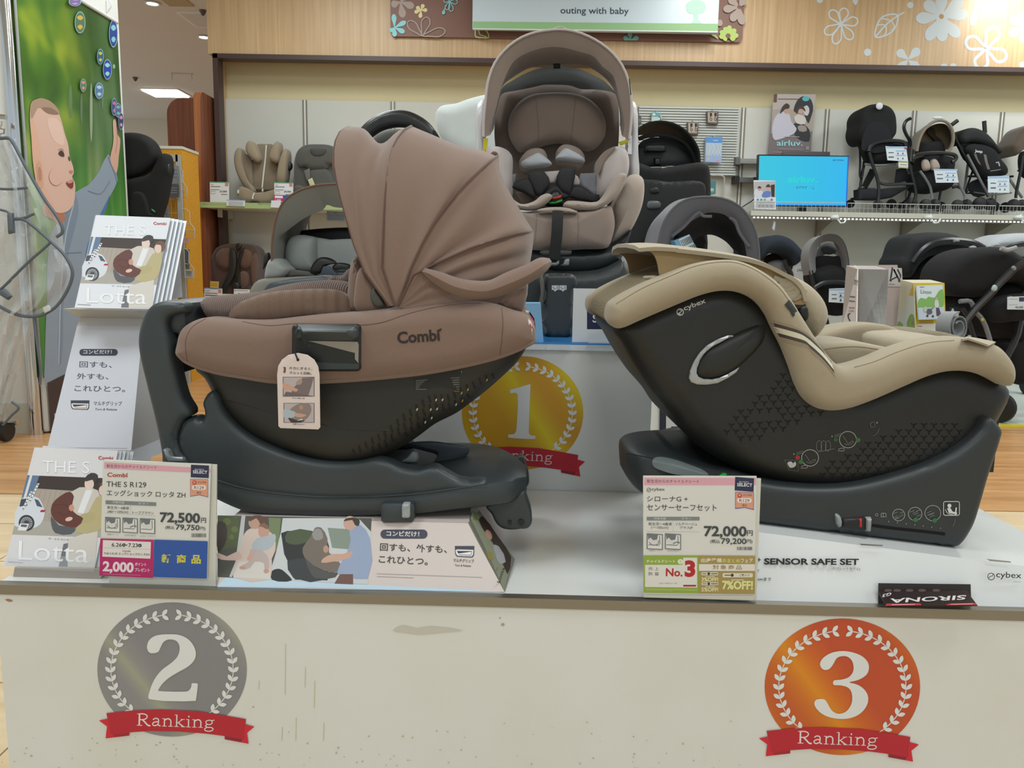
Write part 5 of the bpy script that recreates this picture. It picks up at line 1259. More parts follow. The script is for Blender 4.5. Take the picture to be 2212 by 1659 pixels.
def right_body(p):
    p.poly([(82,84),(708,84),(708,124),(82,124)],'#d9a3b4'); p.text('新生児からのチャイルドシート',97,112,390,114,20,'#4c4347',.006,ref='all'); badge(p,592,78,698,154); ribbon_badge(p,592,162,697,264)
    p.text('cybex',124,160,197,161,22,'#3f4143',.004,ref='all'); p.line([(108+11*math.cos(R(a)),151+11*math.sin(R(a))) for a in range(0,360,20)],2.5,'#3f4143',closed=True); p.line([(101,157),(105,151),(112,150),(115,145)],2.5,'#3f4143')
    p.text('シローナG +',97,216,326,217,30,'#444749',.006,ref='all'); p.text('センサーセーフセット',97,268,488,270,36,'#444749',.006,ref='all')
    p.rect(96,302,392,322,'#7f8487'); p.text('対象年齢',136,317,204,318,13,'#d5d6d6',ref='all'); p.text('カラー',290,317,346,318,12,'#d5d6d6',ref='all'); p.line([(96,384),(392,386)],1.4,'#aeb2b4'); p.line([(244,322),(244,384)],1.2,'#aeb2b4')
    p.text('新生児〜4歳頃',106,350,236,351,17,'#55585a',.004,ref='all'); p.text('(〜105cm)',120,372,218,373,17,'#55585a',.004,ref='all'); p.text('ソルテベージュ',256,350,378,351,16,'#55585a',.004,ref='all'); p.text('プラスJP',280,371,354,372,16,'#55585a',.004,ref='all')
    for i,x in enumerate((96,198)): seat_icon(p,x,394,90,i); p.text(('回転シート','ISOFIX取付')[i],x+14,495,x+78,496,9,'#9a9da0',ref='all')
    p.text('72,000',416,408,656,410,56,'#43474b',.03); p.text('円',658,408,690,408,30,'#43474b',.015,ref='all')
    p.text('(税込',452,452,506,453,24,'#43474b',.01,ref='all'); p.text('79,200',512,452,654,454,32,'#43474b',.02); p.text('円)',656,452,688,453,24,'#43474b',.01,ref='all'); bars(p,602,470,688,18)
    p.poly([(76,518),(388,518),(388,730),(78,726)],'#8fa845'); p.text('チャイルドシート',94,560,256,560,18,'#e3e8d0',.02,ref='all'); p.ell(284,552,15,14,'#e3e8d0'); p.text('で',277,559,291,559,12,'#6c8430',.01,ref='all')
    p.poly([(86,570),(296,570),(300,530),(378,530),(378,698),(86,694)],'#dcdbd6'); p.text('売 上',104,602,164,603,20,'#4a4a48',ref='all'); p.text('数 量',104,630,164,631,20,'#4a4a48',ref='all'); p.text('No.',202,632,296,634,44,'#b3242c',.03); p.text('3',308,632,368,632,86,'#b3242c',.05)
    p.text('シローナGシリーズ',164,678,264,678,9,'#3f3f3d',.01,ref='all'); p.rect(300,682,372,692,'#a82a4a'); p.line([(90,706),(380,712)],5,'#adc06f'); p.line([(90,714),(240,716)],3,'#adc06f')
    p.poly([(388,518),(704,520),(702,734),(388,730)],'#a38f55'); p.text('出産準備',400,556,516,557,24,'#e8e2d2',.015,ref='all'); p.text('おまとめ',520,557,618,558,22,'#cfd06e',.02,ref='all'); p.text('フェア',622,558,690,558,22,'#e8e2d2',.015,ref='all')
    p.rect(388,566,702,604,'#dedad2'); p.text('対象商品',464,596,628,597,26,'#8a7340',.01,ref='all',space=1.35)
    for y,tx in ((612,'3%OFF!'),(668,'5%OFF!')): p.poly(rounded(402,y,496,y+16,6),'#dad6c6'); p.line([(408,y+8),(430,y+8)],4,'#4a4638'); p.ell(443,y+8,8,8,'#3c3a30',n=14); p.line([(456,y+8),(492,y+8)],5,'#4a4638'); p.line([(424,y+24),(476,y+24)],4,'#d9d3bb'); p.text(tx,402,y+50,496,y+51,22,'#dfdcae',.03)
    p.poly(rounded(520,616,690,640,8),'#dad6c6'); p.line([(532,628),(564,628)],5,'#4a4638'); p.ell(574,628,9,9,'#3c3a30',n=14); p.text('ご購入で',614,634,672,634,13,'#4a4638',.01,ref='all'); p.line([(568,654),(640,654)],5,'#d9d3bb'); p.text('7%OFF!',518,704,690,706,46,'#dfdf9c',.04)
    p.poly([(80,738),(700,744),(698,768),(80,752)],'#c9c7bb')
t,nn=price_card('price_card','price card marked 72,000 yen with green and gold strips beside the white wedge box',(1360,1000,2.5962),[(76,72),(712,74),(698,772),(78,754)],.004,right_body)
P4=[PLpix(x,y,.0065) for x,y in ((1392,1030),(1644,1034),(1634,1296),(1392,1290))]
b,pp,_=quad(P4,.003,mat('cream_card_holder','#d3d3cb',.4)); b.build('card_holder',t)

# ---- white wedge box under the beige seat, with leaflets in its slot
wb=thing('wedge_box','glossy white wedge shaped carton under the beige and black seat','box',PL(1.55,.2,ZP))
M_wbx=mat('glossy_white_card','#d9dbdc',.18,coat=.3)
u0=(atz(1560,1297,ZT)-PF0).dot(PE); L0,R0=PL(u0,.0115,ZT),PL(pl_r-.012,.0115,ZT)
zl=at(1560,1128,L0.y+.035).z
dirx=(R0-L0)
t0_,t1_=at(1643,1147,L0.y+.03),at(2180,1217,R0.y+.03); sl_=(t1_.z-t0_.z)/(t1_.x-t0_.x)
Tl=Vector((L0.x,L0.y+.03,t0_.z+sl_*(L0.x-t0_.x)-.002)); Tr=Vector((R0.x,R0.y+.03,t0_.z+sl_*(R0.x-t0_.x)-.002))
bd=1.62; zback=lambda T: T.z
L2=Vector((L0.x,bd,ZT)); R2=Vector((R0.x,bd,ZT)); T2l=Vector((L0.x,bd,Tl.z)); T2r=Vector((R0.x,bd,Tr.z))
b=MB(); b.hexa([L0,R0,R2,L2,Tl,Tr,T2r,T2l],M_wbx)
p=Print(b,L0,(R0-L0).cross(Tl-L0),(1360,1000,2.5962))
p.text('+',714,552,736,553,20,'#232527',.01,ref='all'); p.text('SENSOR SAFE SET',754,568,1286,571,34,'#1f2123',.035); p.text('(セパレートモデル)',1134,602,1292,606,20,'#3a3c3e',.004,ref='all'); p.text('で',712,612,728,612,14,'#3a3c3e',ref='all'); p.text('5cmまで',708,660,794,662,19,'#2a2c2e',.01,ref='all')
p.line([(2027+19*math.cos(R(a)),637+19*math.sin(R(a))) for a in range(0,360,15)],4,'#2b2d2f',closed=True); p.line([(2014,646),(2022,636),(2034,634),(2038,624)],4,'#2b2d2f'); p.text('cybex',2054,652,2196,658,44,'#2b2d2f',.006,ref='all'); p.line([(2150,666),(2196,668)],4,'#b9babb')
p.poly([(1394,674),(1912,680),(1916,796),(1394,792)],'#26201f'); p.poly([(1286,452),(1420,460),(1418,467),(1300,462)],'#6d6b64'); p.poly([(2000,538),(2136,552),(2138,560),(2020,550)],'#8d8b84')
b.build('carton',wb)
for i,(dx,tone) in enumerate(((0,'#2a1f20'),(7,'#322324'))):
    t=thing('leaflet',('black and red leaflet lying uppermost in the slot of the white wedge box','edge of the black leaflet under the uppermost one in the wedge box slot')[i],'leaflet',PLpix(2000,1306,-.01),'leaflets in the wedge box slot')
    c=(1360,1000,2.5962); z0=ZT+.012-.004*i
    F=lambda x,y,dz=0: PLpix(c[0]+(x+dx)/c[2],c[1]+y/c[2],-.014+.0*i)
    Q=[PLpix(c[0]+x/c[2],c[1]+y/c[2],v_) for x,y,v_ in (((1436,802,-.022),(1950,796,-.022),(1888,716,.004),(1398,722,.004)) if i == 0 else ((1440,808,-.02),(1952,800,-.02),(1890,722,.008),(1400,732,.008)))]
    b,pp,nn=quad(Q,.0008,flat(tone,.25))
    if i == 0:
        p=Print(b,pp,nn,c); p.text('SIRONA',1888,742,1462,762,26,'#cfcccc',.02,up=(-.25,1)); p.text('G3',1470,726,1420,738,18,'#cfcccc',.02,up=(-.25,1))
        p.poly([(1436,802),(1638,798),(1630,788),(1440,790)],'#b5232c'); p.poly([(1772,799),(1950,796),(1940,786),(1790,790)],'#b5232c'); p.line([(1800,793),(1925,791)],3,'#d9a8aa'); p.line([(1470,796),(1600,794)],3,'#d9a8aa')
        for x in (1450,1500,1570,1640,1720): p.ell(x,716,22,8,'#4b3432')
    b.build('cover',t)

# ---- brochures: one cover design, used in the low rack and in the tall stand
def brochure_print(p,T,faint=False):
    # T maps cover shares (0..1 across, 0..1 down) to picture points
    G=lambda pts: [T(u,v) for u,v in pts]
    p.poly(G([(0,0),(1,0),(1,1),(0,1)]),'#d6d4d8' if not faint else '#dcdfe6')
    p.poly(G([(0,.235),(1,.235),(1,.73),(0,.73)]),'#a79c92'); p.poly(G([(0,.235),(1,.235),(1,.36),(0,.34)]),'#3a2f2c'); p.poly(G([(0,.24),(.14,.235),(.12,.42),(0,.42)]),'#5f7596'); p.poly(G([(.03,.235),(.06,.235),(.05,.5),(.02,.5)]),'#d2d6d8')
    for i in range(9): p.line(G([(.2+.06*i,.35),(.19+.06*i,.6)]),.8,'#96887b')
    p.poly(G([(0,.6),(.5,.62),(1,.66),(1,.735),(0,.735)]),'#a9a49d'); p.poly(G([(0,.45),(.1,.41),(.2,.425),(.28,.5),(.31,.55),(.29,.64),(.2,.68),(0,.66)]),'#d0d5df',2); p.poly(G([(0,.44),(.06,.43),(.09,.49),(0,.5)]),'#3c4457'); p.poly(G([(.15,.43),(.2,.44),(.27,.5),(.2,.49)]),'#4a5468'); p.poly(G([(.26,.52),(.31,.52),(.3,.54),(.25,.54)]),'#b2283a')
    c0=T(.13,.635); rx=abs(T(.22,.635)[0]-c0[0]); p.ell(c0[0],c0[1],rx,rx*1.02,'#35363a'); p.ell(c0[0],c0[1],rx*.75,rx*.76,'#a8aab0'); 
    for a in range(0,180,22): p.line([(c0[0]-rx*.72*math.cos(R(a)),c0[1]-rx*.72*math.sin(R(a))),(c0[0]+rx*.72*math.cos(R(a)),c0[1]+rx*.72*math.sin(R(a)))],rx*.09,'#3a3b40')
    p.poly(G([(.06,.64),(.16,.64),(.15,.7),(.05,.7)]),'#dfe0e2'); p.poly(G([(.075,.648),(.145,.65),(.14,.672),(.075,.668)]),'#5b5f6b')
    p.poly(G([(.6,.8),(.7,.78),(.72,.99),(.6,.99)]),'#6e6f77'); p.poly(G([(.64,.76),(.95,.66),(1.0,.99),(.7,.99)]),'#cfc9c3')
    p.poly(G([(.52,.41),(.64,.32),(.86,.34),(.9,.44),(.8,.56),(.66,.58),(.56,.52)]),'#c9c2bb',2); p.poly(G([(.72,.34),(.8,.34),(.75,.54),(.68,.53)]),'#dfe0e4')
    p.poly(G([(.86,.4),(.98,.38),(1.0,.6),(.96,.68),(.72,.7),(.7,.62),(.8,.54)]),'#b5a97f',2); p.poly(G([(.66,.59),(.85,.52),(.9,.58),(.72,.63)]),'#b0a478',2)
    h=T(.745,.29); rr=abs(T(.8,.29)[0]-h[0]); p.ell(h[0],h[1],rr,rr*1.25,'#dcc6bb'); p.poly(G([(.68,.24),(.74,.195),(.82,.21),(.83,.27),(.8,.275),(.78,.25),(.7,.27)]),'#3a3335',2)
    h=T(.92,.34); p.ell(h[0],h[1],rr*.9,rr*1.1,'#dcc0b2'); p.poly(G([(.86,.3),(.92,.255),(1.0,.28),(1.0,.36),(.97,.37),(.95,.3)]),'#6d4a3a',2)
    p.poly(G([(.37,.47),(.44,.4),(.54,.36),(.6,.4),(.6,.5),(.68,.55),(.76,.58),(.7,.66),(.5,.63),(.39,.56)]),'#60352f',2); p.line(G([(.4,.48),(.5,.47),(.58,.5),(.56,.56),(.44,.53)]),1.2,'#482622',3); p.poly(G([(.39,.57),(.5,.645),(.7,.665),(.66,.715),(.48,.71),(.42,.65)]),'#55575c',2)
    h=T(.6,.495); p.ell(h[0],h[1],rr*.55,rr*.7,'#c78f7c'); h=T(.6,.59); p.ell(h[0],h[1],rr*.8,rr*.42,'#dcb7a6',rot=-15)
    for (u0,v0),tx in (((.155,.3),'持ち上げる'),((.1,.37),'パッと回転。')):
        a_,b_=T(u0,v0),T(u0-.05,v0+.16); p.poly([(a_[0]-2.4,a_[1]),(a_[0]+2.4,a_[1]),(b_[0]+2.4,b_[1]),(b_[0]-2.4,b_[1])],'#e3e3e4')
        for i in range(6): q=(a_[0]+(b_[0]-a_[0])*(i+.5)/6,a_[1]+(b_[1]-a_[1])*(i+.5)/6); p.rect(q[0]-1.4,q[1]-1.3,q[0]+1.4,q[1]+1.3,'#4a4a50')
    a_,b_=T(.83,.082),T(.96,.078); hh=abs(T(.83,.1)[1]-T(.83,.06)[1])*.8
    p.text('Combi',*T(.79,.08),*T(.965,.08),hh*.92,'#b23a31',.02)
    hs=abs(T(0,.2)[1]-T(0,.095)[1]); p.text('THE S',*T(.17,.205),*T(.72,.2),hs,'#e9ebf0' if not faint else '#e6e9ef',0)
    hl=abs(T(0,.95)[1]-T(0,.78)[1]); p.text('Lotta',*T(.14,.945),*T(.92,.95),hl,'#e9ebee',0)
    p.text('ザ・エス ロッタ',*T(.42,.765),*T(.65,.77),hs*.12,'#55525a',.01,ref='all'); p.line([T(.03,.965),T(.2,.97)],1,'#8d8a90')
def bil(c,q):  # bilinear map over four crop corners tl,tr,br,bl
    q=[(c[0]+x/c[2],c[1]+y/c[2]) for x,y in q]
    def T(u,v):
        a=[q[0][i]+(q[1][i]-q[0][i])*u for i in (0,1)]; b_=[q[3][i]+(q[2][i]-q[3][i])*u for i in (0,1)]
        return (a[0]+(b_[0]-a[0])*v,a[1]+(b_[1]-a[1])*v)
    return T
# low rack
cL=(0,940,4.424)
qL=[(330,118),(1128,148),(905,1278),(40,1248)]
v0,v1=.035,.115
def leanpt(x,y,t): return PLpix(cL[0]+x/cL[2],cL[1]+y/cL[2],v0+(v1-v0)*t)
rack=thing('brochure_rack','low white brochure rack standing at the near corner of the plinth','rack',PL(.1,.06,ZP))
b=MB(); b.hexa([PLpix(*crop(*cL)([(120,1380)])[0],.03),PLpix(*crop(*cL)([(960,1388)])[0],.03),PLpix(*crop(*cL)([(960,1388)])[0],.03)+PN*.12,PLpix(*crop(*cL)([(120,1380)])[0],.03)+PN*.12,PLpix(*crop(*cL)([(140,1262)])[0],.03),PLpix(*crop(*cL)([(985,1285)])[0],.03),PLpix(*crop(*cL)([(985,1285)])[0],.03)+PN*.12,PLpix(*crop(*cL)([(140,1262)])[0],.03)+PN*.12],flat('#a39a92',.5)); b.build('rack_foot',rack)
b,pp,nn=quad([leanpt(330,130,1)+PN*.022,leanpt(1215,190,1)+PN*.022,leanpt(985,1290,0)+PN*.022,leanpt(40,1258,0)+PN*.022],.003,flat('#d8dade')); b.build('rack_back',rack)
b,pp,nn=quad([leanpt(70,1130,.1)-PN*.006,leanpt(940,1150,.1)-PN*.006,leanpt(912,1290,0)-PN*.006,leanpt(34,1256,0)-PN*.006],.0015,mat('thin_clear_film','#dfe6ea',.08,alpha=.12)); b.build('rack_lip',rack)
def brochure_stack(corner,fan,c,labs,grp,n,T,faint,depthstep):
    for i in range(n):
        t=thing('brochure',labs[min(i,len(labs)-1)],'brochure',corner[3],grp)
        o=PN*(depthstep*i)+PE*(fan*i)+Vector((0,0,-.001*i))
        b,pp,nn=quad([q+o for q in corner],.0012,flat(('#d8d8dc','#c3c9d2','#d0d2d6','#b9c2cc')[i % 4],.3))
        if i == 0: brochure_print(Print(b,pp,nn),T,faint)
        b.build('cover',t)
brochure_stack([leanpt(330,118,1),leanpt(1128,148,1),leanpt(905,1278,0),leanpt(40,1248,0)],.0045,cL,['foremost brochure with the couple and white car in the low rack','white edge of a brochure right behind the foremost one in the low rack','pale edge of the third brochure in the low rack','hindmost brochure edge in the low rack'],'brochures in the low rack',4,bil(cL,qL),False,.0035)

# ---- tall leaflet stand behind it
cS=(0,440,3.5677)
st=thing('leaflet_stand','tall white leaflet stand with sloping printed panel behind the low rack','stand',at(200,1010,1.62))
kS=crop(*cS)
yS0,yS1=1.42,1.60   # depth of the sloping panel at its foot and at its head
def sp_(x,y): return PLs(x,y)
pa,pb_,pc=at(103,965,1.45),at(270,965,1.45),at(310,705,1.56)
nS=(pb_-pa).cross(at(165,703,1.56)-pa).normalized()
if nS.dot(EYE-pa) < 0: nS=-nS
def onS(x,y):
    x,y=kS([(x,y)])[0]; r=ray(x,y); return EYE+r*((pa-EYE).dot(nS)/r.dot(nS))
M_std=flat('#ced0da',.4)
b,pp,nn=quad([onS(594,940),onS(1100,945),onS(1010,1900),onS(360,1900)],.006,M_std)
p=Print(b,pp,nn,cS)
p.poly(rounded(612,1120,908,1172,25),DK); p.text('コンビだけ！',642,1158,862,1158,32,'#d7d8e0',.02,ref='all')
p.text('回すも、',612,1262,862,1266,46,'#4a4a5c',.008,ref='all'); p.text('外すも、',592,1352,836,1356,46,'#4a4a5c',.008,ref='all'); p.text('これひとつ。',574,1446,964,1452,46,'#4a4a5c',.008,ref='all')
grip_icon(p,545,1516,690,1590); p.text('マルチグリップ',722,1556,940,1558,34,'#4a4a5c',.008,ref='all'); p.text('Turn & Release',734,1592,902,1594,17,'#4a4a5c',.006,shear=.2)
p.line([(470,1880),(980,1886)],5,'#a9a9b4')
b.build('front_panel',st)
b=MB(); b.hexa([onS(1010,1900),onS(1012,1900),onS(1012,1900)+Vector((.02,.22,0)),onS(1010,1900)+Vector((.02,.22,0)),onS(1100,945),onS(1102,945),onS(1102,945)+Vector((0,.12,0)),onS(1100,945)+Vector((0,.12,0))],flat('#a8a5a6')); b.build('side_panel',st)  # grey shading of the white side is put into its colour
b=MB(); a0,a1=onS(360,1900),onS(1010,1900)
b.hexa([a0+Vector((0,.01,-.03)),a1+Vector((0,.01,-.03)),a1+Vector((.02,.2,-.03)),a0+Vector((.02,.2,-.03)),a0+Vector((0,.01,0)),a1+Vector((0,.01,0)),a1+Vector((.02,.2,0)),a0+Vector((.02,.2,0))],M_std)
b.bx((a0.x+.01,a0.y+.02,0),(min(a1.x,PL(pl_l,.3,0).x-.012),a0.y+.2,a0.z-.02),M_std); b.build('stand_foot',st)
# ledge and pocket of the stand
pz0,pz1=onS(620,880),onS(1105,885)
b=MB(); b.hexa([pz0,pz1,pz1+Vector((0,.09,0)),pz0+Vector((0,.09,0)),onS(592,800)+Vector((-.0,-.05,0)),onS(1140,812)+Vector((0,-.05,0)),onS(1140,812)+Vector((0,.09,0)),onS(592,800)+Vector((0,.09,0))],flat('#b5b2ae')); b.build('ledge',st)
b=MB(); b.hexa([onS(596,940),onS(1100,945),onS(1100,945)+Vector((0,.06,0)),onS(596,940)+Vector((0,.06,0)),onS(620,880),onS(1105,885),onS(1105,885)+Vector((0,.06,0)),onS(620,880)+Vector((0,.06,0))],flat('#c2bfbd')); b.build('neck',st)
yb,yt=1.50,1.62
def pk(x,y,d): x,y=kS([(x,y)])[0]; return at(x,y,d)
b=MB(); b.hexa([pk(1240,760,1.6),pk(1405,720,1.6),pk(1405,715,1.66),pk(1240,755,1.66),pk(1330,175,1.68),pk(1372,175,1.68),pk(1372,172,1.72),pk(1330,172,1.72)],flat('#b9bac2')); b.build('pocket_side',st)
b,pp,nn=quad([pk(735,90,1.67),pk(1372,165,1.70),pk(1240,780,1.58),pk(575,800,1.55)],.003,flat('#c5c6cd')); b.build('pocket_back',st)
ang=[pk(742,88,1.62),pk(1315,110,1.62),pk(1170,812,1.50),pk(575,802,1.50)]
_n=(ang[1]-ang[0]).cross(ang[3]-ang[0]).normalized(); _r=ray(*kS([(1170,812)])[0]); ang[2]=EYE+_r*((ang[0]-EYE).dot(_n)/_r.dot(_n))
brochure_stack(ang,.0055,cS,['foremost glossy brochure with the couple in the tall leaflet stand','white edge of the second brochure in the tall leaflet stand','bluish edge of the third brochure in the tall leaflet stand','pale edge of the fourth brochure in the tall leaflet stand','hindmost brochure edge in the tall leaflet stand'],'brochures in the tall stand',5,bil(cS,[(742,88),(1315,110),(1170,812),(575,802)]),True,.006)
# small clear clip stand by the loop bar
b=MB(); k2b=crop(280,620,2.404)
b.tube(px(k2b([(180,842),(195,870),(212,885),(275,890)]),1.17,3,False),.002,M_acr,6); b.pad(px(k2b([(178,842),(200,850),(215,888),(276,892),(276,904),(200,903),(185,880)]),1.17,0),(0,-1,0),.002,mat('smoked_acrylic','#8c979b',.1,alpha=.6))
tag(b.build('clear_sign_clip'),'small clear plastic sign clip behind the price card near the loop bar','clip')
# ================================================================ REAR DISPLAY with more seats (between the front plinth and the wall)
RZ=0.745
rp=thing('rear_plinth','white display block behind the podium with a framed notice on its front','display plinth',(0.1,3.0,0))
rx0,rx1=at(520,800,2.6).x,at(1760,800,2.6).x
b=MB(); b.bx((rx0,2.62,0),(rx1,3.5,RZ),M_lam); b.build('body',rp)
nt=thing('framed_notice','dark framed notice on the white block behind the podium','notice',at(1470,950,2.61))
P4=[at(1426,855,2.612),at(1600,858,2.612),at(1600,1010,2.612),at(1424,1005,2.612)]
b,pp,nn=quad(P4,.004,flat('#1c2135')); p=Print(b,pp,nn,(980,740,4.424)); p.poly([(2032,560),(2400,560),(2400,684),(2032,684)],'#c3c6ca'); p.poly([(2030,698),(2400,700),(2400,1100),(2028,1100)],'#c3c6ca'); p.rect(2078,802,2400,1000,'#1f2222'); p.text('2',2040,675,2062,675,40,'#4d5055')
b.build('notice_board',nt)
g4=crop(430,220,3.7702); G4=(430,220,3.7702)
def S_(name,par,c,pts,D0,D1,r,m,sm=4,**kw):
    b=MB(); b.slab(px(c(pts),D0+r,sm),D0,D1,r,m,**kw); return b.build(name,par)
# grey seat with open hood
M_gc=cloth('warm_grey_cloth','#77756e'); M_gc2=cloth('cool_grey_cloth','#8b8f8e'); M_gdk=cloth('dark_grey_cloth','#4e4e49')
gs=thing('child_car_seat','grey child car seat with raised open hood behind the brown seat','child car seat',(at(750,640,2.95).x,2.95,RZ))
CXp=752
half_o=[(592,1320),(592,1200),(602,1080),(640,905),(700,800),(800,730),(950,682),(1110,668),(1214,666)]
half_i=[(640,1200),(652,1100),(700,1060),(850,950),(940,905),(1010,880),(1040,835),(1100,855),(1214,862)]
def mir(h): return h+[(2*1214-x,y) for x,y in h[-2::-1]]
o_=arc(g4(mir(half_o)),2.76,51); i_=arc(g4(mir(half_i)),2.82,51); k_=[Vector((p.x*.97-.01,3.1,p.z-.01)) for p in o_]
b=MB(); b.sheet([k_,[a.lerp(c_,.5)+Vector((0,0,.006)) for a,c_ in zip(o_,k_)],o_],.004,M_gc); hg=b.build('hood',gs)
b=MB(); b.sheet([o_,[a.lerp(c_,.5)+Vector((0,-.004,0)) for a,c_ in zip(o_,i_)],i_],.003,M_gc); b.build('hood_rim',hg)
b=MB(); b.tube(o_,.004,cloth('brown_edge','#6a4a38'),6); b.build('hood_edge',hg)
P_('hood_back',hg,g4(mir([(700,1090),(800,1055),(950,1035),(1214,1022)])+[(1700,1130),(1500,1200),(900,1200),(720,1130)]),3.05,.01,M_blk,3)
b,pp,nn=card([g4([q])[0] for q in ((1040,888),(1186,896),(1186,972),(1040,966))],2.95,.002,flat('#b3b5b8')); p=Print(b,pp,nn,G4); p.poly([(1100,912),(1126,912),(1113,894)],'#b79a2c'); [p.line([(1050,y),(1176,y+3)],4,'#8b8d90') for y in (922,934,946,956)]; b.build('warning_label',hg)
for a in (0,1):
    f=(lambda q: q) if a == 0 else (lambda q: [(2*1214-x,y) for x,y in q])
    P_('wing',gs,g4(f([(602,1300),(604,1190),(622,1120),(680,1094),(740,1100),(765,1130),(710,1200),(720,1320),(700,1380)])),2.93,.03,M_gc,back=.1)
    P_('head_wing',gs,g4(f([(715,1330),(706,1200),(740,1115),(800,1088),(870,1086),(930,1105),(945,1130),(945,1330),(950,1380),(840,1390),(760,1370)])),2.88,.03,M_gc2,back=.1)
P_('headrest',gs,g4([(940,1112),(1060,1122),(1214,1116),(1370,1122),(1490,1112),(1492,1340),(1400,1400),(1040,1400),(945,1340)]),2.9,.015,M_gc2,back=.1)
P_('side_bolster',gs,g4([(540,1440),(546,1350),(570,1290),(610,1272),(660,1285),(700,1330),(735,1370),(690,1425),(600,1445)]),2.78,.03,M_gc2,back=.12)
P_('seat_rim',gs,g4([(410,1560),(440,1490),(480,1455),(560,1435),(700,1428),(900,1420),(1100,1425),(1100,1600),(420,1600)]),2.76,.02,M_gc,back=.2)
P_('inner_cushion',gs,g4([(690,1420),(700,1372),(820,1378),(940,1400),(960,1420),(800,1425)]),2.8,.02,M_gdk,back=.1)
P_('arm_panel',gs,g4([(520,1560),(560,1490),(640,1462),(900,1430),(1080,1435),(1080,1600),(520,1600)]),2.74,.01,mat('blue_slate_plastic','#39424a',.4),2,back=.1)
for q in ([(905,1390),(925,1320),(970,1275),(1020,1264),(1080,1280),(1120,1312),(1060,1325),(1010,1350),(980,1400)],[(1085,1345),(1110,1318),(1160,1310),(1230,1330),(1230,1370),(1160,1365),(1100,1370)]): P_('shoulder_pad',gs,g4(q),2.79,.012,M_blk,3)
P_('lining_patch',gs,g4([(985,1420),(1005,1335),(1060,1340),(1100,1380),(1130,1400),(1100,1425)]),2.785,.004,flat('#39444f'),0)
P_('side_clip',gs,g4([(520,1370),(530,1260),(555,1222),(572,1235),(575,1290),(540,1340)]),2.9,.01,M_blk,3)
b=MB(); b.bx((at(600,600,2.9).x,2.85,RZ),(at(880,600,2.9).x,3.1,RZ+.14),M_gshell,bevel=.03); b.build('base',gs)
# infant carrier with a black carry handle
ic=thing('infant_carrier','infant carrier whose thick black carry handle arches above the brown hood','infant carrier',(at(870,600,3.25).x,3.25,RZ))
ho=[(1180,500),(1240,330),(1310,220),(1400,138),(1500,86),(1610,66),(1720,80),(1850,150),(1930,240),(1990,350),(2030,480)]
hi_=[(1280,500),(1340,370),(1400,292),(1470,240),(1560,210),(1640,203),(1740,220),(1800,260),(1850,310),(1890,380),(1920,480)]
def fuse(o,i): return o+i[::-1]
S_('carry_handle',ic,g4,fuse(ho,hi_),3.18,3.24,.02,mat('gloss_black','#171a1b',.3),seg=4)
S_('hood',ic,g4,[(1400,520),(1405,330),(1430,285),(1480,250),(1560,225),(1640,220),(1740,240),(1830,310),(1850,520)],3.28,3.5,.06,M_gdk)
P_('hood_button',ic,g4([(1435,345),(1440,325),(1465,330),(1468,352),(1445,360)]),3.24,.01,M_blk,2)
b=MB(); b.bx((at(790,600,3.25).x,3.17,RZ),(at(950,600,3.25).x,3.46,RZ+.42),M_blk,bevel=.05); b.build('shell',ic)
# white hooded seat showing past the first-place seat
wh=thing('child_car_seat','white hooded child car seat half hidden behind the first place seat','child car seat',(at(1010,600,3.1).x,3.1,RZ))
S_('hood',wh,lambda z: z,[(941,262),(943,240),(955,229),(985,224),(1010,215),(1050,205),(1120,200),(1150,260),(1120,345),(1040,345),(1000,338),(965,315),(948,288)],2.95,3.25,.05,cloth('white_cloth','#c9d0cf'))
S_('shell',wh,lambda z: z,[(985,330),(960,360),(985,430),(1060,470),(1150,470),(1200,400),(1200,320),(1100,300)],2.95,3.25,.04,cloth('white_cloth','#c9d0cf'))
b=MB(); b.bx((at(990,600,3.1).x,2.95,RZ),(at(1190,600,3.1).x,3.3,at(1000,450,3.1).z),M_gshell,bevel=.03); b.build('base',wh)
# tall black seat, seen from behind
bs=thing('child_car_seat','tall black child car seat facing away beside the first place seat','child car seat',(at(1440,600,3.23).x,3.23,RZ))
h5=crop(1360,200,3.606)
M_bc=mat('black_cloth','#0d0e0f',.85,bump=.3,bscale=500)
bo_=[(60,560),(62,380),(70,290),(120,248),(200,226),(280,226),(360,248),(430,290),(500,370),(540,450),(550,545)]
o_=arc(h5(bo_),3.08,31); k_=[Vector((p.x*.97+.005,3.33,p.z-.005)) for p in o_]
b=MB(); b.sheet([o_,[a.lerp(c_,.5)+Vector((0,0,.012)) for a,c_ in zip(o_,k_)],k_],.006,M_bc); hb=b.build('hood',bs)
P_('hood_window',hb,h5([(70,560),(75,400),(150,355),(250,350),(350,370),(440,420),(500,510),(510,550),(300,570)]),3.18,.01,mat('smoke_mesh','#2d3132',.5),3)
b=MB(); b.tube(px(h5([(72,360),(150,335),(260,330),(370,355),(450,410),(500,490),(520,550)]),3.12,4,False),.008,M_bc,6); b.build('hood_hoop',hb)
P_('hood_strap',hb,h5([(118,408),(285,408),(285,462),(118,460)]),3.14,.006,M_blk,0); P_('hood_clip',hb,h5([(190,510),(240,508),(242,570),(192,570)]),3.14,.01,M_blk,0)
S_('back_shell',bs,h5,[(-60,560),(60,545),(200,590),(300,580),(420,560),(560,545),(610,570),(626,640),(626,900),(600,1100),(560,1450),(-80,1450)],3.02,3.26,.03,M_bc)
S_('back_panel',bs,h5,[(60,690),(300,695),(540,690),(585,720),(590,900),(560,1400),(-40,1400)],3.01,3.04,.01,mat('black_panel','#141516',.6))
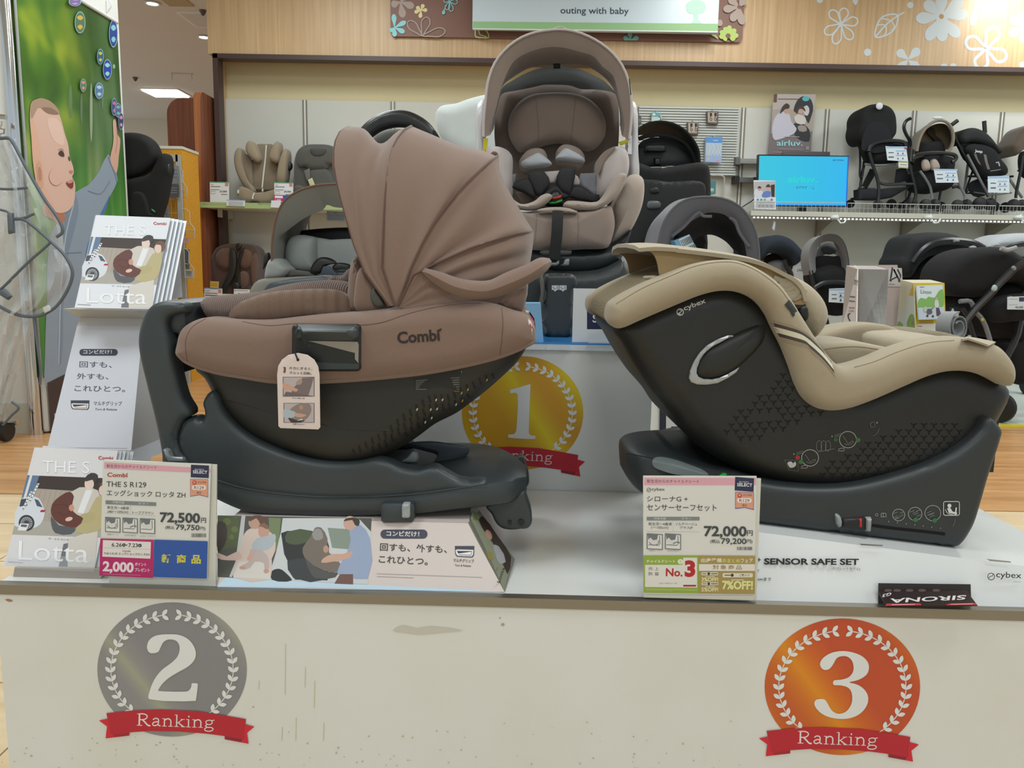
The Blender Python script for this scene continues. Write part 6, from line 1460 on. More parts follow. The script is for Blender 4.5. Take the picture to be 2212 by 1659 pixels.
P_('handle_grip',bs,h5([(135,875),(150,845),(190,842),(230,848),(245,870),(235,900),(190,906),(145,902)]),3.005,.008,mat('dull_grey','#55585a',.4),3); P_('vent_cap',bs,h5([(160,760),(175,742),(200,738),(225,748),(230,780),(165,780)]),3.005,.004,M_blk,2)
P_('gap_shine',hb,h5([(155,582),(250,580),(252,588),(160,588)]),3.01,.002,flat('#5e6262'),0)
b=MB(); b.bx((at(1345,600,3.18).x,3.04,RZ),(at(1530,600,3.18).x,3.38,RZ+.2),M_bc,bevel=.04); b.build('base',bs)
# grey hooded seat with a small carton on it, nearer
gh=thing('child_car_seat','slate grey hooded child car seat behind the sand beige one','child car seat',(at(1530,640,2.72).x,2.72,RZ))
M_sg=cloth('slate_grey_cloth','#5c5c63')
ho=[(165,1460),(200,1300),(225,1150),(270,1000),(350,890),(450,830),(600,812),(740,828),(850,880),(930,970),(985,1090),(1008,1250),(1010,1420)]
hi_=[(280,1450),(290,1300),(320,1180),(360,1100),(430,1040),(480,1000),(550,960),(600,935),(740,950),(820,1030),(880,1130),(910,1250),(925,1420)]
lo_=[(420,1450),(450,1250),(480,1180),(540,1120),(640,1105),(740,1150),(800,1210),(850,1280),(870,1420)]
o_,i_,l_=arc(h5(ho),2.66,41),arc(h5(hi_),2.69,41),arc(h5(lo_),2.95,41)
b=MB(); b.sheet([[Vector((p.x,2.95,p.z-.01)) for p in o_],[p+Vector((0,.14,.008)) for p in o_],o_],.004,M_sg); hh=b.build('hood',gh)
b=MB(); b.sheet([o_,[a.lerp(c_,.5)+Vector((0,-.006,0)) for a,c_ in zip(o_,i_)],i_],.003,M_sg); b.build('hood_rim',hh)
b=MB(); b.tube(o_,.004,M_sg,6); b.build('hood_edge',hh)
b=MB(); b.sheet([[p+Vector((0,.01,0)) for p in i_],l_],.003,mat('black_lining','#1d1d20',.9)); b.build('hood_lining',hh)
b=MB(); b.tube(px(h5([(330,1120),(420,1050),(540,935),(570,960),(640,965)]),2.67,4,False),.005,M_sg,6); b.tube(px(h5([(780,975),(820,1000),(850,1080),(900,1160),(930,1200)]),2.67,4,False),.005,M_sg,6); b.build('hood_gathers',hh)
b=MB(); b.bx((at(1415,650,2.72).x,2.66,RZ),(at(1640,650,2.72).x,2.98,at(1500,604,2.75).z),M_sg,bevel=.04); b.build('body',gh)
cb=thing('carton','small light blue carton with bar pattern lying on the slate grey hooded seat','box',at(1470,545,2.69))
k6b=crop(1300,500,4.424)
P=[at(*q,d) for q,d in zip(k6b([(596,90),(690,90),(690,230),(596,230)]),(2.68,)*4)]
b=MB(); F=[at(*k6b([q])[0],d) for q,d in (((690,90),2.655),((835,28),2.70),((940,230),2.70),((780,240),2.655))]; Bk=[at(*k6b([q])[0],d) for q,d in (((596,85),2.72),((720,62),2.76),((835,230),2.76),((600,240),2.72))]
M_lb=flat('#6f9cba'); b.hexa(F+Bk,M_lb)
nb=(F[1]-F[0]).cross(F[3]-F[0]); p=Print(b,F[0],nb,(1300,500,4.424),eps=.0002)
p.poly([(735,78),(835,28),(935,225),(810,235),(742,92)],'#c6d3dc')
for i in range(8): x=750+i*13; y=84-i*6; p.line([(x,y),(x+30,y+62)],6,'#2c333b'); p.line([(x+38,y+76),(x+62,y+122)],6,'#3c5148' if i % 2 else '#2c333b')
b.build('carton_body',cb)
b=MB(); b.hexa([at(1337,562,2.5),at(1360,604,2.5),at(1366,602,2.5),at(1344,560,2.5),at(1343,548,2.5),at(1378,586,2.5),at(1382,584,2.5),at(1348,548,2.5)],flat('#c7d2da'))
wc=tag(b.build('white_board'),'slim white board edge standing between the first place seat and the beige hood','board')
bpy.data.objects.remove(wc)
b=MB(); b.slab(px([(1336,562),(1344,548),(1381,585),(1372,598),(1362,640),(1362,740),(1340,740),(1342,610)],2.31,0),2.305,2.312,.001,flat('#b9c6d0')); tag(b.build('white_board'),'slim white board standing at the back edge of the podium beside the base','board')

# ================================================================ LEFT WALL UNIT: wooden ends, shelves, seats
M_wd=ramp_mat('cherry_veneer',[(0.3,'#6e3d27'),(0.5,'#7c4830'),(0.7,'#87513a')],scale=3,stretch=(12,12,.5),detail=5,rough=.4)
M_wd2=ramp_mat('cherry_edge',[(0.3,'#93572f'),(0.7,'#a4663c')],scale=3,stretch=(12,12,.5),detail=5,rough=.4)
xp=at(436,300,6.5).x; zt_=at(445,196,6.5).z
def end_panel(lab,x0,x1,y0,y1,zt,rr,m):
    t=thing('shelf_end_panel',lab,'shelf panel',((x0+x1)/2,(y0+y1)/2,0))
    out=[(y0,0),(y1,0),(y1,zt)]+[(y0+rr-rr*math.sin(R(a)),zt-rr+rr*math.cos(R(a))) for a in range(0,91,15)]
    b=MB(); n=len(out)
    b.add([(x0,a,z) for a,z in out]+[(x1,a,z) for a,z in out],[tuple(range(n)),tuple(range(n,2*n))[::-1]]+[(i,(i+1) % n,n+(i+1) % n,n+i) for i in range(n)],m,False); b.build('board',t)
    b=MB(); b.add([(x0-.001,a-(.003 if i > 1 else 0),z+(.003 if i > 1 else 0)) for i,(a,z) in enumerate(out[2:]+[out[0]])]+[(x1+.001,a-(.003 if i > 1 else 0),z+(.003 if i > 1 else 0)) for i,(a,z) in enumerate(out[2:]+[out[0]])],[(i,i+1,n-1+i,n-2+i) for i in range(n-2)],M_wd2,False); b.build('edge_band',t)
end_panel('tall cherry wood shelf end panel beside the beige booster seat',xp-.055,xp,6.5,6.94,zt_,.08,M_wd)
t=thing('shelf_end_panel','farther cherry wood shelf end panel with rounded corner above the yellow board','shelf panel',(at(392,300,7.15).x,7.2,0))
xa,xb=at(361,260,7.15).x,at(430,260,7.15).x; z9=at(400,211,7.15).z; b=MB()
out=[(xa,0),(xb,0),(xb,z9)]+[(xa+.14-.14*math.sin(R(a)),z9-.14+.14*math.cos(R(a))) for a in range(0,91,15)]; n=len(out)
b.add([(x,7.15,z) for x,z in out]+[(x,7.2,z) for x,z in out],[tuple(range(n)),tuple(range(n,2*n))[::-1]]+[(i,(i+1) % n,n+(i+1) % n,n+i) for i in range(n)],M_wd,False); b.build('board',t)
SZ=at(560,443,6.45).z; sx0,sx1=xp+.0,at(1000,440,6.45).x
M_strip=flat('#9db07a',.4)
def wall_shelf(lab,z,x0,x1,strip):
    t=thing('wall_shelf',lab,'shelf',((x0+x1)/2,6.7,z))
    b=MB(); b.bx((x0+.003,6.46,z-.025),(x1,6.955,z),flat('#c9c7bb')); b.build('shelf_board',t)
    b=MB(); b.bx((x0-.045,6.44,z-.028),(x1,6.459,z+.016),strip)
    if strip is M_strip:
        p=Print(b,(0,6.44,0),(0,-1,0),G4,eps=.0003)
        for x in (30,480): p.text('1歳頃からのジュニアシート',x,838,x+190,842,13,'#6f8446',.004,ref='all')
    b.build('label_strip',t)
    for xq in (x0+.06,x1-.2):
        b=MB(); b.bx((xq,6.62,z-.09),(xq+.012,6.955,z-.026),flat('#b5b2a6')); b.build('bracket',t)
    return t
wall_shelf('upper wall shelf with a green label strip under the booster seat',SZ,sx0,sx1,M_strip)
LZ=at(540,640,6.45).z
wall_shelf('lower wall shelf carrying the small brown seat',LZ,sx0,sx1,flat('#c9c7bb'))
# beige booster seat
M_bo=cloth('booster_cloth','#93856f'); M_bo2=cloth('booster_dark_cloth','#7f725f')
bo=thing('booster_seat','beige high back booster seat with white centre stripes on the upper wall shelf','booster seat',(at(570,435,6.65).x,6.65,SZ))
P_('backrest',bo,g4([(430,500),(440,430),(470,350),(540,345),(605,352),(640,480),(638,600),(620,700),(500,712),(430,700),(422,600)]),6.72,.02,M_bo2,back=.06)
P_('side_wing',bo,g4([(284,450),(298,396),(322,374),(345,385),(352,500),(382,620),(442,712),(436,734),(372,694),(315,600),(290,520)]),6.66,.03,M_bo,back=.1)
P_('inner_wing',bo,g4([(345,400),(425,480),(432,560),(428,690),(385,620),(355,500)]),6.69,.01,M_bo2,2,back=.06)
P_('side_wing',bo,g4([(638,660),(648,500),(670,430),(692,388),(710,381),(724,410),(716,560),(690,665)]),6.66,.03,M_bo,back=.1)
for q in ([(378,370),(388,335),(405,318),(432,324),(462,360),(488,420),(497,470),(470,490),(430,465),(390,420)],[(572,440),(590,380),(612,340),(640,322),(660,340),(656,430),(640,490),(605,492),(578,470)]): P_('headrest_wing',bo,g4(q),6.64,.03,M_bo,back=.08)
P_('seat_cushion',bo,g4([(310,735),(325,700),(350,690),(440,738),(520,735),(612,732),(660,700),(680,740),(640,795),(600,815),(500,828),(400,818),(330,795)]),6.56,.03,M_bo,back=.3)
b=MB(); b.strap(px(g4([(548,352),(542,450),(524,600),(514,700)]),6.695,0,False),.012,.004,flat('#cfcac0')); b.strap(px(g4([(518,706),(517,730)]),6.62,0,False),.012,.004,flat('#cfcac0')); b.strap(px(g4([(452,742),(440,765),(436,792)]),6.522,0,False),.012,.004,flat('#cfcac0')); b.build('stripe',bo)
P_('belt_guide',bo,g4([(716,500),(740,488),(758,505),(756,545),(735,562),(714,550)]),6.7,.02,M_blk,2); P_('belt_marker',bo,g4([(350,700),(372,712),(366,735),(345,725)]),6.55,.004,flat('#3f7a5c'),0)
P_('cup_gap',bo,g4([(405,818),(480,808),(490,826),(410,828)]),6.525,.003,M_blk,2)
P_('side_tab',bo,g4([(310,720),(322,716),(324,745),(312,748)]),6.54,.003,flat('#cfcac0'),0)
# dark grey seat beside it
dg=thing('child_car_seat','dark grey child car seat on the upper wall shelf behind the grey hood','child car seat',(at(725,440,6.65).x,6.68,SZ))
S_('shell',dg,g4,[(770,800),(772,600),(780,470),(805,400),(860,355),(960,345),(1080,358),(1130,400),(1150,600),(1150,800)],6.62,6.9,.06,M_gdk)
P_('headrest',dg,g4([(800,470),(820,390),(880,372),(980,368),(1080,372),(1120,420),(1110,500),(1060,515),(1030,545),(900,550),(870,530),(820,525)]),6.6,.03,cloth('dark_grey_cloth','#4e4e49'),back=.05)
P_('head_badge',dg,g4([(905,385),(960,376),(1030,382),(1020,420),(970,440),(920,425)]),6.565,.004,flat('#3b3b38'),3)
P_('back_cushion',dg,g4([(900,560),(1040,550),(1090,640),(1090,760),(940,760),(910,650)]),6.6,.02,cloth('dark_grey_cloth','#4e4e49'))
P_('strap_label',dg,g4([(885,635),(920,618),(945,680),(905,688)]),6.58,.003,flat('#b9b88f'),0); P_('strap',dg,g4([(855,560),(900,540),(905,620),(875,640)]),6.585,.003,flat('#5f5f5a'),0)
P_('arm_pad',dg,g4([(770,760),(775,700),(800,678),(840,690),(850,780)]),6.57,.03,M_gdk,back=.2)
def small_card(name,lab,c,P4,D,body,group=None,cat='price card'):
    t=thing(name,lab,cat,at(*crop(*c)([P4[3]])[0],D),group)
    b,pp,nn=card(crop(*c)(P4),D,.004,flat('#d3d6d8',.4)); p=Print(b,pp,nn,c,eps=.0003); body(p); b.build('card',t)
def pc1(price,x0,y0,x1,y1,promo=False):
    def f(p):
        w_,h_=x1-x0,y1-y0; X=lambda u,v: (x0+w_*u,y0+h_*v+u*3)
        p.poly([X(0,0),X(1,0),X(1,.05),X(0,.05)],'#5d9c74'); p.line([X(.05,.14),X(.2,.14)],4,'#a06a70'); p.line([X(.05,.23),X(.55,.23)],6,'#6b6e70'); p.line([X(.05,.38),X(.5,.38)],5,'#7f8285'); p.poly([X(.8,.04),X(.97,.04),X(.97,.2),X(.8,.2)],'#c07b72')
        p.line([X(.06,.46),X(.3,.46),X(.3,.58),X(.06,.58),X(.06,.46)],2,'#6b6e70'); p.text(price,*X(.52,.5),*X(.9,.5),h_*.085,'#4a4d50',.02); p.line([X(.6,.6),X(.93,.6)],5,'#7f8285')
        if promo: p.poly([X(0,.64),X(.5,.64),X(.5,.95),X(0,.95)],'#b5246a'); p.poly([X(.04,.68),X(.46,.68),X(.46,.8),X(.04,.8)],'#dcdce0'); p.poly([X(.5,.64),X(1,.64),X(1,.95),X(.5,.95)],'#3a4f9c'); p.text('1,000',*X(.05,.93),*X(.36,.93),h_*.08,'#ddd0d8',.03); p.ell(*X(.72,.8),8,8,'#cfc34a')
    return f
small_card('price_card','small price card marked 27,000 at the wood panel end of the upper shelf',G4,[(87,650),(243,656),(245,820),(90,816)],6.47,pc1('27,000',87,650,243,818))
small_card('price_card','small price card marked 29,900 beside the booster seat cushion',G4,[(612,655),(767,659),(764,818),(615,815)],6.48,pc1('29,900',612,655,766,816,True))
def tg1(p):
    p.poly([(224,797),(375,800),(375,808),(224,805)],'#8fa6c0'); [p.line([(240,y),(360,y+3)],4,'#7f858c') for y in (815,826,838)]
small_card('shelf_tag','white shelf tag clipped under the beige booster seat',G4,[(224,797),(375,801),(372,852),(221,846)],6.43,tg1,None,'tag')
small_card('shelf_tag','blank bright shelf tag beside the grey hood',G4,[(588,802),(668,806),(660,864),(582,860)],6.43,lambda p: None,None,'tag')
# brown seat on the lower shelf
M_br=cloth('dark_brown_cloth','#4b362b'); M_br2=cloth('mid_brown_cloth','#5b4234')
bb2=thing('child_car_seat','small dark brown child car seat with black harness on the lower wall shelf','child car seat',(at(510,630,6.65).x,6.65,LZ))
S_('shell',bb2,g4,[(98,1300),(115,1240),(150,1185),(220,1160),(320,1152),(420,1165),(472,1205),(488,1290),(478,1420),(450,1560),(200,1560),(130,1490),(104,1400)],6.6,6.88,.05,M_br)
for q in ([(150,1330),(140,1250),(180,1200),(240,1190),(290,1210),(282,1340),(240,1370),(190,1360)],[(320,1215),(370,1200),(420,1220),(440,1290),(420,1350),(370,1365),(330,1340)]): P_('head_pad',bb2,g4(q),6.6,.03,M_br2)
P_('side_pad',bb2,g4([(425,1290),(460,1230),(480,1300),(470,1430),(440,1500),(425,1400)]),6.6,.03,M_br2); P_('crotch_pad',bb2,g4([(330,1400),(365,1378),(398,1400),(395,1490),(350,1520),(332,1470)]),6.59,.03,M_br2)
for q in ([(250,1190),(278,1190),(300,1260),(290,1400),(240,1490),(200,1540),(180,1520),(240,1420),(265,1300)],[(340,1200),(372,1190),(340,1230),(330,1360),(335,1500),(300,1520),(292,1400),(312,1290)],[(300,1160),(340,1150),(345,1180),(310,1210)]): P_('harness_strap',bb2,g4(q),6.56,.008,M_blk,2)
P_('buckle',bb2,g4([(262,1480),(320,1470),(326,1520),(270,1530)]),6.56,.012,M_blk,2)
small_card('price_card','price card on the lower wall shelf under the yellow tag',G4,[(42,1514),(188,1520),(188,1620),(42,1615)],6.43,lambda p: (p.poly([(42,1514),(188,1520),(188,1528),(42,1522)],'#7fa3c8'),p.line([(52,1538),(90,1540)],4,'#a05a5a'),p.line([(52,1556),(150,1560)],6,'#6b6e70'),p.line([(52,1574),(160,1578)],7,'#56595c'),p.poly([(156,1530),(182,1531),(182,1556),(156,1555)],'#c07b72')))
small_card('price_card','white sign card on the lower wall shelf next to the brown seat buckle',G4,[(283,1524),(412,1528),(412,1620),(283,1615)],6.43,lambda p: (p.line([(305,1536),(400,1539)],5,'#7b7e82'),p.rect(288,1532,298,1542,'#b5424a'),p.text('30日',318,1578,395,1582,22,'#2b2d30',.04,ref='all')))
small_card('shelf_tag','small yellow tag above the price card on the lower wall shelf',G4,[(90,1460),(160,1464),(158,1518),(90,1514)],6.425,lambda p: (p.poly([(90,1460),(160,1464),(158,1518),(90,1514)],'#b89a45'),p.line([(98,1480),(150,1482)],4,'#8a6c2a'),p.line([(98,1495),(150,1497)],4,'#8a6c2a')),None,'tag')

# ================================================================ YELLOW BOARD with wire rack, black seat by the column
c5=crop(260,280,3.9498); G5=(260,280,3.9498)
xe=at(393,330,6.0).x; zy_=at(393,322,6.0).z
b=MB(); b.bx((xe-1.0,6.0,0),(xe,6.3,zy_),ramp_mat('yellow_felt',[(.3,'#c58a1d'),(.7,'#d49a2a')],scale=60,rough=.9)); b.bx((xe-1.0,5.995,zy_),(xe+.005,6.305,zy_+.02),flat('#cfcabd'))
tag(b.build('partition_board'),'yellow felt partition board behind the wire rack','partition')
wr=thing('wire_rack','grey metal wire rack with three side baskets in front of the yellow board','rack',(at(385,600,5.9).x,5.9,0))
M_wire=flat('#a5a59d',.35)
xr0,xr1=at(*c5([(300,215)])[0],5.93).x,at(*c5([(492,215)])[0],5.93).x; zr=at(*c5([(492,215)])[0],5.93).z
b=MB(); b.bx((xr1-.016,5.92,0),(xr1+.016,5.95,zr),M_wire); b.bx((xr0-.016,5.92,0),(xr0+.016,5.95,zr),M_wire); b.bx((xr0,5.92,zr-.05),(xr1,5.95,zr),M_wire)
for i in range(12): b.tube([(xr0,5.93,zr-.12-i*.1),(xr1,5.93,zr-.12-i*.1)],.003,M_wire,5)
for i in range(5): b.tube([(xr0+(xr1-xr0)*i/5+.03,5.935,0.2),(xr0+(xr1-xr0)*i/5+.03,5.935,zr-.05)],.002,M_wire,5)
b.build('rack_frame',wr)
for (x0,y0,x1,y1,xm) in ((512,325,568,580,530),(528,678,632,925,590),(542,1015,625,1270,585)):
    b=MB(); f=lambda x,y,d=5.9: at(*c5([(x,y)])[0],d)
    for d in (5.86,5.95):
        b.tube([f(x0,y0,d),f(xm-20,y0+4,d),f(xm,y0+30,d),f(xm,(y0+y1)/2-10,d),f(x1,(y0+y1)/2+45,d),f(x1,y1,d),f(x0+10,y1-6,d),f(x0,y0,d)],.004,M_wire,5)
        b.tube([f(x0+6,(y0+y1)/2,d),f(xm,(y0+y1)/2+5,d)],.003,M_wire,5); b.tube([f(x0+8,y1-70,d),f(x1,y1-64,d)],.003,M_wire,5)
    b.tube([f(x1,y1,5.86),f(x1,y1,5.95)],.003,M_wire,5); b.tube([f(xm,y0+30,5.86),f(xm,y0+30,5.95)],.003,M_wire,5); b.build('side_basket',wr)
for i,(pts,col,lab) in enumerate((([(412,306),(488,306),(490,462),(412,466)],'#7c8084','upper grey packaged item hanging in the wire rack'),([(400,470),(492,470),(492,575),(400,575)],'#4d5052','dark packaged item under the upper grey one in the wire rack'),([(350,660),(404,655),(408,750),(350,750)],'#6d7175','grey package in the wire rack beside the black seat'),([(505,820),(550,820),(550,905),(505,905)],'#8b8a7a','small package in the middle side basket'),([(545,1020),(582,1020),(582,1190),(545,1190)],'#63666a','grey package in the lowest side basket'),([(555,1195),(612,1200),(610,1265),(560,1262)],'#a9abac','pale package at the bottom of the lowest side basket'),([(510,922),(580,926),(578,966),(512,964)],'#c79a94','pink tag hanging below the middle side basket'))):
    b,pp,nn=card(c5(pts),5.88,.02,flat(col,.4)); p=Print(b,pp,nn,G5,eps=.0003)
    (x0,y0),(x1,y1)=pts[0],pts[2]
    if i < 6:
        for k in range(3): p.line([(x0+6,y0+(y1-y0)*(.25+.2*k)),(x1-6,y0+(y1-y0)*(.25+.2*k))],5,'#55585c' if i != 1 else '#8a8d90')
    tag(b.build('packaged_item' if i < 6 else 'hanging_tag'),lab,'package' if i < 6 else 'tag')
bk2=thing('child_car_seat','black child car seat in profile half hidden by the poster column','child car seat',at(310,545,5.35))
S_('hood',bk2,c5,[(-60,60),(0,35),(80,25),(150,30),(215,48),(275,92),(315,155),(332,225),(310,290),(200,380),(60,420),(-60,420)],5.2,5.34,.05,M_bc)
S_('shell',bk2,c5,[(300,300),(340,225),(372,203),(400,208),(417,240),(424,300),(428,345),(415,410),(400,500),(375,620),(340,730),(290,900),(200,1000),(-40,1000),(-40,500),(100,420),(250,380)],5.17,5.3,.04,M_bc)
S_('side_wing',bk2,c5,[(85,740),(90,580),(130,530),(190,540),(230,600),(260,700),(290,740)],5.15,5.2,.02,mat('black_cloth_soft','#131415',.9))
P_('knob',bk2,c5([(402,330),(415,290),(428,310),(430,370),(415,400),(402,385)]),5.16,.02,M_blk,2); P_('green_tab',bk2,c5([(262,675),(275,680),(296,700),(290,706),(268,692)]),5.16,.003,flat('#2c8a44'),0)
b=MB(); b.bx((at(240,530,5.4).x,5.15,0),(at(345,530,5.4).x,5.65,at(300,541,5.2).z),flat('#b9b6ab')); tag(b.build('display_block'),'pale block carrying the black seat behind the tall leaflet stand','display plinth')

# ================================================================ POSTER ON THE COLUMN
ps=thing('wall_poster','large photo poster of a baby reaching for soap bubbles on the column side','poster',(CX,4.5,1.0))
c1=crop(0,0,2.9622); G1=(0,0,2.9622)
pl=(CX+.003,0,0)
def onx(x,y,d=0.0):
    r=ray(x,y); return EYE+r*((CX+.003+d)/r.x)
def poster_mat():
    m=bpy.data.materials.new('green_bokeh_print'); m.use_nodes=True; nt=m.node_tree; bs=nt.nodes['Principled BSDF']; bs.inputs['Roughness'].default_value=.35
    tc=nt.nodes.new('ShaderNodeTexCoord'); sp_=nt.nodes.new('ShaderNodeSeparateXYZ'); nt.links.new(tc.outputs['Object'],sp_.inputs[0])
    def noise(sc,st,stops):
        mp=nt.nodes.new('ShaderNodeMapping'); mp.inputs['Scale'].default_value=st; t=nt.nodes.new('ShaderNodeTexNoise'); t.inputs['Scale'].default_value=sc; t.inputs['Detail'].default_value=1.5; t.inputs['Distortion'].default_value=.4
        r=nt.nodes.new('ShaderNodeValToRGB'); el=r.color_ramp.elements; el[0].position,el[0].color=stops[0][0],lin(stops[0][1]); el[1].position,el[1].color=stops[-1][0],lin(stops[-1][1])
        for p_,h in stops[1:-1]: q=el.new(p_); q.color=lin(h)
        nt.links.new(tc.outputs['Object'],mp.inputs[0]); nt.links.new(mp.outputs[0],t.inputs['Vector']); nt.links.new(t.outputs[0],r.inputs[0]); return r.outputs[0]
    def band(ax,lo,hi):
        r=nt.nodes.new('ShaderNodeMapRange'); r.inputs[1].default_value,r.inputs[2].default_value=lo,hi; r.interpolation_type='SMOOTHSTEP'; nt.links.new(sp_.outputs[ax],r.inputs[0]); return r.outputs[0]
    def mix(f,a,b):
        x=nt.nodes.new('ShaderNodeMixRGB'); nt.links.new(f,x.inputs[0]); nt.links.new(a,x.inputs[1]); nt.links.new(b,x.inputs[2]); return x.outputs[0]
    o=ROOTS[ps.name]
    leaf=noise(3.4,(1,1,1),[(.3,'#2b551c'),(.48,'#4d7a26'),(.6,'#7f9a2c'),(.72,'#a9b23a')])
    dark=noise(1.8,(1,2.2,.5),[(.3,'#1d3a1a'),(.55,'#2f5527'),(.75,'#55764a')])
    grass=noise(2.4,(1,3,.45),[(.3,'#2f6a2a'),(.5,'#4f8a3c'),(.62,'#7f9f5c'),(.75,'#9aae78')])
    yy=band(1,ya-o.y+.25,ya-o.y+.75); zz=band(2,1.75-o.z,1.15-o.z)
    nt.links.new(mix(zz,mix(yy,leaf,dark),grass),bs.inputs['Base Color']); return m
ytop=lambda y: onx(253,49).z
ya,yb_=onx(58,300).y,onx(263,250).y; zt2=onx(253,49).z; zb2=0.3
b=MB(); b.bx((CX,ya,zb2),(CX+.003,yb_,zt2),poster_mat())
p=Print(b,pl,(1,0,0),G1,eps=.00025)
# darker trees above, bright grass below, blurred trunks
for x,y,w_,h_,col in ((450,650,12,110,'#5f7a50'),(583,720,9,190,'#8f9f84'),(520,690,8,110,'#5a7350'),(655,620,8,80,'#60785a')): p.ell(x,y,w_,h_,col)
# body
p.poly([(480,1230),(560,1185),(630,1100),(690,985),(720,1040),(752,1150),(700,1260),(640,1400),(560,1560),(540,1700),(560,2000),(600,2330),(520,2400),(300,2480),(285,2300),(300,1900),(320,1500),(420,1340)],'#8795a5',2)
p.poly([(560,1560),(700,1250),(680,1330),(600,1500),(545,1640)],'#4a6ea5',2); p.poly([(420,1340),(480,1240),(500,1360),(440,1600),(400,2000),(390,2330),(370,2330),(390,1900)],'#76869a',2); p.line([(470,1300),(420,1500),(390,1800),(372,2330)],8,'#a6b1bb',3); p.line([(420,1620),(520,1615)],5,'#66788c')
p.line([(560,1220),(640,1240),(700,1160)],6,'#6f8098',3); p.line([(690,1000),(730,1100),(748,1160)],10,'#7486a0',3)
p.poly([(300,2450),(540,2330),(520,2500),(470,2700),(400,2760),(320,2760)],'#3d302f',0); p.poly([(330,2740),(400,2720),(470,2690),(440,2800),(350,2860)],'#d2d3d0',2)
p.poly([(280,1290),(330,1330),(400,1360),(412,1400),(380,1440),(330,1400),(270,1370)],'#b3704c',2)
# arm and hand
p.poly([(718,790),(722,765),(734,762),(742,820),(748,862),(764,885),(764,930),(756,1000),(742,1110),(722,1080),(700,1020),(716,940),(722,880)],'#c99f8c',2); p.line([(742,820),(746,900),(735,980)],4,'#a87a68',3)
# head
p.poly([(186,720),(200,650),(250,632),(310,648),(355,690),(384,760),(408,850),(432,930),(440,1000),(463,1070),(466,1110),(456,1130),(474,1170),(476,1230),(466,1300),(430,1350),(370,1362),(310,1325),(250,1240),(215,1100),(196,900)],'#d3b0a0',3)
p.poly([(196,760),(230,830),(260,1000),(280,1200),(340,1330),(300,1315),(245,1235),(210,1080),(196,900)],'#d6aa93',3); p.poly([(300,760),(360,760),(400,850),(400,930),(340,900)],'#dcbcae',3)
p.poly([(190,690),(205,648),(250,628),(310,644),(360,690),(375,730),(330,720),(280,700),(240,690),(210,740),(196,760)],'#a98d78',3); p.poly([(260,690),(320,690),(370,730),(300,725)],'#8a6e5e',3)
p.poly([(228,1050),(245,1030),(262,1080),(272,1170),(262,1205),(240,1195),(230,1120)],'#cd9f84',3); p.poly([(238,1070),(250,1070),(258,1150),(245,1160)],'#b5846c',3)
p.poly([(366,985),(378,965),(396,968),(405,1000),(390,1002)],'#4a3230',2); p.poly([(362,960),(385,948),(405,962),(390,958)],'#b08c7c',2); p.poly([(430,1000),(438,1005),(442,1030),(434,1026)],'#5a3f3a',2); p.ell(448,1098,12,9,'#b98672'); p.ell(350,1130,44,56,'#d6aea0')
p.poly([(414,1168),(430,1160),(458,1150),(462,1175),(455,1205),(436,1198)],'#7b3a35',2); p.poly([(420,1165),(456,1152),(458,1164),(432,1174)],'#c98d86',2)
# bubbles
def bubble(x,y,rx,ry,col,glint):
    p.ell(x,y,rx,ry,'#9fbfc4'); p.ell(x,y,rx*.9,ry*.94,col); p.poly([(x-rx*.6,y-ry*.45),(x,y-ry*.65),(x+rx*.6,y-ry*.4),(x,y-ry*.2)],glint,3); p.poly([(x-rx*.5,y+ry*.4),(x,y+ry*.2),(x+rx*.5,y+ry*.4),(x,y+ry*.65)],glint,3)
for a in ((503,143,34,70,'#4d6f52','#c9a53c'),(716,215,28,88,'#1f3f86','#7fb5c9'),(631,362,21,50,'#2a5a78','#b5b04a'),(675,444,28,65,'#1f3f9a','#8fc7c9'),(519,545,20,42,'#5f7a4d','#c98aa0'),(620,580,28,52,'#54789c','#a5c3d8'),(716,684,18,56,'#3c4a7a','#c06a9a'),(740,705,22,46,'#5a5a8c','#6ab0a8'),(758,775,16,55,'#2f3a66','#c98ab0'),(460,10,40,30,'#6f6a9a','#b58ac0'),(710,425,8,14,'#6f9a8c','#a9c9b9')): bubble(*a)
b.build('printed_sheet',ps)
b=MB(); b.tube([onx(168,-2,.004),onx(253,49,.004)],.010,flat('#c9c9c4'),8); b.build('top_rail',ps)
P0=onx(233,26,.003)
b=MB(); b.tube([P0,P0+Vector((.02,0,.03)),P0+Vector((.02,0,.05)),P0+Vector((.004,0,.07))],.004,flat('#d5d8da'),6); tag(b.build('poster_hook'),'small clear hook above the poster corner on the column','hook')

# ================================================================ RAIN COVER on a rack by the column
g6=crop(0,260,2.37)
DR=3.86
rk=thing('hanging_rack','chrome hanging rack with black caster beside the column','rack',(at(-60,900,DR).x,DR,0))
b=MB(); xk=at(-70,500,DR).x; zk=at(0,262,DR).z
b.tube([(xk,DR,.09),(xk,DR,zk),(xk+.06,DR,zk+.03),(at(14,262,DR).x,DR,zk+.02)],.012,M_chr,8); b.tube([(xk-.25,DR,.1),(at(40,930,DR).x,DR,.1)],.014,M_chr,8); b.build('rack_pole',rk)
for cx in (at(12,940,DR).x,xk-.2):
    b=MB(); b.lathe([(.001,-.02),(.05,-.02),(.055,0),(.05,.02),(.001,.02)],M_blk,Matrix.Translation((cx,DR,.056)) @ Matrix.Rotation(math.pi/2,4,'Y'),16); b.build('caster',rk)
rc=thing('rain_cover','clear vinyl stroller rain cover with dark piping hanging beside the baby poster','rain cover',at(60,690,DR))
M_vin=mat('clear_vinyl','#c9ccca',.2,bump=.8,bscale=34,alpha=.5,coat=.3)
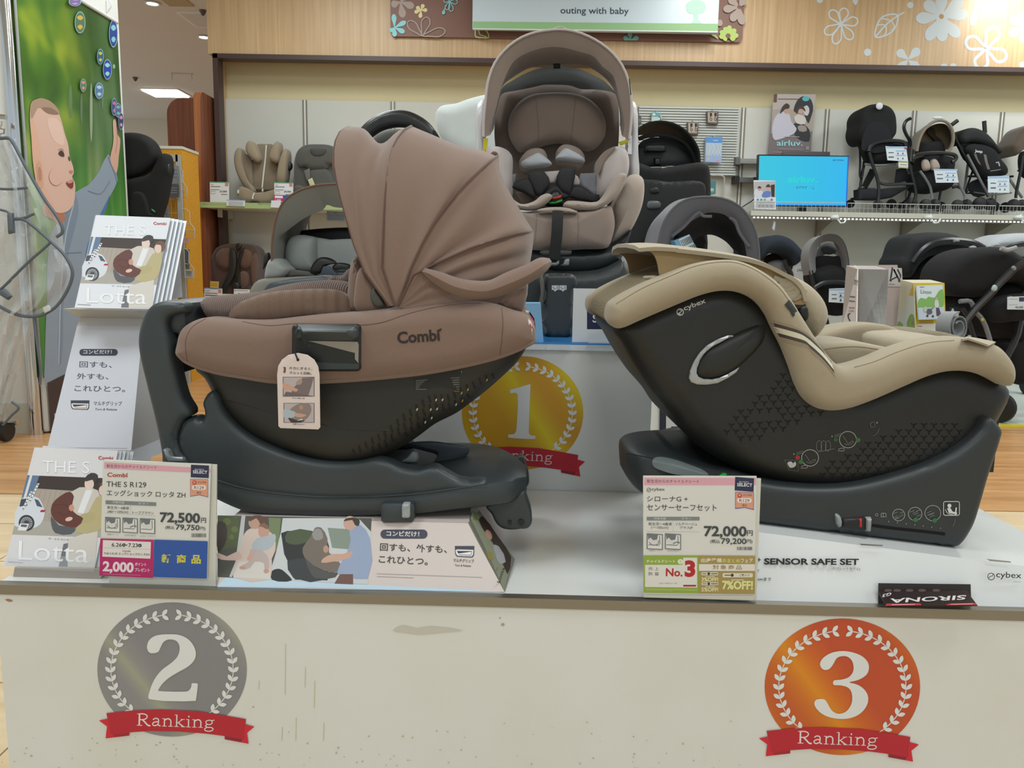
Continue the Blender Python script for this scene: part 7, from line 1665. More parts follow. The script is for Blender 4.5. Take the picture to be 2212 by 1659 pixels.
prof=[(90,-60,50),(150,-60,85),(250,-60,140),(350,-60,202),(450,-60,262),(540,-60,314),(600,-60,322),(700,-60,338),(780,-60,374),(860,-60,352),(950,-60,285),(1000,-60,190),(1100,-60,150),(1250,-60,104),(1400,-60,62),(1550,-60,20)]
rows=[]
for y,a,e in prof:
    rows.append([at(*g6([(a+(e-a)*k/14,y+6*math.sin(k*.9))])[0],DR-.05-.05*math.sin(math.pi*k/14)*(1+.5*math.sin(y*.02+k)) + .02*math.sin(k*1.7+y*.013)) for k in range(15)])
cols=[cr_spline(list(c_),3) for c_ in zip(*rows)]
b=MB(); b.grid([list(r) for r in zip(*cols)],M_vin); b.build('vinyl_sheet',rc)
M_pp=flat('#59616a',.6)
for pth,r in (([(0,92),(45,92),(60,105),(120,215),(190,340),(240,420),(290,490),(318,545),(318,575),(290,597)],.008),([(-20,350),(60,352),(140,345)],.006),([(60,505),(120,508),(180,550),(260,620),(330,690),(368,760),(370,800),(345,870),(290,950),(230,990),(170,1004),(90,995),(20,965),(-20,940)],.008),([(262,622),(215,665),(160,712),(80,790),(20,850),(-20,885)],.006),([(-10,455),(40,470),(60,500),(120,500),(175,478)],.006),([(172,1004),(180,1080),(195,1180),(208,1290),(205,1352)],.006),([(60,1440),(96,1472),(60,1510),(15,1560)],.006)):
    b=MB(); b.tube(px(g6(pth),DR-.12,5,False),r,M_pp,6); b.build('piping',rc)
P_('strap_tab',rc,g6([(38,478),(64,474),(72,575),(44,582)]),DR-.13,.01,M_pp,0); P_('care_label',rc,g6([(218,958),(246,946),(258,972),(228,988)]),DR-.13,.002,flat('#c9ccca'),0); P_('buckle',rc,g6([(0,870),(20,862),(60,900),(40,920),(0,895)]),DR-.13,.01,M_pp,0)
b=MB(); b.tube([at(*q,DR-.02) for q in g6([(0,90),(0,70),(20,66),(22,46),(0,42),(8,20),(10,4)])],.004,M_chr,6); b.build('hanger_wire',rc)
# ================================================================ FASCIA: board, hanging sign, flower decals
cb2=crop(820,0,2.765); CB=(820,0,2.765)
bd_=thing('fascia_board','brown flower printed board on the oak fascia behind the hanging sign','sign',(at(1225,40,HY).x,HY,hz+.2))
yb0=HY-.03
x0,x1=at(843.5,60,yb0).x,at(1605,60,yb0).x; zb=at(1225,85,yb0).z
b=MB()
out=[(x0,CEIL_Z-.05),(x1,CEIL_Z-.05)]+[(x1-.035+.035*math.cos(R(a)),zb+.035-.035*math.sin(R(a))) for a in range(0,91,15)]+[(x0+.035-.035*math.sin(R(a)),zb+.035-.035*math.cos(R(a))) for a in range(0,91,15)]
n=len(out)
b.add([(x,yb0,z) for x,z in out]+[(x,HY-.002,z) for x,z in out],[tuple(range(n)),tuple(range(n,2*n))[::-1]]+[(i,(i+1) % n,n+(i+1) % n,n+i) for i in range(n)],flat('#7c574a',.5),False)
p=Print(b,(0,yb0,0),(0,-1,0),CB,eps=.0004)
def petal(p,c,tip,w,col,line=0,pw=1.0):
    c=Vector(c); t=Vector(tip); d=t-c; l=d.length; u=d/l; q=Vector((-u.y,u.x))
    pts=[c,c+u*l*.35+q*w*.55,c+u*l*.7+q*w,c+u*l*.93+q*w*.6,t,c+u*l*.93-q*w*.6,c+u*l*.7-q*w,c+u*l*.35-q*w*.55]
    pts=[tuple(v) for v in pts]
    if line: p.line(pts,line,col,4,True)
    else: p.poly(pts,col,4)
def flower(p,c,tips,w,col,line=0,eye=0,eyecol='#7c574a'):
    for t in tips: petal(p,c,t,w,col,line)
    if eye: p.ell(c[0],c[1],eye,eye,eyecol,n=16)
flower(p,(125,12),[(70,30),(205,40),(140,105),(160,-30)],22,'#a99a91'); flower(p,(248,62),[(220,40),(262,25),(285,60),(242,108),(208,75)],12,'#e3d3a0')
flower(p,(90,165),[(85,85),(158,130),(150,195),(90,220),(66,190)],15,'#8fd0d6'); flower(p,(255,215),[(172,130),(285,105),(392,185)],26,'#a99a91',7)
flower(p,(418,10),[(385,0),(465,15),(430,70),(400,60)],14,'#86c8ce',5); petal(p,(388,55),(380,88),10,'#86c8ce'); p.line([(388,55),(402,30)],4,'#86c8ce')
p.line([(575,178),(600,172),(640,188),(652,226),(610,226),(575,222),(572,190),(575,178)],8,'#b8c47c',2); p.line([(590,180),(600,210),(640,222)],7,'#b8c47c')
flower(p,(1498,242),[(1492,195),(1455,225),(1545,225)],14,'#79b0ad'); flower(p,(2145,45),[(2085,-10),(2050,60),(2100,130),(2165,150),(2176,0)],24,'#a99a91',0,12); p.ell(2030,140,16,20,'#a99a91')
flower(p,(2078,218),[(2030,190),(2058,165),(2088,155),(2125,178),(2140,215),(2120,240),(2025,222),(2050,242)],16,'#aec66c',0,15); petal(p,(2020,235),(1972,195),10,'#aec66c')
b.build('board',bd_)
sy=HY-.16
sgn=thing('hanging_sign','pale blue hanging sign with green base line and baby outing words','sign',(at(1290,40,sy).x,sy,at(1290,60,sy).z))
x0,x1,zb=at(1020.7,30,sy).x,at(1552,30,sy).x,at(1290,66,sy).z
b=MB(); b.bx((x0,sy,zb),(x1,sy+.05,CEIL_Z-.02),flat('#c3d3dd',.35)); p=Print(b,(0,sy,0),(0,-1,0),CB,eps=.0004)
p.poly([(557,128),(2022,142),(2020,186),(556,168)],'#8fba86'); p.text('outing with baby',1080,80,1488,84,40,'#3a4456',.012)
p.line([(557,172),(2020,190)],7,'#d5dcdd'); p.poly([(1830,30),(1850,8),(1890,0),(1935,10),(1948,40),(1935,75),(1890,82),(1845,78)],'#b3dccb',3); p.poly([(1875,80),(1905,80),(1902,115),(1925,142),(1860,141),(1878,115)],'#b3dccb')
b.build('sign_panel',sgn)
b=MB(); b.bx((x0+.1,sy+.05,CEIL_Z-.12),(x0+.14,HY-.032,CEIL_Z-.06),flat('#888888')); b.bx((x1-.14,sy+.05,CEIL_Z-.12),(x1-.1,HY-.032,CEIL_Z-.06),flat('#888888')); b.build('wall_bracket',sgn)
HD=(1700,0,4.32); DC='#c3ccd0'
def decal(lab,fn):
    b=MB(); p=Print(b,(0,HY,0),(0,-1,0),HD,eps=.0002); p.base=.0006; fn(p)
    tag(b.build('flower_decal'),lab,'wall decal','flower decals on the oak fascia')
decal('white outlined flower decal with six petals next to the leaf decal',lambda p: (flower(p,(505,225),[(405,100),(540,78),(660,190),(605,365),(445,408),(352,310)],42,DC,14),p.line([(505+20*math.cos(a/2),225+22*math.sin(a/2)) for a in range(13)],12,DC)))
decal('white outlined leaf decal on the oak fascia',lambda p: (p.line([(825,345),(835,250),(880,168),(950,136),(1030,142),(1025,220),(980,295),(905,335)],15,DC,4,True),p.line([(825,345),(925,230),(1030,150),(1095,115)],15,DC,3),p.line([(880,170),(960,190)],13,DC),p.line([(845,235),(910,235),(925,290),(905,330)],13,DC,3),p.line([(970,190),(1000,250),(975,290)],13,DC,3)))
decal('large solid white eight petal flower decal under the spotlight',lambda p: (flower(p,(1440,155),[(1285,15),(1440,-40),(1640,-10),(1685,130),(1605,345),(1448,388),(1305,375),(1200,175)],56,DC),p.ell(1440,155,60,55,DC),p.ell(1440,155,23,23,'#b08a5c')))
decal('bold outlined four petal flower decal near the dark trim',lambda p: flower(p,(1860,455),[(1945,258),(2040,545),(1790,635),(1672,375)],62,DC,30))
decal('solid white cross shaped flower decal cut by the dark trim',lambda p: (flower(p,(1130,555),[(1030,470),(1235,455)],42,DC),p.poly([(1130,560),(1060,578),(1015,615),(1110,618)],DC),p.poly([(1130,560),(1215,575),(1245,618),(1150,618)],DC)))
decal('white bud decal on a stalk beside the big solid flower',lambda p: (p.line([(1770,-40),(1752,130)],34,DC),p.poly([(1740,115),(1765,115),(1785,150),(1770,200),(1720,245),(1702,190),(1712,145)],DC,3)))
decal('white solid flower decal cropped at the fascia end',lambda p: flower(p,(2215,260),[(2085,155),(2070,320),(2200,400),(2190,110)],46,DC))
decal('small round white dot decal above the cross shaped flower',lambda p: p.ell(752,488,34,34,DC))
decal('small round white dot decal between the leaf and the big flower',lambda p: p.ell(1150,48,30,30,DC))
decal('white dot decal above the six petal outlined flower',lambda p: p.ell(305,4,28,24,DC))
decal('white leaf tip decal above the outlined leaf',lambda p: p.poly([(605,-20),(665,-20),(660,20),(640,52),(615,20)],DC))
decal('pair of tiny white petals just over the dark trim',lambda p: (p.ell(1465,612,30,18,DC),p.ell(1552,610,28,18,DC)))
decal('white petal decal over the dark trim below the cropped flower',lambda p: p.ell(2195,604,28,30,DC))

# ================================================================ SLATTED PANEL with small goods
sp=thing('slat_panel','pale grey slatted hanging panel above the black seat','panel',(at(1490,300,6.9).x,6.92,at(1490,376,6.9).z))
xa,xb=at(1378,300,6.9).x,at(1593,300,6.9).x; za,zb=at(1490,377,6.9).z,at(1490,229,6.9).z
b=MB(); b.bx((xa,6.92,za),(xb,6.965,zb),flat('#8f938f')); nS_=26
for i in range(nS_): b.bx((xa,6.9,za+(zb-za)*i/nS_),(xb,6.925,za+(zb-za)*(i+.7)/nS_),flat('#b9bcb6',.4))
b.build('slatted_board',sp)
H5=(1360,200,3.606)
def hang(name,lab,cat,pts,col,fn,D=6.86,t=.03):
    b,pp,nn=card(h5(pts),D,t,flat(col,.4)); p=Print(b,pp,nn,H5,eps=.0003); fn(p)
    cx=(pts[0][0]+pts[1][0])/2; P0=at(*h5([(cx,pts[0][1]-8)])[0],D+.012); b.tube([P0,Vector((P0.x,6.925,P0.z+.005))],.004,M_wire,5)
    tag(b.build(name),lab,cat)
def hooks(x0,y0):
    def f(p):
        p.poly([(x0+8,y0+10),(x0+80,y0+10),(x0+76,y0+88),(x0+10,y0+86)],'#a89b8c')
        for d in (14,50): p.rect(x0+d+8,y0+14,x0+d+26,y0+40,'#1d1d1f'); p.line([(x0+d+17,y0+38),(x0+d+10,y0+62),(x0+d+16,y0+76),(x0+d+26,y0+66),(x0+d+20,y0+50)],5,'#2b2b2d',2)
    return f
hang('hook_pack','boxed pair of stroller hooks hanging lower on the slatted panel','package',[(450,228),(538,230),(535,328),(455,322)],'#574a42',hooks(450,226))
hang('hook_pack','boxed pair of stroller hooks hanging higher on the slatted panel','package',[(602,145),(693,146),(690,246),(606,240)],'#574a42',hooks(602,144))
hang('blister_pack','clear blister pack with blue top hanging on the slatted panel','package',[(596,346),(724,346),(714,545),(590,540)],'#a3b4c4',lambda p: (p.poly([(596,346),(724,346),(720,392),(594,390)],'#4f86c6'),p.line([(650,372),(690,373)],5,'#b5cbe5'),p.poly([(594,490),(718,494),(714,545),(590,540)],'#8fa6cc'),p.ell(615,515,8,8,'#c9b46a'),p.ell(685,530,14,6,'#c08a9a'),[p.line([(x,400),(x+8,440),(x-6,470),(x+10,486)],5,'#c3cdd6',2) for x in (620,650,680,700)]),6.83,.05)
hang('small_card_pack','small teal topped card pack above the black seat hood','package',[(172,155),(240,158),(262,228),(172,226)],'#b5c0b6',lambda p: (p.poly([(172,155),(240,158),(242,190),(172,188)],'#5a9aa5'),p.rect(180,162,200,178,'#cfd8d8'),p.line([(225,185),(245,200),(235,215),(262,205)],6,'#4a4a48',2)))
hang('strap_hook','dark strap hook beside the first place seat hood','hook',[(66,180),(90,180),(92,246),(66,246)],'#3f3b40',lambda p: p.ell(80,215,8,14,'#6a6468'))
b=MB(); b.tube(px(h5([(640,645),(700,645),(735,655),(738,700),(728,815)]),6.9,3,False),.006,flat('#a9aaa5'),6); b.tube([at(*h5([(640,645)])[0],6.9),at(*h5([(640,645)])[0],6.96)],.006,flat('#a9aaa5'),6); tag(b.build('sign_bracket'),'thin metal sign bracket under the slatted panel','bracket')
b,pp,nn=card(h5([(620,690),(672,690),(668,822),(620,818)]),6.88,.005,flat('#b9b58c')); p=Print(b,pp,nn,H5,eps=.0003); p.poly([(620,690),(672,690),(670,790),(620,800)],'#3f7a7d'); p.text('中!',632,776,656,776,34,'#d5dcd6',.02,ref='all'); b.tube([pp+Vector((.06,0,-.02)),pp+Vector((.06,.09,-.02))],.004,M_wire,5)
tag(b.build('shelf_sign'),'teal and yellow sign hanging beside the tall black seat','sign')
for i,(y,x0,x1,lab) in enumerate(((525,832,1010,'upper steel shelf arm running behind the TV'),(672,826,1000,'lower steel shelf arm running behind the TV'))):
    b=MB(); z=at(*h5([(900,y)])[0],6.8).z; xq0,xq1=at(*h5([(x0,y)])[0],6.9).x,at(*h5([(x1+60,y)])[0],6.9).x
    b.bx((xq0,6.86,z-.02),(xq1,6.95,z+.02),mat('shelf_arm_steel','#a9aaa6',.25,.8)); b.bx((xq0-.02,6.85,z-.03),(xq0+.02,6.96,z+.03),M_blk if i else flat('#5a5b5c'))
    if i: b.bx((xq0+.14,6.855,z-.022),(xq1,6.862,z+.022),M_blk)
    tag(b.build('steel_bracket'),lab,'bracket')

# ================================================================ RIGHT WALL SHELF, TV and strollers
SD=6.42
RSZ=at(1900,461,SD).z; rsx0=at(1622,460,SD).x
ws=thing('wall_shelf','long wall shelf with lamp strip and wire guard under the TV and strollers','shelf',(3.0,6.7,RSZ))
M_shf=flat('#a8a597',.5)
b=MB(); b.bx((rsx0,SD+.01,RSZ-.02),(5.2,6.965,RSZ),M_shf); b.build('shelf_board',ws)
b=MB(); b.bx((rsx0,SD-.01,RSZ-.035),(5.2,SD+.012,RSZ+.004),flat('#b9b6a8',.4)); b.build('front_edge',ws)
b=MB(); b.bx((rsx0,SD+.0,RSZ-.06),(5.2,SD+.03,RSZ-.035),flat('#77736a',.5))
b.build('lamp_channel',ws)
M_led=flat('#f4f8f4',.4,1.0)
b=MB(); nl=104; tot_=5.2-rsx0
for i in range(nl):
    x=rsx0+.02+(tot_-.04)*i/nl; b.bx((x,SD-.006,RSZ-.054),(x+tot_/nl*.45,SD+.0,RSZ-.043),M_led)
b.build('led_row',ws)['kind']='stuff'
b=MB(); zr_=at(1900,440,SD).z
for i,(xa,xb) in enumerate(((1624,1826),(1830,2030),(2034,2150),(2158,2330))):
    X0,X1=at(xa,450,SD).x,at(xb,450,SD).x
    b.tube([(X0,SD,RSZ),(X0,SD,zr_),(X1,SD,zr_),(X1,SD,RSZ)],.0035,flat('#b9b9b2',.3),5)
    for k in range(1,22): b.tube([(X0+(X1-X0)*k/22,SD,RSZ),(X0+(X1-X0)*k/22,SD,zr_)],.0014,flat('#a5a59e',.3),4)
    b.tube([(X0,SD,(RSZ+zr_)/2),(X1,SD,(RSZ+zr_)/2)],.0016,flat('#a5a59e',.3),4)
b.build('wire_guard',ws)
for x in (1766,1950,2135):
    X=at(x,480,6.95).x
    b=MB(); b.bx((X-.012,6.94,at(x,530,6.95).z-.3),(X+.012,6.972,RSZ-.02),flat('#8d8b82')); b.hexa([(X-.004,6.60,RSZ-.05),(X+.004,6.60,RSZ-.05),(X+.004,6.95,RSZ-.16),(X-.004,6.95,RSZ-.16),(X-.004,6.60,RSZ-.02),(X+.004,6.60,RSZ-.02),(X+.004,6.95,RSZ-.02),(X-.004,6.95,RSZ-.02)],flat('#9a978d')); b.build('bracket',ws)
def lhook(x,lab):
    P=at(x,470,SD-.02); b=MB()
    b.tube([P+Vector((0,0,.02)),P+Vector((-.005,-.02,-.01)),P+Vector((.02,-.03,-.045)),P+Vector((.05,-.03,-.04)),P+Vector((.065,-.03,-.01))],.007,flat('#d5d9d6',.25),6); b.ellipsoid(P+Vector((-.02,-.01,0)),(.035,.03,.018),flat('#d5d9d6',.25),n=10)
    tag(b.build('shelf_hook'),lab,'hook')
lhook(1808,'white plastic hook under the shelf edge below the TV corner'); lhook(2010,'white plastic hook under the shelf edge below the taupe buggy'); lhook(2204,'white plastic hook under the shelf edge nearest its end')
b=MB(); P=at(1673,470,SD+.02); b.tube([P,at(1672,478,SD+.02)],.002,M_wire,4); b.pad([at(1672,477,SD+.02),at(1676,480,SD+.02),at(1673,499,SD+.02),at(1668,494,SD+.02)],(0,-1,0),.003,flat('#b3bac2')); tag(b.build('hanging_tag'),'small pale tag dangling under the shelf below the TV','tag')
# TV
tv=thing('television','flat TV showing a cyan search screen on the wall shelf','television',at(1733,455,6.55))
q=h5([(1003,482),(1709,492),(1690,890),(994,884)])
b,pp,nn=card(q,6.55,.045,mat('tv_bezel','#16181d',.3)); b.build('tv_bezel',tv)
b=MB(); p=Print(b,pp,nn,H5,eps=.0004)
def scr(c0,c1):
    m=bpy.data.materials.new('tv_screen'); m.use_nodes=True; nt=m.node_tree; bs=nt.nodes['Principled BSDF']; bs.inputs['Base Color'].default_value=(.01,.01,.01,1); bs.inputs['Roughness'].default_value=.25
    tc=nt.nodes.new('ShaderNodeTexCoord'); sx=nt.nodes.new('ShaderNodeSeparateXYZ'); mr=nt.nodes.new('ShaderNodeMapRange'); mr.inputs[1].default_value=pp.x-ROOTS[tv.name].x; mr.inputs[2].default_value=mr.inputs[1].default_value+.8; mx=nt.nodes.new('ShaderNodeMixRGB'); mx.inputs[1].default_value=lin(c0); mx.inputs[2].default_value=lin(c1)
    nt.links.new(tc.outputs['Object'],sx.inputs[0]); nt.links.new(sx.outputs[0],mr.inputs[0]); nt.links.new(mr.outputs[0],mx.inputs[0]); nt.links.new(mx.outputs[0],bs.inputs['Emission Color']); bs.inputs['Emission Strength'].default_value=1.0
    return m
p.poly([(1010,492),(1702,500),(1684,880),(1000,874)],scr('#2cc0d8','#18b0ea'))
E=lambda h: flat(h,.4,.9)
p.text('airluv.',1228,698,1464,700,50,E('#0b9c9c'),.035); p.line(rounded(1210,720,1472,760,8),3,E('#1593ad'),closed=True); p.text('エアラブ',1296,748,1380,749,20,E('#1c3c50'),.02,ref='all'); p.ell(1424,740,8,8,E('#1c3c50'),n=14); p.ell(1424,740,5,5,E('#22b5dd'),n=14); p.line([(1429,745),(1436,753)],4,E('#1c3c50')); p.text('pciea',1584,534,1668,536,16,E('#143a6a'),.02,ref='all')
p.line([(1700,500),(1684,880),(1000,874)],8,E('#0a55c8'))
b.build('tv_screen',tv)
b=MB(); b.bx((at(1700,455,6.58).x,6.56,RSZ),(at(1770,455,6.58).x,6.7,RSZ+.012),M_blk); b.bx((at(1725,450,6.6).x,6.6,RSZ),(at(1742,450,6.6).x,6.63,RSZ+.1),M_blk); b.build('tv_foot',tv)
# poster above it
b,pp,nn=card(h5([(1126,12),(1450,14),(1408,490),(1078,482)]),6.88,.006,flat('#6f6466',.4)); p=Print(b,pp,nn,H5,eps=.0003)
p.poly([(1126,12),(1450,14),(1440,130),(1112,130)],'#a89e98'); p.poly([(1112,130),(1440,130),(1424,300),(1100,320)],'#9c9088'); p.poly([(1126,12),(1150,12),(1146,78),(1120,76)],'#5a4038'); p.line([(1155,50),(1345,52)],8,'#5f565a')
p.poly([(1280,150),(1300,70),(1345,30),(1400,40),(1430,110),(1410,200),(1390,240),(1340,140)],'#26262a',3); p.poly([(1350,120),(1380,100),(1400,130),(1385,180),(1360,170)],'#b9b5b8',3); p.ell(1372,48,28,20,'#4aa5ac')
p.poly([(1260,250),(1340,240),(1400,290),(1398,380),(1330,370),(1280,320)],'#232328',2); p.poly([(1310,260),(1370,260),(1378,300),(1320,300)],'#8d8480',2)
p.poly([(1112,340),(1120,220),(1160,160),(1230,150),(1250,190),(1260,230),(1300,280),(1280,320),(1180,360),(1130,370)],'#b5b3c0',2); p.ell(1222,140,22,28,'#b08c7c'); p.poly([(1190,110),(1220,84),(1245,100),(1240,125),(1210,130),(1170,170),(1180,130)],'#33282a',2)
p.ell(1330,140,24,26,'#b59484'); p.poly([(1290,150),(1310,110),(1350,105),(1370,150),(1345,130),(1320,130),(1305,165)],'#3b2a26',2); p.poly([(1280,190),(1320,170),(1370,200),(1365,245),(1300,240)],'#c0b9b4',2)
p.text('airluv.',1144,414,1346,414,44,'#8fc5cc',.02); p.line([(1200,344),(1320,346)],5,'#a59d9c'); p.line([(1160,440),(1340,446)],4,'#9a9294'); p.line([(1120,465),(1330,472)],4,'#9a9294'); p.rect(1370,420,1396,448,'#8a8486'); p.rect(1368,455,1394,478,'#8a8486')
b.bx((pp.x+.1,6.87,at(1700,332,6.88).z-.25),(pp.x+.5,6.9,at(1700,332,6.88).z+.02),flat('#5a5254'))
tag(b.build('advert_poster'),'tall advert poster of mother and child with buggy above the TV','poster')
b,pp,nn=card(h5([(966,682),(1136,686),(1141,912),(972,906)]),6.47,.004,flat('#cfd2d4',.4)); p=Print(b,pp,nn,H5,eps=.0003)
p.poly([(968,695),(1136,690),(1138,815),(970,812)],'#a9a5a6'); p.poly([(975,760),(1000,745),(1035,770),(1040,812),(975,812)],'#c3c5cc',2); p.ell(1012,748,15,18,'#b39080'); p.poly([(995,745),(1010,728),(1028,742),(1010,745)],'#2c2426',2); p.ell(1080,738,14,18,'#c09a8a'); p.poly([(1060,735),(1080,712),(1100,735)],'#4a2a26',2); p.poly([(1030,800),(1050,770),(1100,772),(1090,812),(1035,814)],'#5f74b0',2); p.poly([(1100,720),(1130,715),(1128,812),(1105,810)],'#2a2a30',0)
for i,c_ in enumerate(('#3f8f9a','#3f8f9a','#6aa06a','#c9ccd4','#7a6ab0')): p.ell(998+27*i,834,9,8,c_,n=12)
for y in (856,872,888): p.line([(985,y),(1130,y+2)],4,'#8f9296')
for x in (1000,1030,1060,1095): p.rect(x,876,x+16,890,'#a08a9a')
tag(b.build('leaflet'),'upright buggy leaflet leaning before the corner of the TV','leaflet')
b=MB(); b.tube([at(*q,6.6) for q in h5([(990,800),(960,840),(910,870),(880,890)])],.005,M_blk,5); tag(b.build('power_cord'),'black cord trailing from the TV side over the shelf edge','cord')

SS=(1820,210,5.643); cs=crop(*SS)
M_fr=mat('black_tube','#18191c',.35); M_by=mat('buggy_black_cloth','#0b0b0e',.9,bump=.2,bscale=300); M_gfr=mat('grey_tube','#6d7073',.35); M_ty=mat('tyre','#131417',.5)
def T_(par,pts,D,r,m,name='frame_tube',c=cs,sm=4):
    b=MB(); Ds=D if isinstance(D,(list,tuple)) else [D]*len(pts)
    Pw=[at(*q,d) for q,d in zip(c(pts),Ds)]; b.tube(cr_spline(Pw,sm) if sm and len(Pw) > 2 else Pw,r,m,7); return b.build(name,par)
def WH(par,x,y,rpx,D,c=cs,m=None,ang=0,wd=.03):
    P=at(*c([(x,y)])[0],D); r=rpx/SS[2]/1700*D if c is cs else rpx
    M=Matrix.Translation(P) @ Matrix.Rotation(R(ang),4,'Z') @ Matrix.Rotation(math.pi/2,4,'Y')
    b=MB(); b.lathe([(.001,-wd/2),(r*.8,-wd/2),(r,-wd*.3),(r,wd*.3),(r*.8,wd/2),(.001,wd/2)],m or M_ty,M,18); return b.build('wheel',par)
def CARD(lab,P4,D,c,fn,name='price_card'):
    b,pp,nn=card(crop(*c)(P4),D,.004,flat('#c6cfd6',.4)); p=Print(b,pp,nn,c,eps=.0003); fn(p); q=crop(*c)(P4); P0=at((q[0][0]+q[1][0])/2,q[0][1]+2,D+.003); b.tube([P0,P0+Vector((0,.1,.01))],.0025,M_wire,5); tag(b.build(name),lab,'price card' if 'card' in name else 'tag')
def cardprint(x0,y0,x1,y1,red=False):
    def f(p):
        X=lambda u,v: (x0+(x1-x0)*u,y0+(y1-y0)*v)
        p.poly([X(0,0),X(1,0),X(1,.12),X(0,.12)],'#8fb0d0'); p.line([X(.1,.42),X(.36,.42)],(y1-y0)*.06,'#4d5257'); p.line([X(.1,.72),X(.36,.72)],(y1-y0)*.09,'#5a5f64'); p.line([X(.46,.3),X(.92,.3)],(y1-y0)*.07,'#8fb0d0'); p.line([X(.46,.6),X(.92,.6)],(y1-y0)*.06,'#8fb0d0')
        for u,v in ((.56,.46),(.8,.46),(.56,.8),(.8,.8)): q=X(u,v); p.poly([(q[0]-10,q[1]+12),(q[0],q[1]-12),(q[0]+10,q[1]+10)],'#42474d')
        if red: q=X(.92,.12); p.ell(q[0],q[1],13,13,'#b5333c')
    return f
# --- buggy with round black hood
b1=thing('buggy','black buggy with round black hood on the wall shelf next to the TV','stroller',(at(1900,455,6.65).x,6.65,RSZ))
S_('hood',b1,cs,[(172,470),(168,400),(182,330),(185,240),(230,155),(300,105),(400,84),(500,95),(580,132),(630,205),(648,300),(645,440),(622,480),(600,510),(570,560),(440,545),(300,560),(240,560),(200,530)],6.55,6.85,.05,M_by)
P_('backrest',b1,cs([(240,640),(270,400),(330,320),(480,310),(560,370),(600,500),(620,620),(420,680),(300,660)]),6.545,.004,mat('buggy_inner','#0f1016',.9))
P_('seat',b1,cs([(330,640),(400,560),(540,545),(760,565),(775,620),(740,740),(690,790),(480,822),(360,790),(335,720)]),6.6,.05,M_by,back=.12)
P_('seat_side',b1,cs([(190,560),(250,560),(330,640),(340,790),(280,800),(230,700)]),6.66,.02,M_by)
T_(b1,[(322,660),(335,610),(400,560),(540,535),(700,538),(755,560),(772,620)],6.53,.016,M_fr,'bumper_bar')
T_(b1,[(322,670),(370,830),(432,1030),(440,1200),(428,1290)],6.53,.013,M_fr,'front_leg'); T_(b1,[(775,600),(800,780),(860,1000),(892,1190),(870,1280)],6.53,.013,M_fr,'front_leg')
T_(b1,[(285,740),(240,920),(180,1220),(100,1245)],6.8,.011,M_fr,'rear_leg'); T_(b1,[(790,780),(870,830),(830,1050),(800,1230),(720,1300)],6.8,.011,M_fr,'rear_leg')
T_(b1,[(150,290),(145,420),(200,560),(215,780),(215,970),(232,985),(260,780)],6.78,.009,M_fr,'push_handle'); T_(b1,[(440,1035),(500,1060),(700,1058),(860,1058)],6.53,.012,M_fr,'footrest_bar'); T_(b1,[(270,815),(420,830),(650,815)],6.56,.009,M_gfr,'cross_bar'); T_(b1,[(190,1110),(400,1118)],6.7,.008,M_fr,'cross_bar')
P_('basket',b1,cs([(195,1120),(420,1118),(830,1090),(600,1225),(440,1250),(200,1245)]),6.62,.02,mat('basket_mesh','#1f2126',.9),0,back=.1)
P_('side_strap',b1,cs([(240,1080),(340,870),(400,890),(390,960),(300,1110)]),6.68,.004,M_by,0); P_('side_strap',b1,cs([(660,880),(770,850),(830,1020),(640,1045)]),6.7,.004,mat('basket_mesh','#1f2126',.9),0)
for x,y,r,d in ((95,1300,50,6.84),(428,1310,55,6.55),(595,1300,55,6.84),(712,1325,42,6.84),(852,1285,55,6.55)): WH(b1,x,y,r,d,ang=52)
b=MB(); b.ellipsoid(at(*cs([(450,108)])[0],6.53),(.028,.01,.028),flat('#c3c9cc')); tag(b.build('hanging_tag'),'white oval paper tag on top of the round black hood','tag')
P_('hub_joint',b1,cs([(128,300),(135,250),(170,235),(180,290),(150,330)]),6.7,.03,M_fr,3)
CARD('blue and white price card on the buggy with round black hood',[(525,596),(775,612),(800,785),(548,768)],6.5,SS,cardprint(535,600,785,780,True)); CARD('small green and white price slip under the blue card on the black hooded buggy',[(682,780),(800,784),(800,868),(684,860)],6.505,SS,lambda p: (p.poly([(682,780),(800,784),(800,800),(682,796)],'#a3b85c'),p.poly([(684,845),(800,850),(800,868),(684,860)],'#a3b85c'),p.line([(700,820),(785,826)],8,'#b5525a')),'price_slip')
# --- taupe hooded buggy
b2=thing('buggy','buggy with taupe hood and curved cane handles on the wall shelf','stroller',(at(2020,460,6.65).x,6.65,RSZ))
M_th=cloth('taupe_hood_cloth','#7d7264'); M_th2=cloth('olive_lining','#6e6149')
fr_=[(905,660),(915,600),(935,520),(975,430),(1040,350),(1110,300),(1190,280),(1270,305),(1325,365),(1350,460),(1345,560),(1315,640),(1265,672)]
o_=arc(cs(fr_),6.52,31); k_=[at(*q,6.85) for q in [tuple(v.xy) for v in resample(cr_spline([Vector((*w_,0)) for w_ in cs([(850,620),(845,560),(850,500),(880,450),(950,400),(1030,340),(1110,310),(1190,295),(1250,310),(1300,370),(1310,460),(1300,560),(1280,620)])],5),31)]]
b=MB(); b.sheet([k_,[a.lerp(c_,.5) for a,c_ in zip(o_,k_)],o_],.006,M_th); hd2=b.build('hood',b2)
b=MB(); b.tube(o_,.012,M_th,6); b.build('hood_edge',hd2); P_('hood_lining',hd2,cs([(940,540),(1000,430),(1080,350),(1190,320),(1270,340),(1315,440),(1310,560),(1260,640),(1200,620),(1100,560)]),6.7,.005,M_th2)
P_('hood_shade',hd2,cs([(1030,420),(1080,370),(1120,390),(1140,470),(1200,520),(1230,600),(1150,560),(1100,500)]),6.66,.004,mat('dark_taupe','#332b22',.9),3)
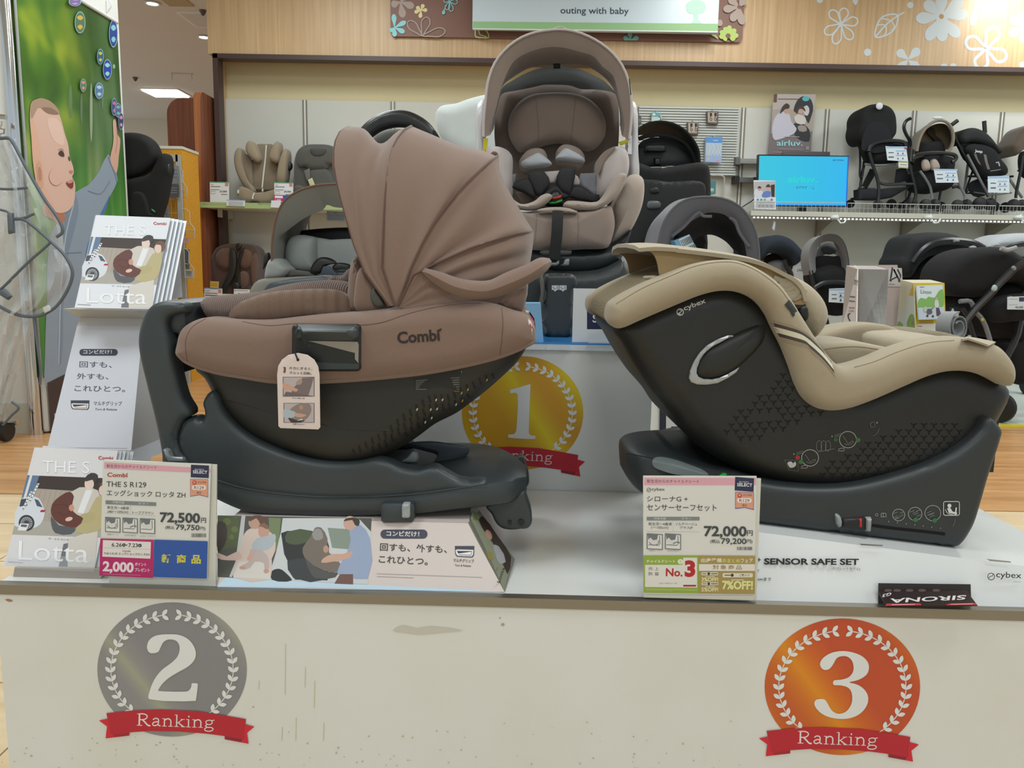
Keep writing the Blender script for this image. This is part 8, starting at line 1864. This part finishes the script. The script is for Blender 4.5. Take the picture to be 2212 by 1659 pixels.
P_('backrest',b2,cs([(895,690),(905,600),(935,555),(1060,545),(1160,535),(1230,560),(1250,640),(1260,690)]),6.6,.03,M_by)
P_('seat',b2,cs([(880,1010),(900,930),(960,880),(1000,720),(1300,720),(1370,760),(1360,900),(1370,1000),(1330,1090),(1150,1160),(1000,1150),(910,1120)]),6.6,.05,M_by,back=.15)
T_(b2,[(868,760),(880,710),(960,690),(1100,678),(1260,684),(1360,705),(1385,735),(1365,770),(1330,790)],6.5,.016,M_fr,'bumper_bar')
for q in ([(968,790),(985,762),(1020,755),(1050,780),(1066,880),(990,892)],[(1074,785),(1090,758),(1125,750),(1152,772),(1186,862),(1095,892)]): P_('shoulder_pad',b2,cs(q),6.53,.02,M_lt)
T_(b2,[(832,258),(790,278),(758,320),(750,380),(775,450),(815,520),(835,600)],6.85,.014,M_fr,'cane_handle'); T_(b2,[(1402,286),(1330,338)],6.82,.017,M_fr,'cane_handle',sm=0)
T_(b2,[(945,900),(1010,990),(1070,1100),(1092,1240)],6.52,.010,M_gfr,'front_leg'); T_(b2,[(1405,1020),(1450,1120),(1492,1200),(1490,1250)],6.52,.010,M_gfr,'front_leg'); T_(b2,[(1528,820),(1505,1000),(1482,1200)],6.85,.012,mat('pale_tube','#9ea2a4',.3),'rear_leg',sm=0); T_(b2,[(790,540),(810,800),(870,980),(820,1180),(790,1290)],6.84,.010,M_fr,'rear_leg'); T_(b2,[(1195,1150),(1172,1280)],6.82,.010,M_fr,'rear_leg',sm=0); T_(b2,[(1340,1100),(1400,1090),(1460,1120)],6.7,.012,M_fr,'cross_bar')
for x,y,r,d in ((1012,1312,68,6.54),(1125,1312,66,6.56),(1195,1335,58,6.84),(1400,1318,66,6.54),(1512,1308,62,6.56)): WH(b2,x,y,r,d,ang=48)
CARD('bright price card lying over the taupe hooded buggy',[(1112,874),(1386,876),(1416,1040),(1140,1042)],6.46,SS,cardprint(1122,876,1404,1036))
b=MB(); b.ellipsoid(at(*cs([(1160,252)])[0],6.6),(.05,.008,.012),flat('#c9ccca'),n=10); tag(b.build('hanging_tag'),'white tag on top of the taupe buggy hood','tag')
# --- black umbrella buggy
b3=thing('buggy','reclined black umbrella buggy with white seat lettering on the wall shelf','stroller',(at(2120,465,6.65).x,6.65,RSZ))
S_('hood',b3,cs,[(1415,515),(1440,435),(1500,388),(1590,375),(1700,410),(1790,480),(1870,580),(1935,660),(1925,685),(1890,690),(1820,630),(1700,575),(1560,550),(1460,565)],6.55,6.82,.04,mat('charcoal_hood','#15171a',.8))
s3=P_('seat',b3,cs([(1500,620),(1560,572),(1660,570),(1790,595),(1870,650),(1930,750),(2015,870),(2000,940),(1890,960),(1790,1000),(1700,960),(1620,850),(1540,720)]),6.58,.04,M_by,back=.08)
w=Wrap(MB(),bvh_of(s3),SS); w.base=.002; w.text('Jeep',1612,668,1706,680,34,'#c3c6c8',.02)
for q in ([(1600,690),(1630,690),(1650,750),(1690,830),(1660,810),(1620,740)],[(1720,695),(1752,700),(1770,790),(1800,880),(1765,880),(1735,780)]): w.poly(q,'#66625c')
w.line([(1870,800),(1900,790),(1915,840)],18,'#8f9294'); w.line([(1800,900),(1870,890),(1930,880)],10,'#7d8084'); w.mb.build('seat_marking',s3)
T_(b3,[(1725,290),(1735,440)],6.84,.017,M_fr,'cane_handle',sm=0); T_(b3,[(1365,440),(1385,500),(1440,620),(1530,780),(1640,950),(1780,1210)],6.6,.012,M_fr,'front_leg',sm=3); T_(b3,[(1520,700),(1600,850),(1700,1050),(1790,1210)],6.54,.009,M_gfr,'frame_tube'); T_(b3,[(1590,890),(1540,1030),(1500,1165)],6.8,.009,M_fr,'rear_leg'); T_(b3,[(1650,1030),(1560,1110),(1500,1170),(1620,1170)],6.75,.008,M_fr,'cross_bar',sm=0); T_(b3,[(1530,965),(1640,965),(1760,985),(2080,965)],6.7,.009,M_fr,'cross_bar',sm=0); T_(b3,[(2030,990),(2110,1110),(2190,1225)],6.6,.011,M_gfr,'front_leg'); T_(b3,[(1600,1160),(1850,1185),(2060,1165)],6.7,.006,M_gfr,'cross_bar')
P_('side_joint',b3,cs([(1370,520),(1400,505),(1450,560),(1500,700),(1530,790),(1480,760),(1420,640)]),6.62,.02,M_by,2); P_('basket',b3,cs([(1540,1060),(1640,1000),(1760,1010),(1780,1160),(1660,1220),(1560,1170)]),6.72,.02,mat('basket_mesh','#1f2126',.9),2)
for x,y,r,d in ((1670,1295,74,6.55),(1795,1305,72,6.57),(1850,1335,58,6.84)): WH(b3,x,y,r,d,ang=48)
CARD('price card hanging at the foot of the lettered umbrella buggy',[(1772,964),(2032,958),(2034,1166),(1775,1162)],6.47,SS,cardprint(1780,966,2026,1160))
# --- buggy cut by the picture edge
b4=thing('buggy','dark taupe hooded buggy farthest along the wall shelf','stroller',(at(2240,468,6.65).x,6.65,RSZ))
S_('hood',b4,cs,[(2060,660),(2055,600),(2090,530),(2140,450),(2200,370),(2300,330),(2400,380),(2420,560),(2300,620),(2200,640),(2150,690),(2085,715)],6.55,6.85,.05,cloth('dark_taupe_hood','#54483c'))
P_('seat',b4,cs([(2150,720),(2200,660),(2380,660),(2420,900),(2300,1000),(2180,960)]),6.6,.04,M_by); T_(b4,[(2195,720),(2170,900),(2120,1150),(2110,1230)],6.55,.012,M_fr,'front_leg'); T_(b4,[(2390,900),(2420,1150),(2430,1250)],6.55,.012,M_fr,'front_leg'); T_(b4,[(2140,900),(2212,850),(2380,860)],6.6,.01,M_fr,'cross_bar')
for x,y,r,d in ((1985,1345,62,6.84),(2085,1318,74,6.55),(2185,1320,70,6.57)): WH(b4,x,y,r,d,ang=48)

# ================================================================ FLOOR: prams and cartons below the shelf
LL=(1620,480,3.7365); cl=crop(*LL)
def on_floor(t,D,px0,px1,c=cl):
    return
# navy hooded stroller
n1=thing('stroller','navy hooded stroller under the wall shelf behind the beige seat','stroller',(at(1685,600,6.17).x,6.17,0))
S_('hood',n1,cl,[(72,300),(66,240),(75,180),(110,132),(180,106),(260,108),(330,140),(385,190),(422,240),(425,285),(395,325),(348,352),(335,320),(300,270),(230,245),(150,255),(100,300)],6.02,6.37,.06,mat('navy_cloth','#17202c',.85,bump=.2,bscale=300))
P_('hood_lining',n1,cl([(95,310),(150,262),(230,250),(300,275),(350,300),(330,400),(280,420),(100,420)]),6.27,.01,mat('dark_brown_lining','#241c1b',.9))
P_('seat',n1,cl([(140,340),(180,312),(265,310),(285,345),(290,500),(150,500)]),6.17,.03,cloth('grey_seat_cloth','#7d7f84'))
T_(n1,[(282,300),(300,360),(330,420),(345,600),(360,1000)],6.08,.02,M_fr,'frame_tube',cl); T_(n1,[(90,300),(100,420),(80,700),(70,1000)],6.08,.02,M_fr,'frame_tube',cl)
for x in (70,360):
    P=at(*cl([(x,1000)])[0],6.08); M=Matrix.Translation((P.x,6.08,.10)) @ Matrix.Rotation(math.pi/2,4,'Y'); b=MB(); b.lathe([(.001,-.03),(.08,-.03),(.1,-.01),(.1,.01),(.08,.03),(.001,.03)],M_ty,M,18); b.tube([P,(P.x,6.08,.1)],.015,M_fr,6); b.build('wheel',n1)
CARD('small white price tag hanging from the navy hooded stroller',[(370,360),(434,358),(434,410),(368,410)],5.95,LL,lambda p: (p.text('2,900',376,396,426,396,16,'#3f4246',.02),p.line([(376,370),(424,370)],3,'#8d9094')),'price_tag')
# grey and black stroller
n2=thing('stroller','black stroller with grey peaked hood under the wall shelf','stroller',(at(1795,640,5.7).x,5.7,0))
fo=[(500,420),(478,330),(480,240),(505,175),(560,120),(635,98),(705,108),(755,158),(782,230),(798,320),(800,400)]
fi=[(530,400),(525,320),(528,250),(540,200),(575,165),(640,150),(690,165),(725,200),(745,250),(760,320),(768,390)]
o_,i_=arc(cl(fo),5.6,31),arc(cl(fi),5.66,31); k_=[Vector((p.x*.995,5.72,p.z-.01)) for p in o_]
M_g2=cloth('stroller_grey','#69686a')
b=MB(); b.sheet([k_,o_,i_],.008,M_g2); h2_=b.build('hood',n2)
P_('hood_lining',h2_,cl([(535,300),(560,200),(640,165),(710,200),(745,290),(720,260),(690,240),(640,262),(580,235),(560,260)]),5.78,.01,cloth('stroller_lining','#4a4c4e')); P_('hood_window',h2_,cl([(575,215),(600,190),(650,195),(695,215),(700,240),(640,262),(590,245)]),5.74,.008,mat('dark_mesh','#272a2d',.8),3)
P_('backrest',n2,cl([(520,400),(530,285),(600,270),(680,275),(745,270),(775,380),(790,440),(560,470)]),5.72,.03,M_by); P_('seat',n2,cl([(492,460),(500,400),(560,370),(660,345),(760,370),(820,420),(835,520),(820,700),(770,745),(640,745),(600,640),(520,520)]),5.66,.05,M_by,back=.15)
T_(n2,[(525,530),(590,495),(700,485),(810,500)],5.58,.018,M_fr,'bumper_bar',cl); T_(n2,[(490,390),(510,470),(560,650),(620,800),(640,1000)],5.62,.015,M_fr,'frame_tube',cl); T_(n2,[(815,390),(840,500),(830,700),(810,1000)],5.62,.015,M_fr,'frame_tube',cl)
for x in (640,810):
    P=at(*cl([(x,1000)])[0],5.62); M=Matrix.Translation((P.x,5.62,.09)) @ Matrix.Rotation(math.pi/2,4,'Y'); b=MB(); b.lathe([(.001,-.03),(.07,-.03),(.09,-.01),(.09,.01),(.07,.03),(.001,.03)],M_ty,M,18); b.tube([P,(P.x,5.62,.09)],.014,M_fr,6); b.build('wheel',n2)
CARD('blue and white price card on the black stroller with grey hood',[(640,536),(812,530),(800,655),(636,645)],5.54,LL,cardprint(644,538,800,648))
# black pram with hood
n3=thing('stroller','black pram with arched hood and looped bumper bar under the wall shelf','stroller',(at(2030,640,5.5).x,5.5,0))
S_('hood',n3,cl,[(1188,370),(1192,310),(1215,270),(1250,170),(1290,118),(1390,86),(1500,82),(1620,95),(1700,128),(1760,175),(1880,215),(1700,240),(1560,260),(1440,280),(1360,340),(1290,440),(1220,430)],5.35,5.75,.07,mat('charcoal_hood','#15171a',.8))
P_('body',n3,cl([(1300,470),(1340,330),(1440,260),(1600,235),(1760,230),(1800,400),(1780,700),(1400,720),(1320,600)]),5.5,.05,mat('deep_black_cloth','#08080a',.9),back=.25)
T_(n3,[(1320,330),(1360,270),(1410,215),(1490,170),(1600,152),(1720,158),(1810,175),(1885,215)],5.3,.024,M_fr,'bumper_bar',cl); P_('hood_clip',n3,cl([(1640,142),(1690,140),(1695,160),(1645,162)]),5.27,.01,M_gry,0)
P_('bar_sleeve',n3,cl([(1770,200),(1800,188),(1830,200),(1820,220),(1785,220)]),5.28,.01,flat('#9fa3a0'),2)
P_('storage_bag',n3,cl([(1110,700),(1140,610),(1180,560),(1230,530),(1240,700),(1230,860),(1100,860)]),5.45,.03,M_by,3)
for x in (1340,1760):
    P=at(*cl([(x,700)])[0],5.45); b=MB(); b.tube([P,(P.x,5.45,.1)],.018,M_fr,6); M=Matrix.Translation((P.x,5.45,.1)) @ Matrix.Rotation(math.pi/2,4,'Y'); b.lathe([(.001,-.03),(.08,-.03),(.1,-.01),(.1,.01),(.08,.03),(.001,.03)],M_ty,M,18); b.build('wheel',n3)
# white pram
n4=thing('stroller','white hooded pram behind the black ones under the wall shelf','stroller',(at(2200,560,6.0).x,6.0,0))
S_('hood',n4,cl,[(1890,205),(1920,165),(2000,118),(2080,95),(2200,88),(2330,100),(2420,180),(2420,300),(2200,270),(2050,230),(1940,215)],5.85,6.25,.07,cloth('white_pram_cloth','#a9adb2'))
T_(n4,[(2060,225),(2100,200),(2160,180),(2300,170)],5.8,.02,M_fr,'bumper_bar',cl); P_('body',n4,cl([(1960,230),(2100,240),(2400,290),(2380,600),(2000,600)]),6.0,.04,M_by,back=.2)
for x in (2020,2340):
    P=at(*cl([(x,560)])[0],6.0); b=MB(); b.tube([P,(P.x,6.0,.1)],.018,M_fr,6); M=Matrix.Translation((P.x,6.0,.1)) @ Matrix.Rotation(math.pi/2,4,'Y'); b.lathe([(.001,-.03),(.08,-.03),(.1,-.01),(.1,.01),(.08,.03),(.001,.03)],M_ty,M,18); b.build('wheel',n4)
# near black stroller on the mat
n5=thing('stroller','large black stroller nearest the beige seat standing on the pale mat','stroller',(at(2140,890,4.85).x,4.9,.012))
S_('hood',n5,cl,[(1555,520),(1560,440),(1580,375),(1640,300),(1730,240),(1850,207),(1980,200),(2090,220),(2200,290),(2330,330),(2400,500),(2300,560),(2120,480),(1980,520),(1850,600),(1700,600),(1600,580)],4.75,5.15,.07,M_by)
P_('seat',n5,cl([(1660,640),(1760,560),(1950,520),(2150,480),(2350,560),(2380,800),(2200,960),(1980,940),(1780,900),(1680,800)]),4.9,.07,mat('deep_black_cloth','#08080a',.9),back=.3)
P_('leg_rest',n5,cl([(1900,660),(2100,580),(2300,600),(2320,760),(2120,800),(1940,800)]),4.75,.05,M_by)
T_(n5,[(2212,330),(2130,380),(2080,430),(1990,520),(1960,560),(1820,700),(1740,800)],4.7,.022,M_fr,'bumper_bar',cl); T_(n5,[(1690,640),(1780,640),(1820,720),(1880,790),(1940,960),(2000,1250),(2020,1420)],4.72,.014,M_gfr,'frame_tube',cl,3); T_(n5,[(1620,700),(1720,700),(1800,900),(1900,1150)],4.8,.014,M_fr,'frame_tube',cl,3)
T_(n5,[(2212,560),(2160,900),(2050,1150),(2020,1420)],4.8,.02,M_fr,'frame_tube',cl,3); P_('yellow_button',n5,cl([(1868,780),(1880,775),(1888,795),(1874,800)]),4.69,.006,flat('#b9b02f'),0); P_('handle_button',n5,cl([(1955,540),(1975,505),(1995,520),(1990,550),(1965,560)]),4.68,.01,flat('#9fb0ac'),3); P_('cuff',n5,cl([(2115,370),(2130,350),(2148,375),(2132,395)]),4.68,.012,flat('#7a7d80'),2); P_('clear_buckle',n5,cl([(1615,760),(1640,695),(1655,740),(1690,720),(1680,790),(1650,800)]),4.7,.006,flat('#9fa4a6'),0)
P_('basket',n5,cl([(1980,960),(2200,960),(2360,1000),(2340,1280),(2120,1300),(2040,1180)]),4.9,.06,M_by,back=.25)
T_(n5,[(2025,210),(2070,225),(2120,215),(2150,205)],4.72,.014,flat('#8f9290'),'hood_clasp',cl)
P=at(*cl([(2022,1460)])[0],4.8)
for dx,dy in ((0,0),(.52,0),(.1,.5),(.62,.5)):
    cpos=Vector((P.x+dx,4.8+dy,.012+.095)); M=Matrix.Translation(cpos) @ Matrix.Rotation(R(35),4,'Z') @ Matrix.Rotation(math.pi/2,4,'Y')
    b=MB(); b.lathe([(.001,-.022),(.03,-.026),(.07,-.024),(.09,-.018),(.095,0),(.09,.018),(.07,.024),(.03,.026),(.001,.022)],M_ty,M,24); wh_=b.build('wheel',n5)
    b=MB(); b.lathe([(.001,-.03),(.02,-.03),(.022,-.02),(.022,.02),(.02,.03),(.001,.03)],flat('#5d6064'),M,14); b.build('hub',wh_)
    if dx > .4 or dy: b=MB(); b.tube([cpos,Vector((P.x+.3,4.95,.55))],.014,M_fr,6); b.build('frame_tube',n5)
CARD('white price card tied to the large black stroller on the mat',[(2080,602),(2230,598),(2226,706),(2078,704)],4.66,LL,lambda p: (p.poly([(2172,606),(2212,606),(2212,640),(2172,640)],'#2b3350'),p.line([(2090,620),(2160,620)],4,'#9a9ea3'),p.text('46,000',2140,694,2205,695,18,'#6d7176',.02),p.line([(2090,665),(2160,665)],4,'#b3b6ba')))
# low table with cartons and the leaflet box
tb=thing('display_table','low white display table behind the beige seat under cartons','table',(at(1930,740,4.4).x,4.4,0))
tx0,tx1=at(1790,740,4.2).x,at(2060,740,4.2).x; TZ=at(1900,742,4.2).z
b=MB(); b.bx((tx0,4.2,TZ-.03),(tx1,4.75,TZ),M_lam); b.build('table_top',tb)
b=MB(); b.bx((tx0+.03,4.25,0),(tx1-.03,4.7,TZ-.03),M_lam); b.build('table_base',tb)
ct=thing('try_carton','tall pale standing carton with sloping printed side next to the yellow leaflet box','box',(at(1885,700,4.32).x,4.32,TZ))
q=cl([(868,378),(1118,382),(1090,982),(855,982)]); A_=flatten4([at(*q[0],4.35),at(*q[1],4.35),at(*q[2],4.3),at(*q[3],4.3)])
qs=cl([(842,345),(868,378),(855,982),(712,972)])
b,pp,nn=quad(A_,.004,flat('#b9bdbd',.5)); b.build('front_panel',ct)
Bs=flatten4([at(*qs[0],4.52),at(*qs[1],4.35),at(*qs[2],4.3),at(*qs[3],4.52)]); b,pp,nn=quad(Bs,.004,flat('#c6bebb',.5)); p=Print(b,pp,nn,LL,eps=.0003)
p.text('TRY!',828,500,866,508,40,'#4a4644',.03); p.line([(806,600),(850,605)],12,'#5a5452'); p.line([(802,635),(848,640)],10,'#5a5452'); p.line([(800,690),(845,692)],10,'#a3605c'); p.line([(798,715),(840,718)],8,'#8d8684'); p.line([(812,735),(796,745),(795,765),(810,800)],10,'#2a2728',3)
b.build('printed_side',ct)
b=MB(); b.hexa([A_[3],A_[2],A_[2]+Vector((0,.2,0)),A_[3]+Vector((0,.2,0)),A_[0],A_[1],A_[1]+Vector((0,.15,.02)),A_[0]+Vector((0,.15,.02))],flat('#a39b97')); b.build('carton_body',ct)
nc=thing('picture_carton','pinkish carton printed with a buggy standing behind the tall pale carton','box',(at(1940,700,4.6).x,4.6,TZ))
b,pp,nn=card(cl([(1038,345),(1190,345),(1262,930),(1040,930)]),4.56,.12,flat('#b5a5a0',.5)); p=Print(b,pp,nn,LL,eps=.0003)
p.poly([(1118,370),(1225,370),(1235,520),(1115,518)],'#b9b6b6'); p.line([(1150,365),(1138,440),(1128,470),(1190,440),(1160,380),(1205,470),(1215,430),(1190,380)],14,'#3a3634'); p.ell(1135,470,10,9,'#3a3634'); p.ell(1205,475,10,9,'#3a3634'); p.line([(1120,500),(1170,502)],5,'#857a76'); p.line([(1112,522),(1240,522)],4,'#8f827e')
b.build('carton_body',nc)
pg=thing('leaflet_box','yellow cardboard leaflet box with park picture beside the near black stroller','leaflet box',(at(1990,720,4.3).x,4.3,TZ))
q=cl([(1320,490),(1570,490),(1586,978),(1338,978)]); A_=flatten4([at(*v,d) for v,d in zip(q,(4.33,4.33,4.27,4.27))]); b,pp,nn=quad(A_,.004,flat('#c4b02e',.4)); p=Print(b,pp,nn,LL,eps=.0003)
p.poly([(1345,825),(1500,815),(1584,820),(1584,900),(1340,900)],'#ccccc8'); p.line([(1350,838),(1390,840)],6,'#a5484a'); p.poly([(1360,785),(1480,790),(1480,820),(1370,815)],'#a8922a')
b.build('front_panel',pg)
qs=cl([(1218,490),(1320,496),(1338,978),(1170,962)]); Bs=flatten4([at(*qs[0],4.50),at(*qs[1],4.33),at(*qs[2],4.27),at(*qs[3],4.50)]); b,pp,nn=quad(Bs,.004,flat('#b3b7ae',.5)); p=Print(b,pp,nn,LL,eps=.0003)
p.poly([(1218,492),(1320,500),(1322,595),(1216,582)],'#b59a3a'); p.poly([(1218,492),(1316,500),(1270,545),(1216,582)],'#c9b9b2'); p.text('pigeon',1224,528,1270,526,24,'#b5423c',.02,ref='all'); p.poly([(1190,860),(1200,800),(1230,820),(1240,870)],'#7a9a4a',2); p.poly([(1270,860),(1285,760),(1310,740),(1328,780),(1330,870)],'#6f8f45',2); p.ell(1316,815,10,20,'#8a6a52')
b.build('printed_side',pg)
b=MB(); b.hexa([A_[3]+Vector((0,.01,0)),A_[2]+Vector((0,.01,0)),A_[2]+Vector((0,.2,0)),A_[3]+Vector((0,.2,0)),A_[0]+Vector((0,.01,0)),A_[1]+Vector((0,.01,0)),A_[1]+Vector((0,.15,.015)),A_[0]+Vector((0,.15,.015))],flat('#bdb7a0')); b.build('box_body',pg)
b,pp,nn=quad(flatten4([at(*v,d) for v,d in zip(cl([(1346,512),(1556,505),(1574,780),(1364,786)]),(4.30,4.30,4.25,4.25))]),.012,flat('#c0cdd2',.3)); p=Print(b,pp,nn,LL,eps=.0003)
p.poly([(1356,640),(1380,610),(1420,620),(1440,600),(1490,610),(1520,560),(1555,540),(1562,680),(1480,690),(1362,700)],'#6f9f52',2); p.poly([(1360,690),(1568,685),(1574,780),(1364,786)],'#a9b6c3'); p.text('Linon',1376,574,1462,580,32,'#4d545c',.0); p.line([(1370,524),(1405,524)],5,'#a5484a')
p.poly([(1490,640),(1505,610),(1520,640),(1522,690),(1495,690)],'#b9bcc4',2); p.poly([(1500,690),(1524,690),(1545,755),(1505,758)],'#4a3c48'); p.ell(1506,618,9,11,'#b59484'); p.line([(1410,700),(1440,720),(1480,690)],6,'#3b4044'); p.poly([(1425,705),(1460,700),(1470,735),(1430,745)],'#4d4f52',2); p.ell(1430,757,9,9,'#2a2b2d'); p.ell(1474,760,9,9,'#2a2b2d'); p.poly([(1400,690),(1420,680),(1425,720),(1405,725)],'#a3ad9f',2)
tag(b.build('leaflet'),'glossy park picture leaflet standing in the yellow leaflet box','leaflet')
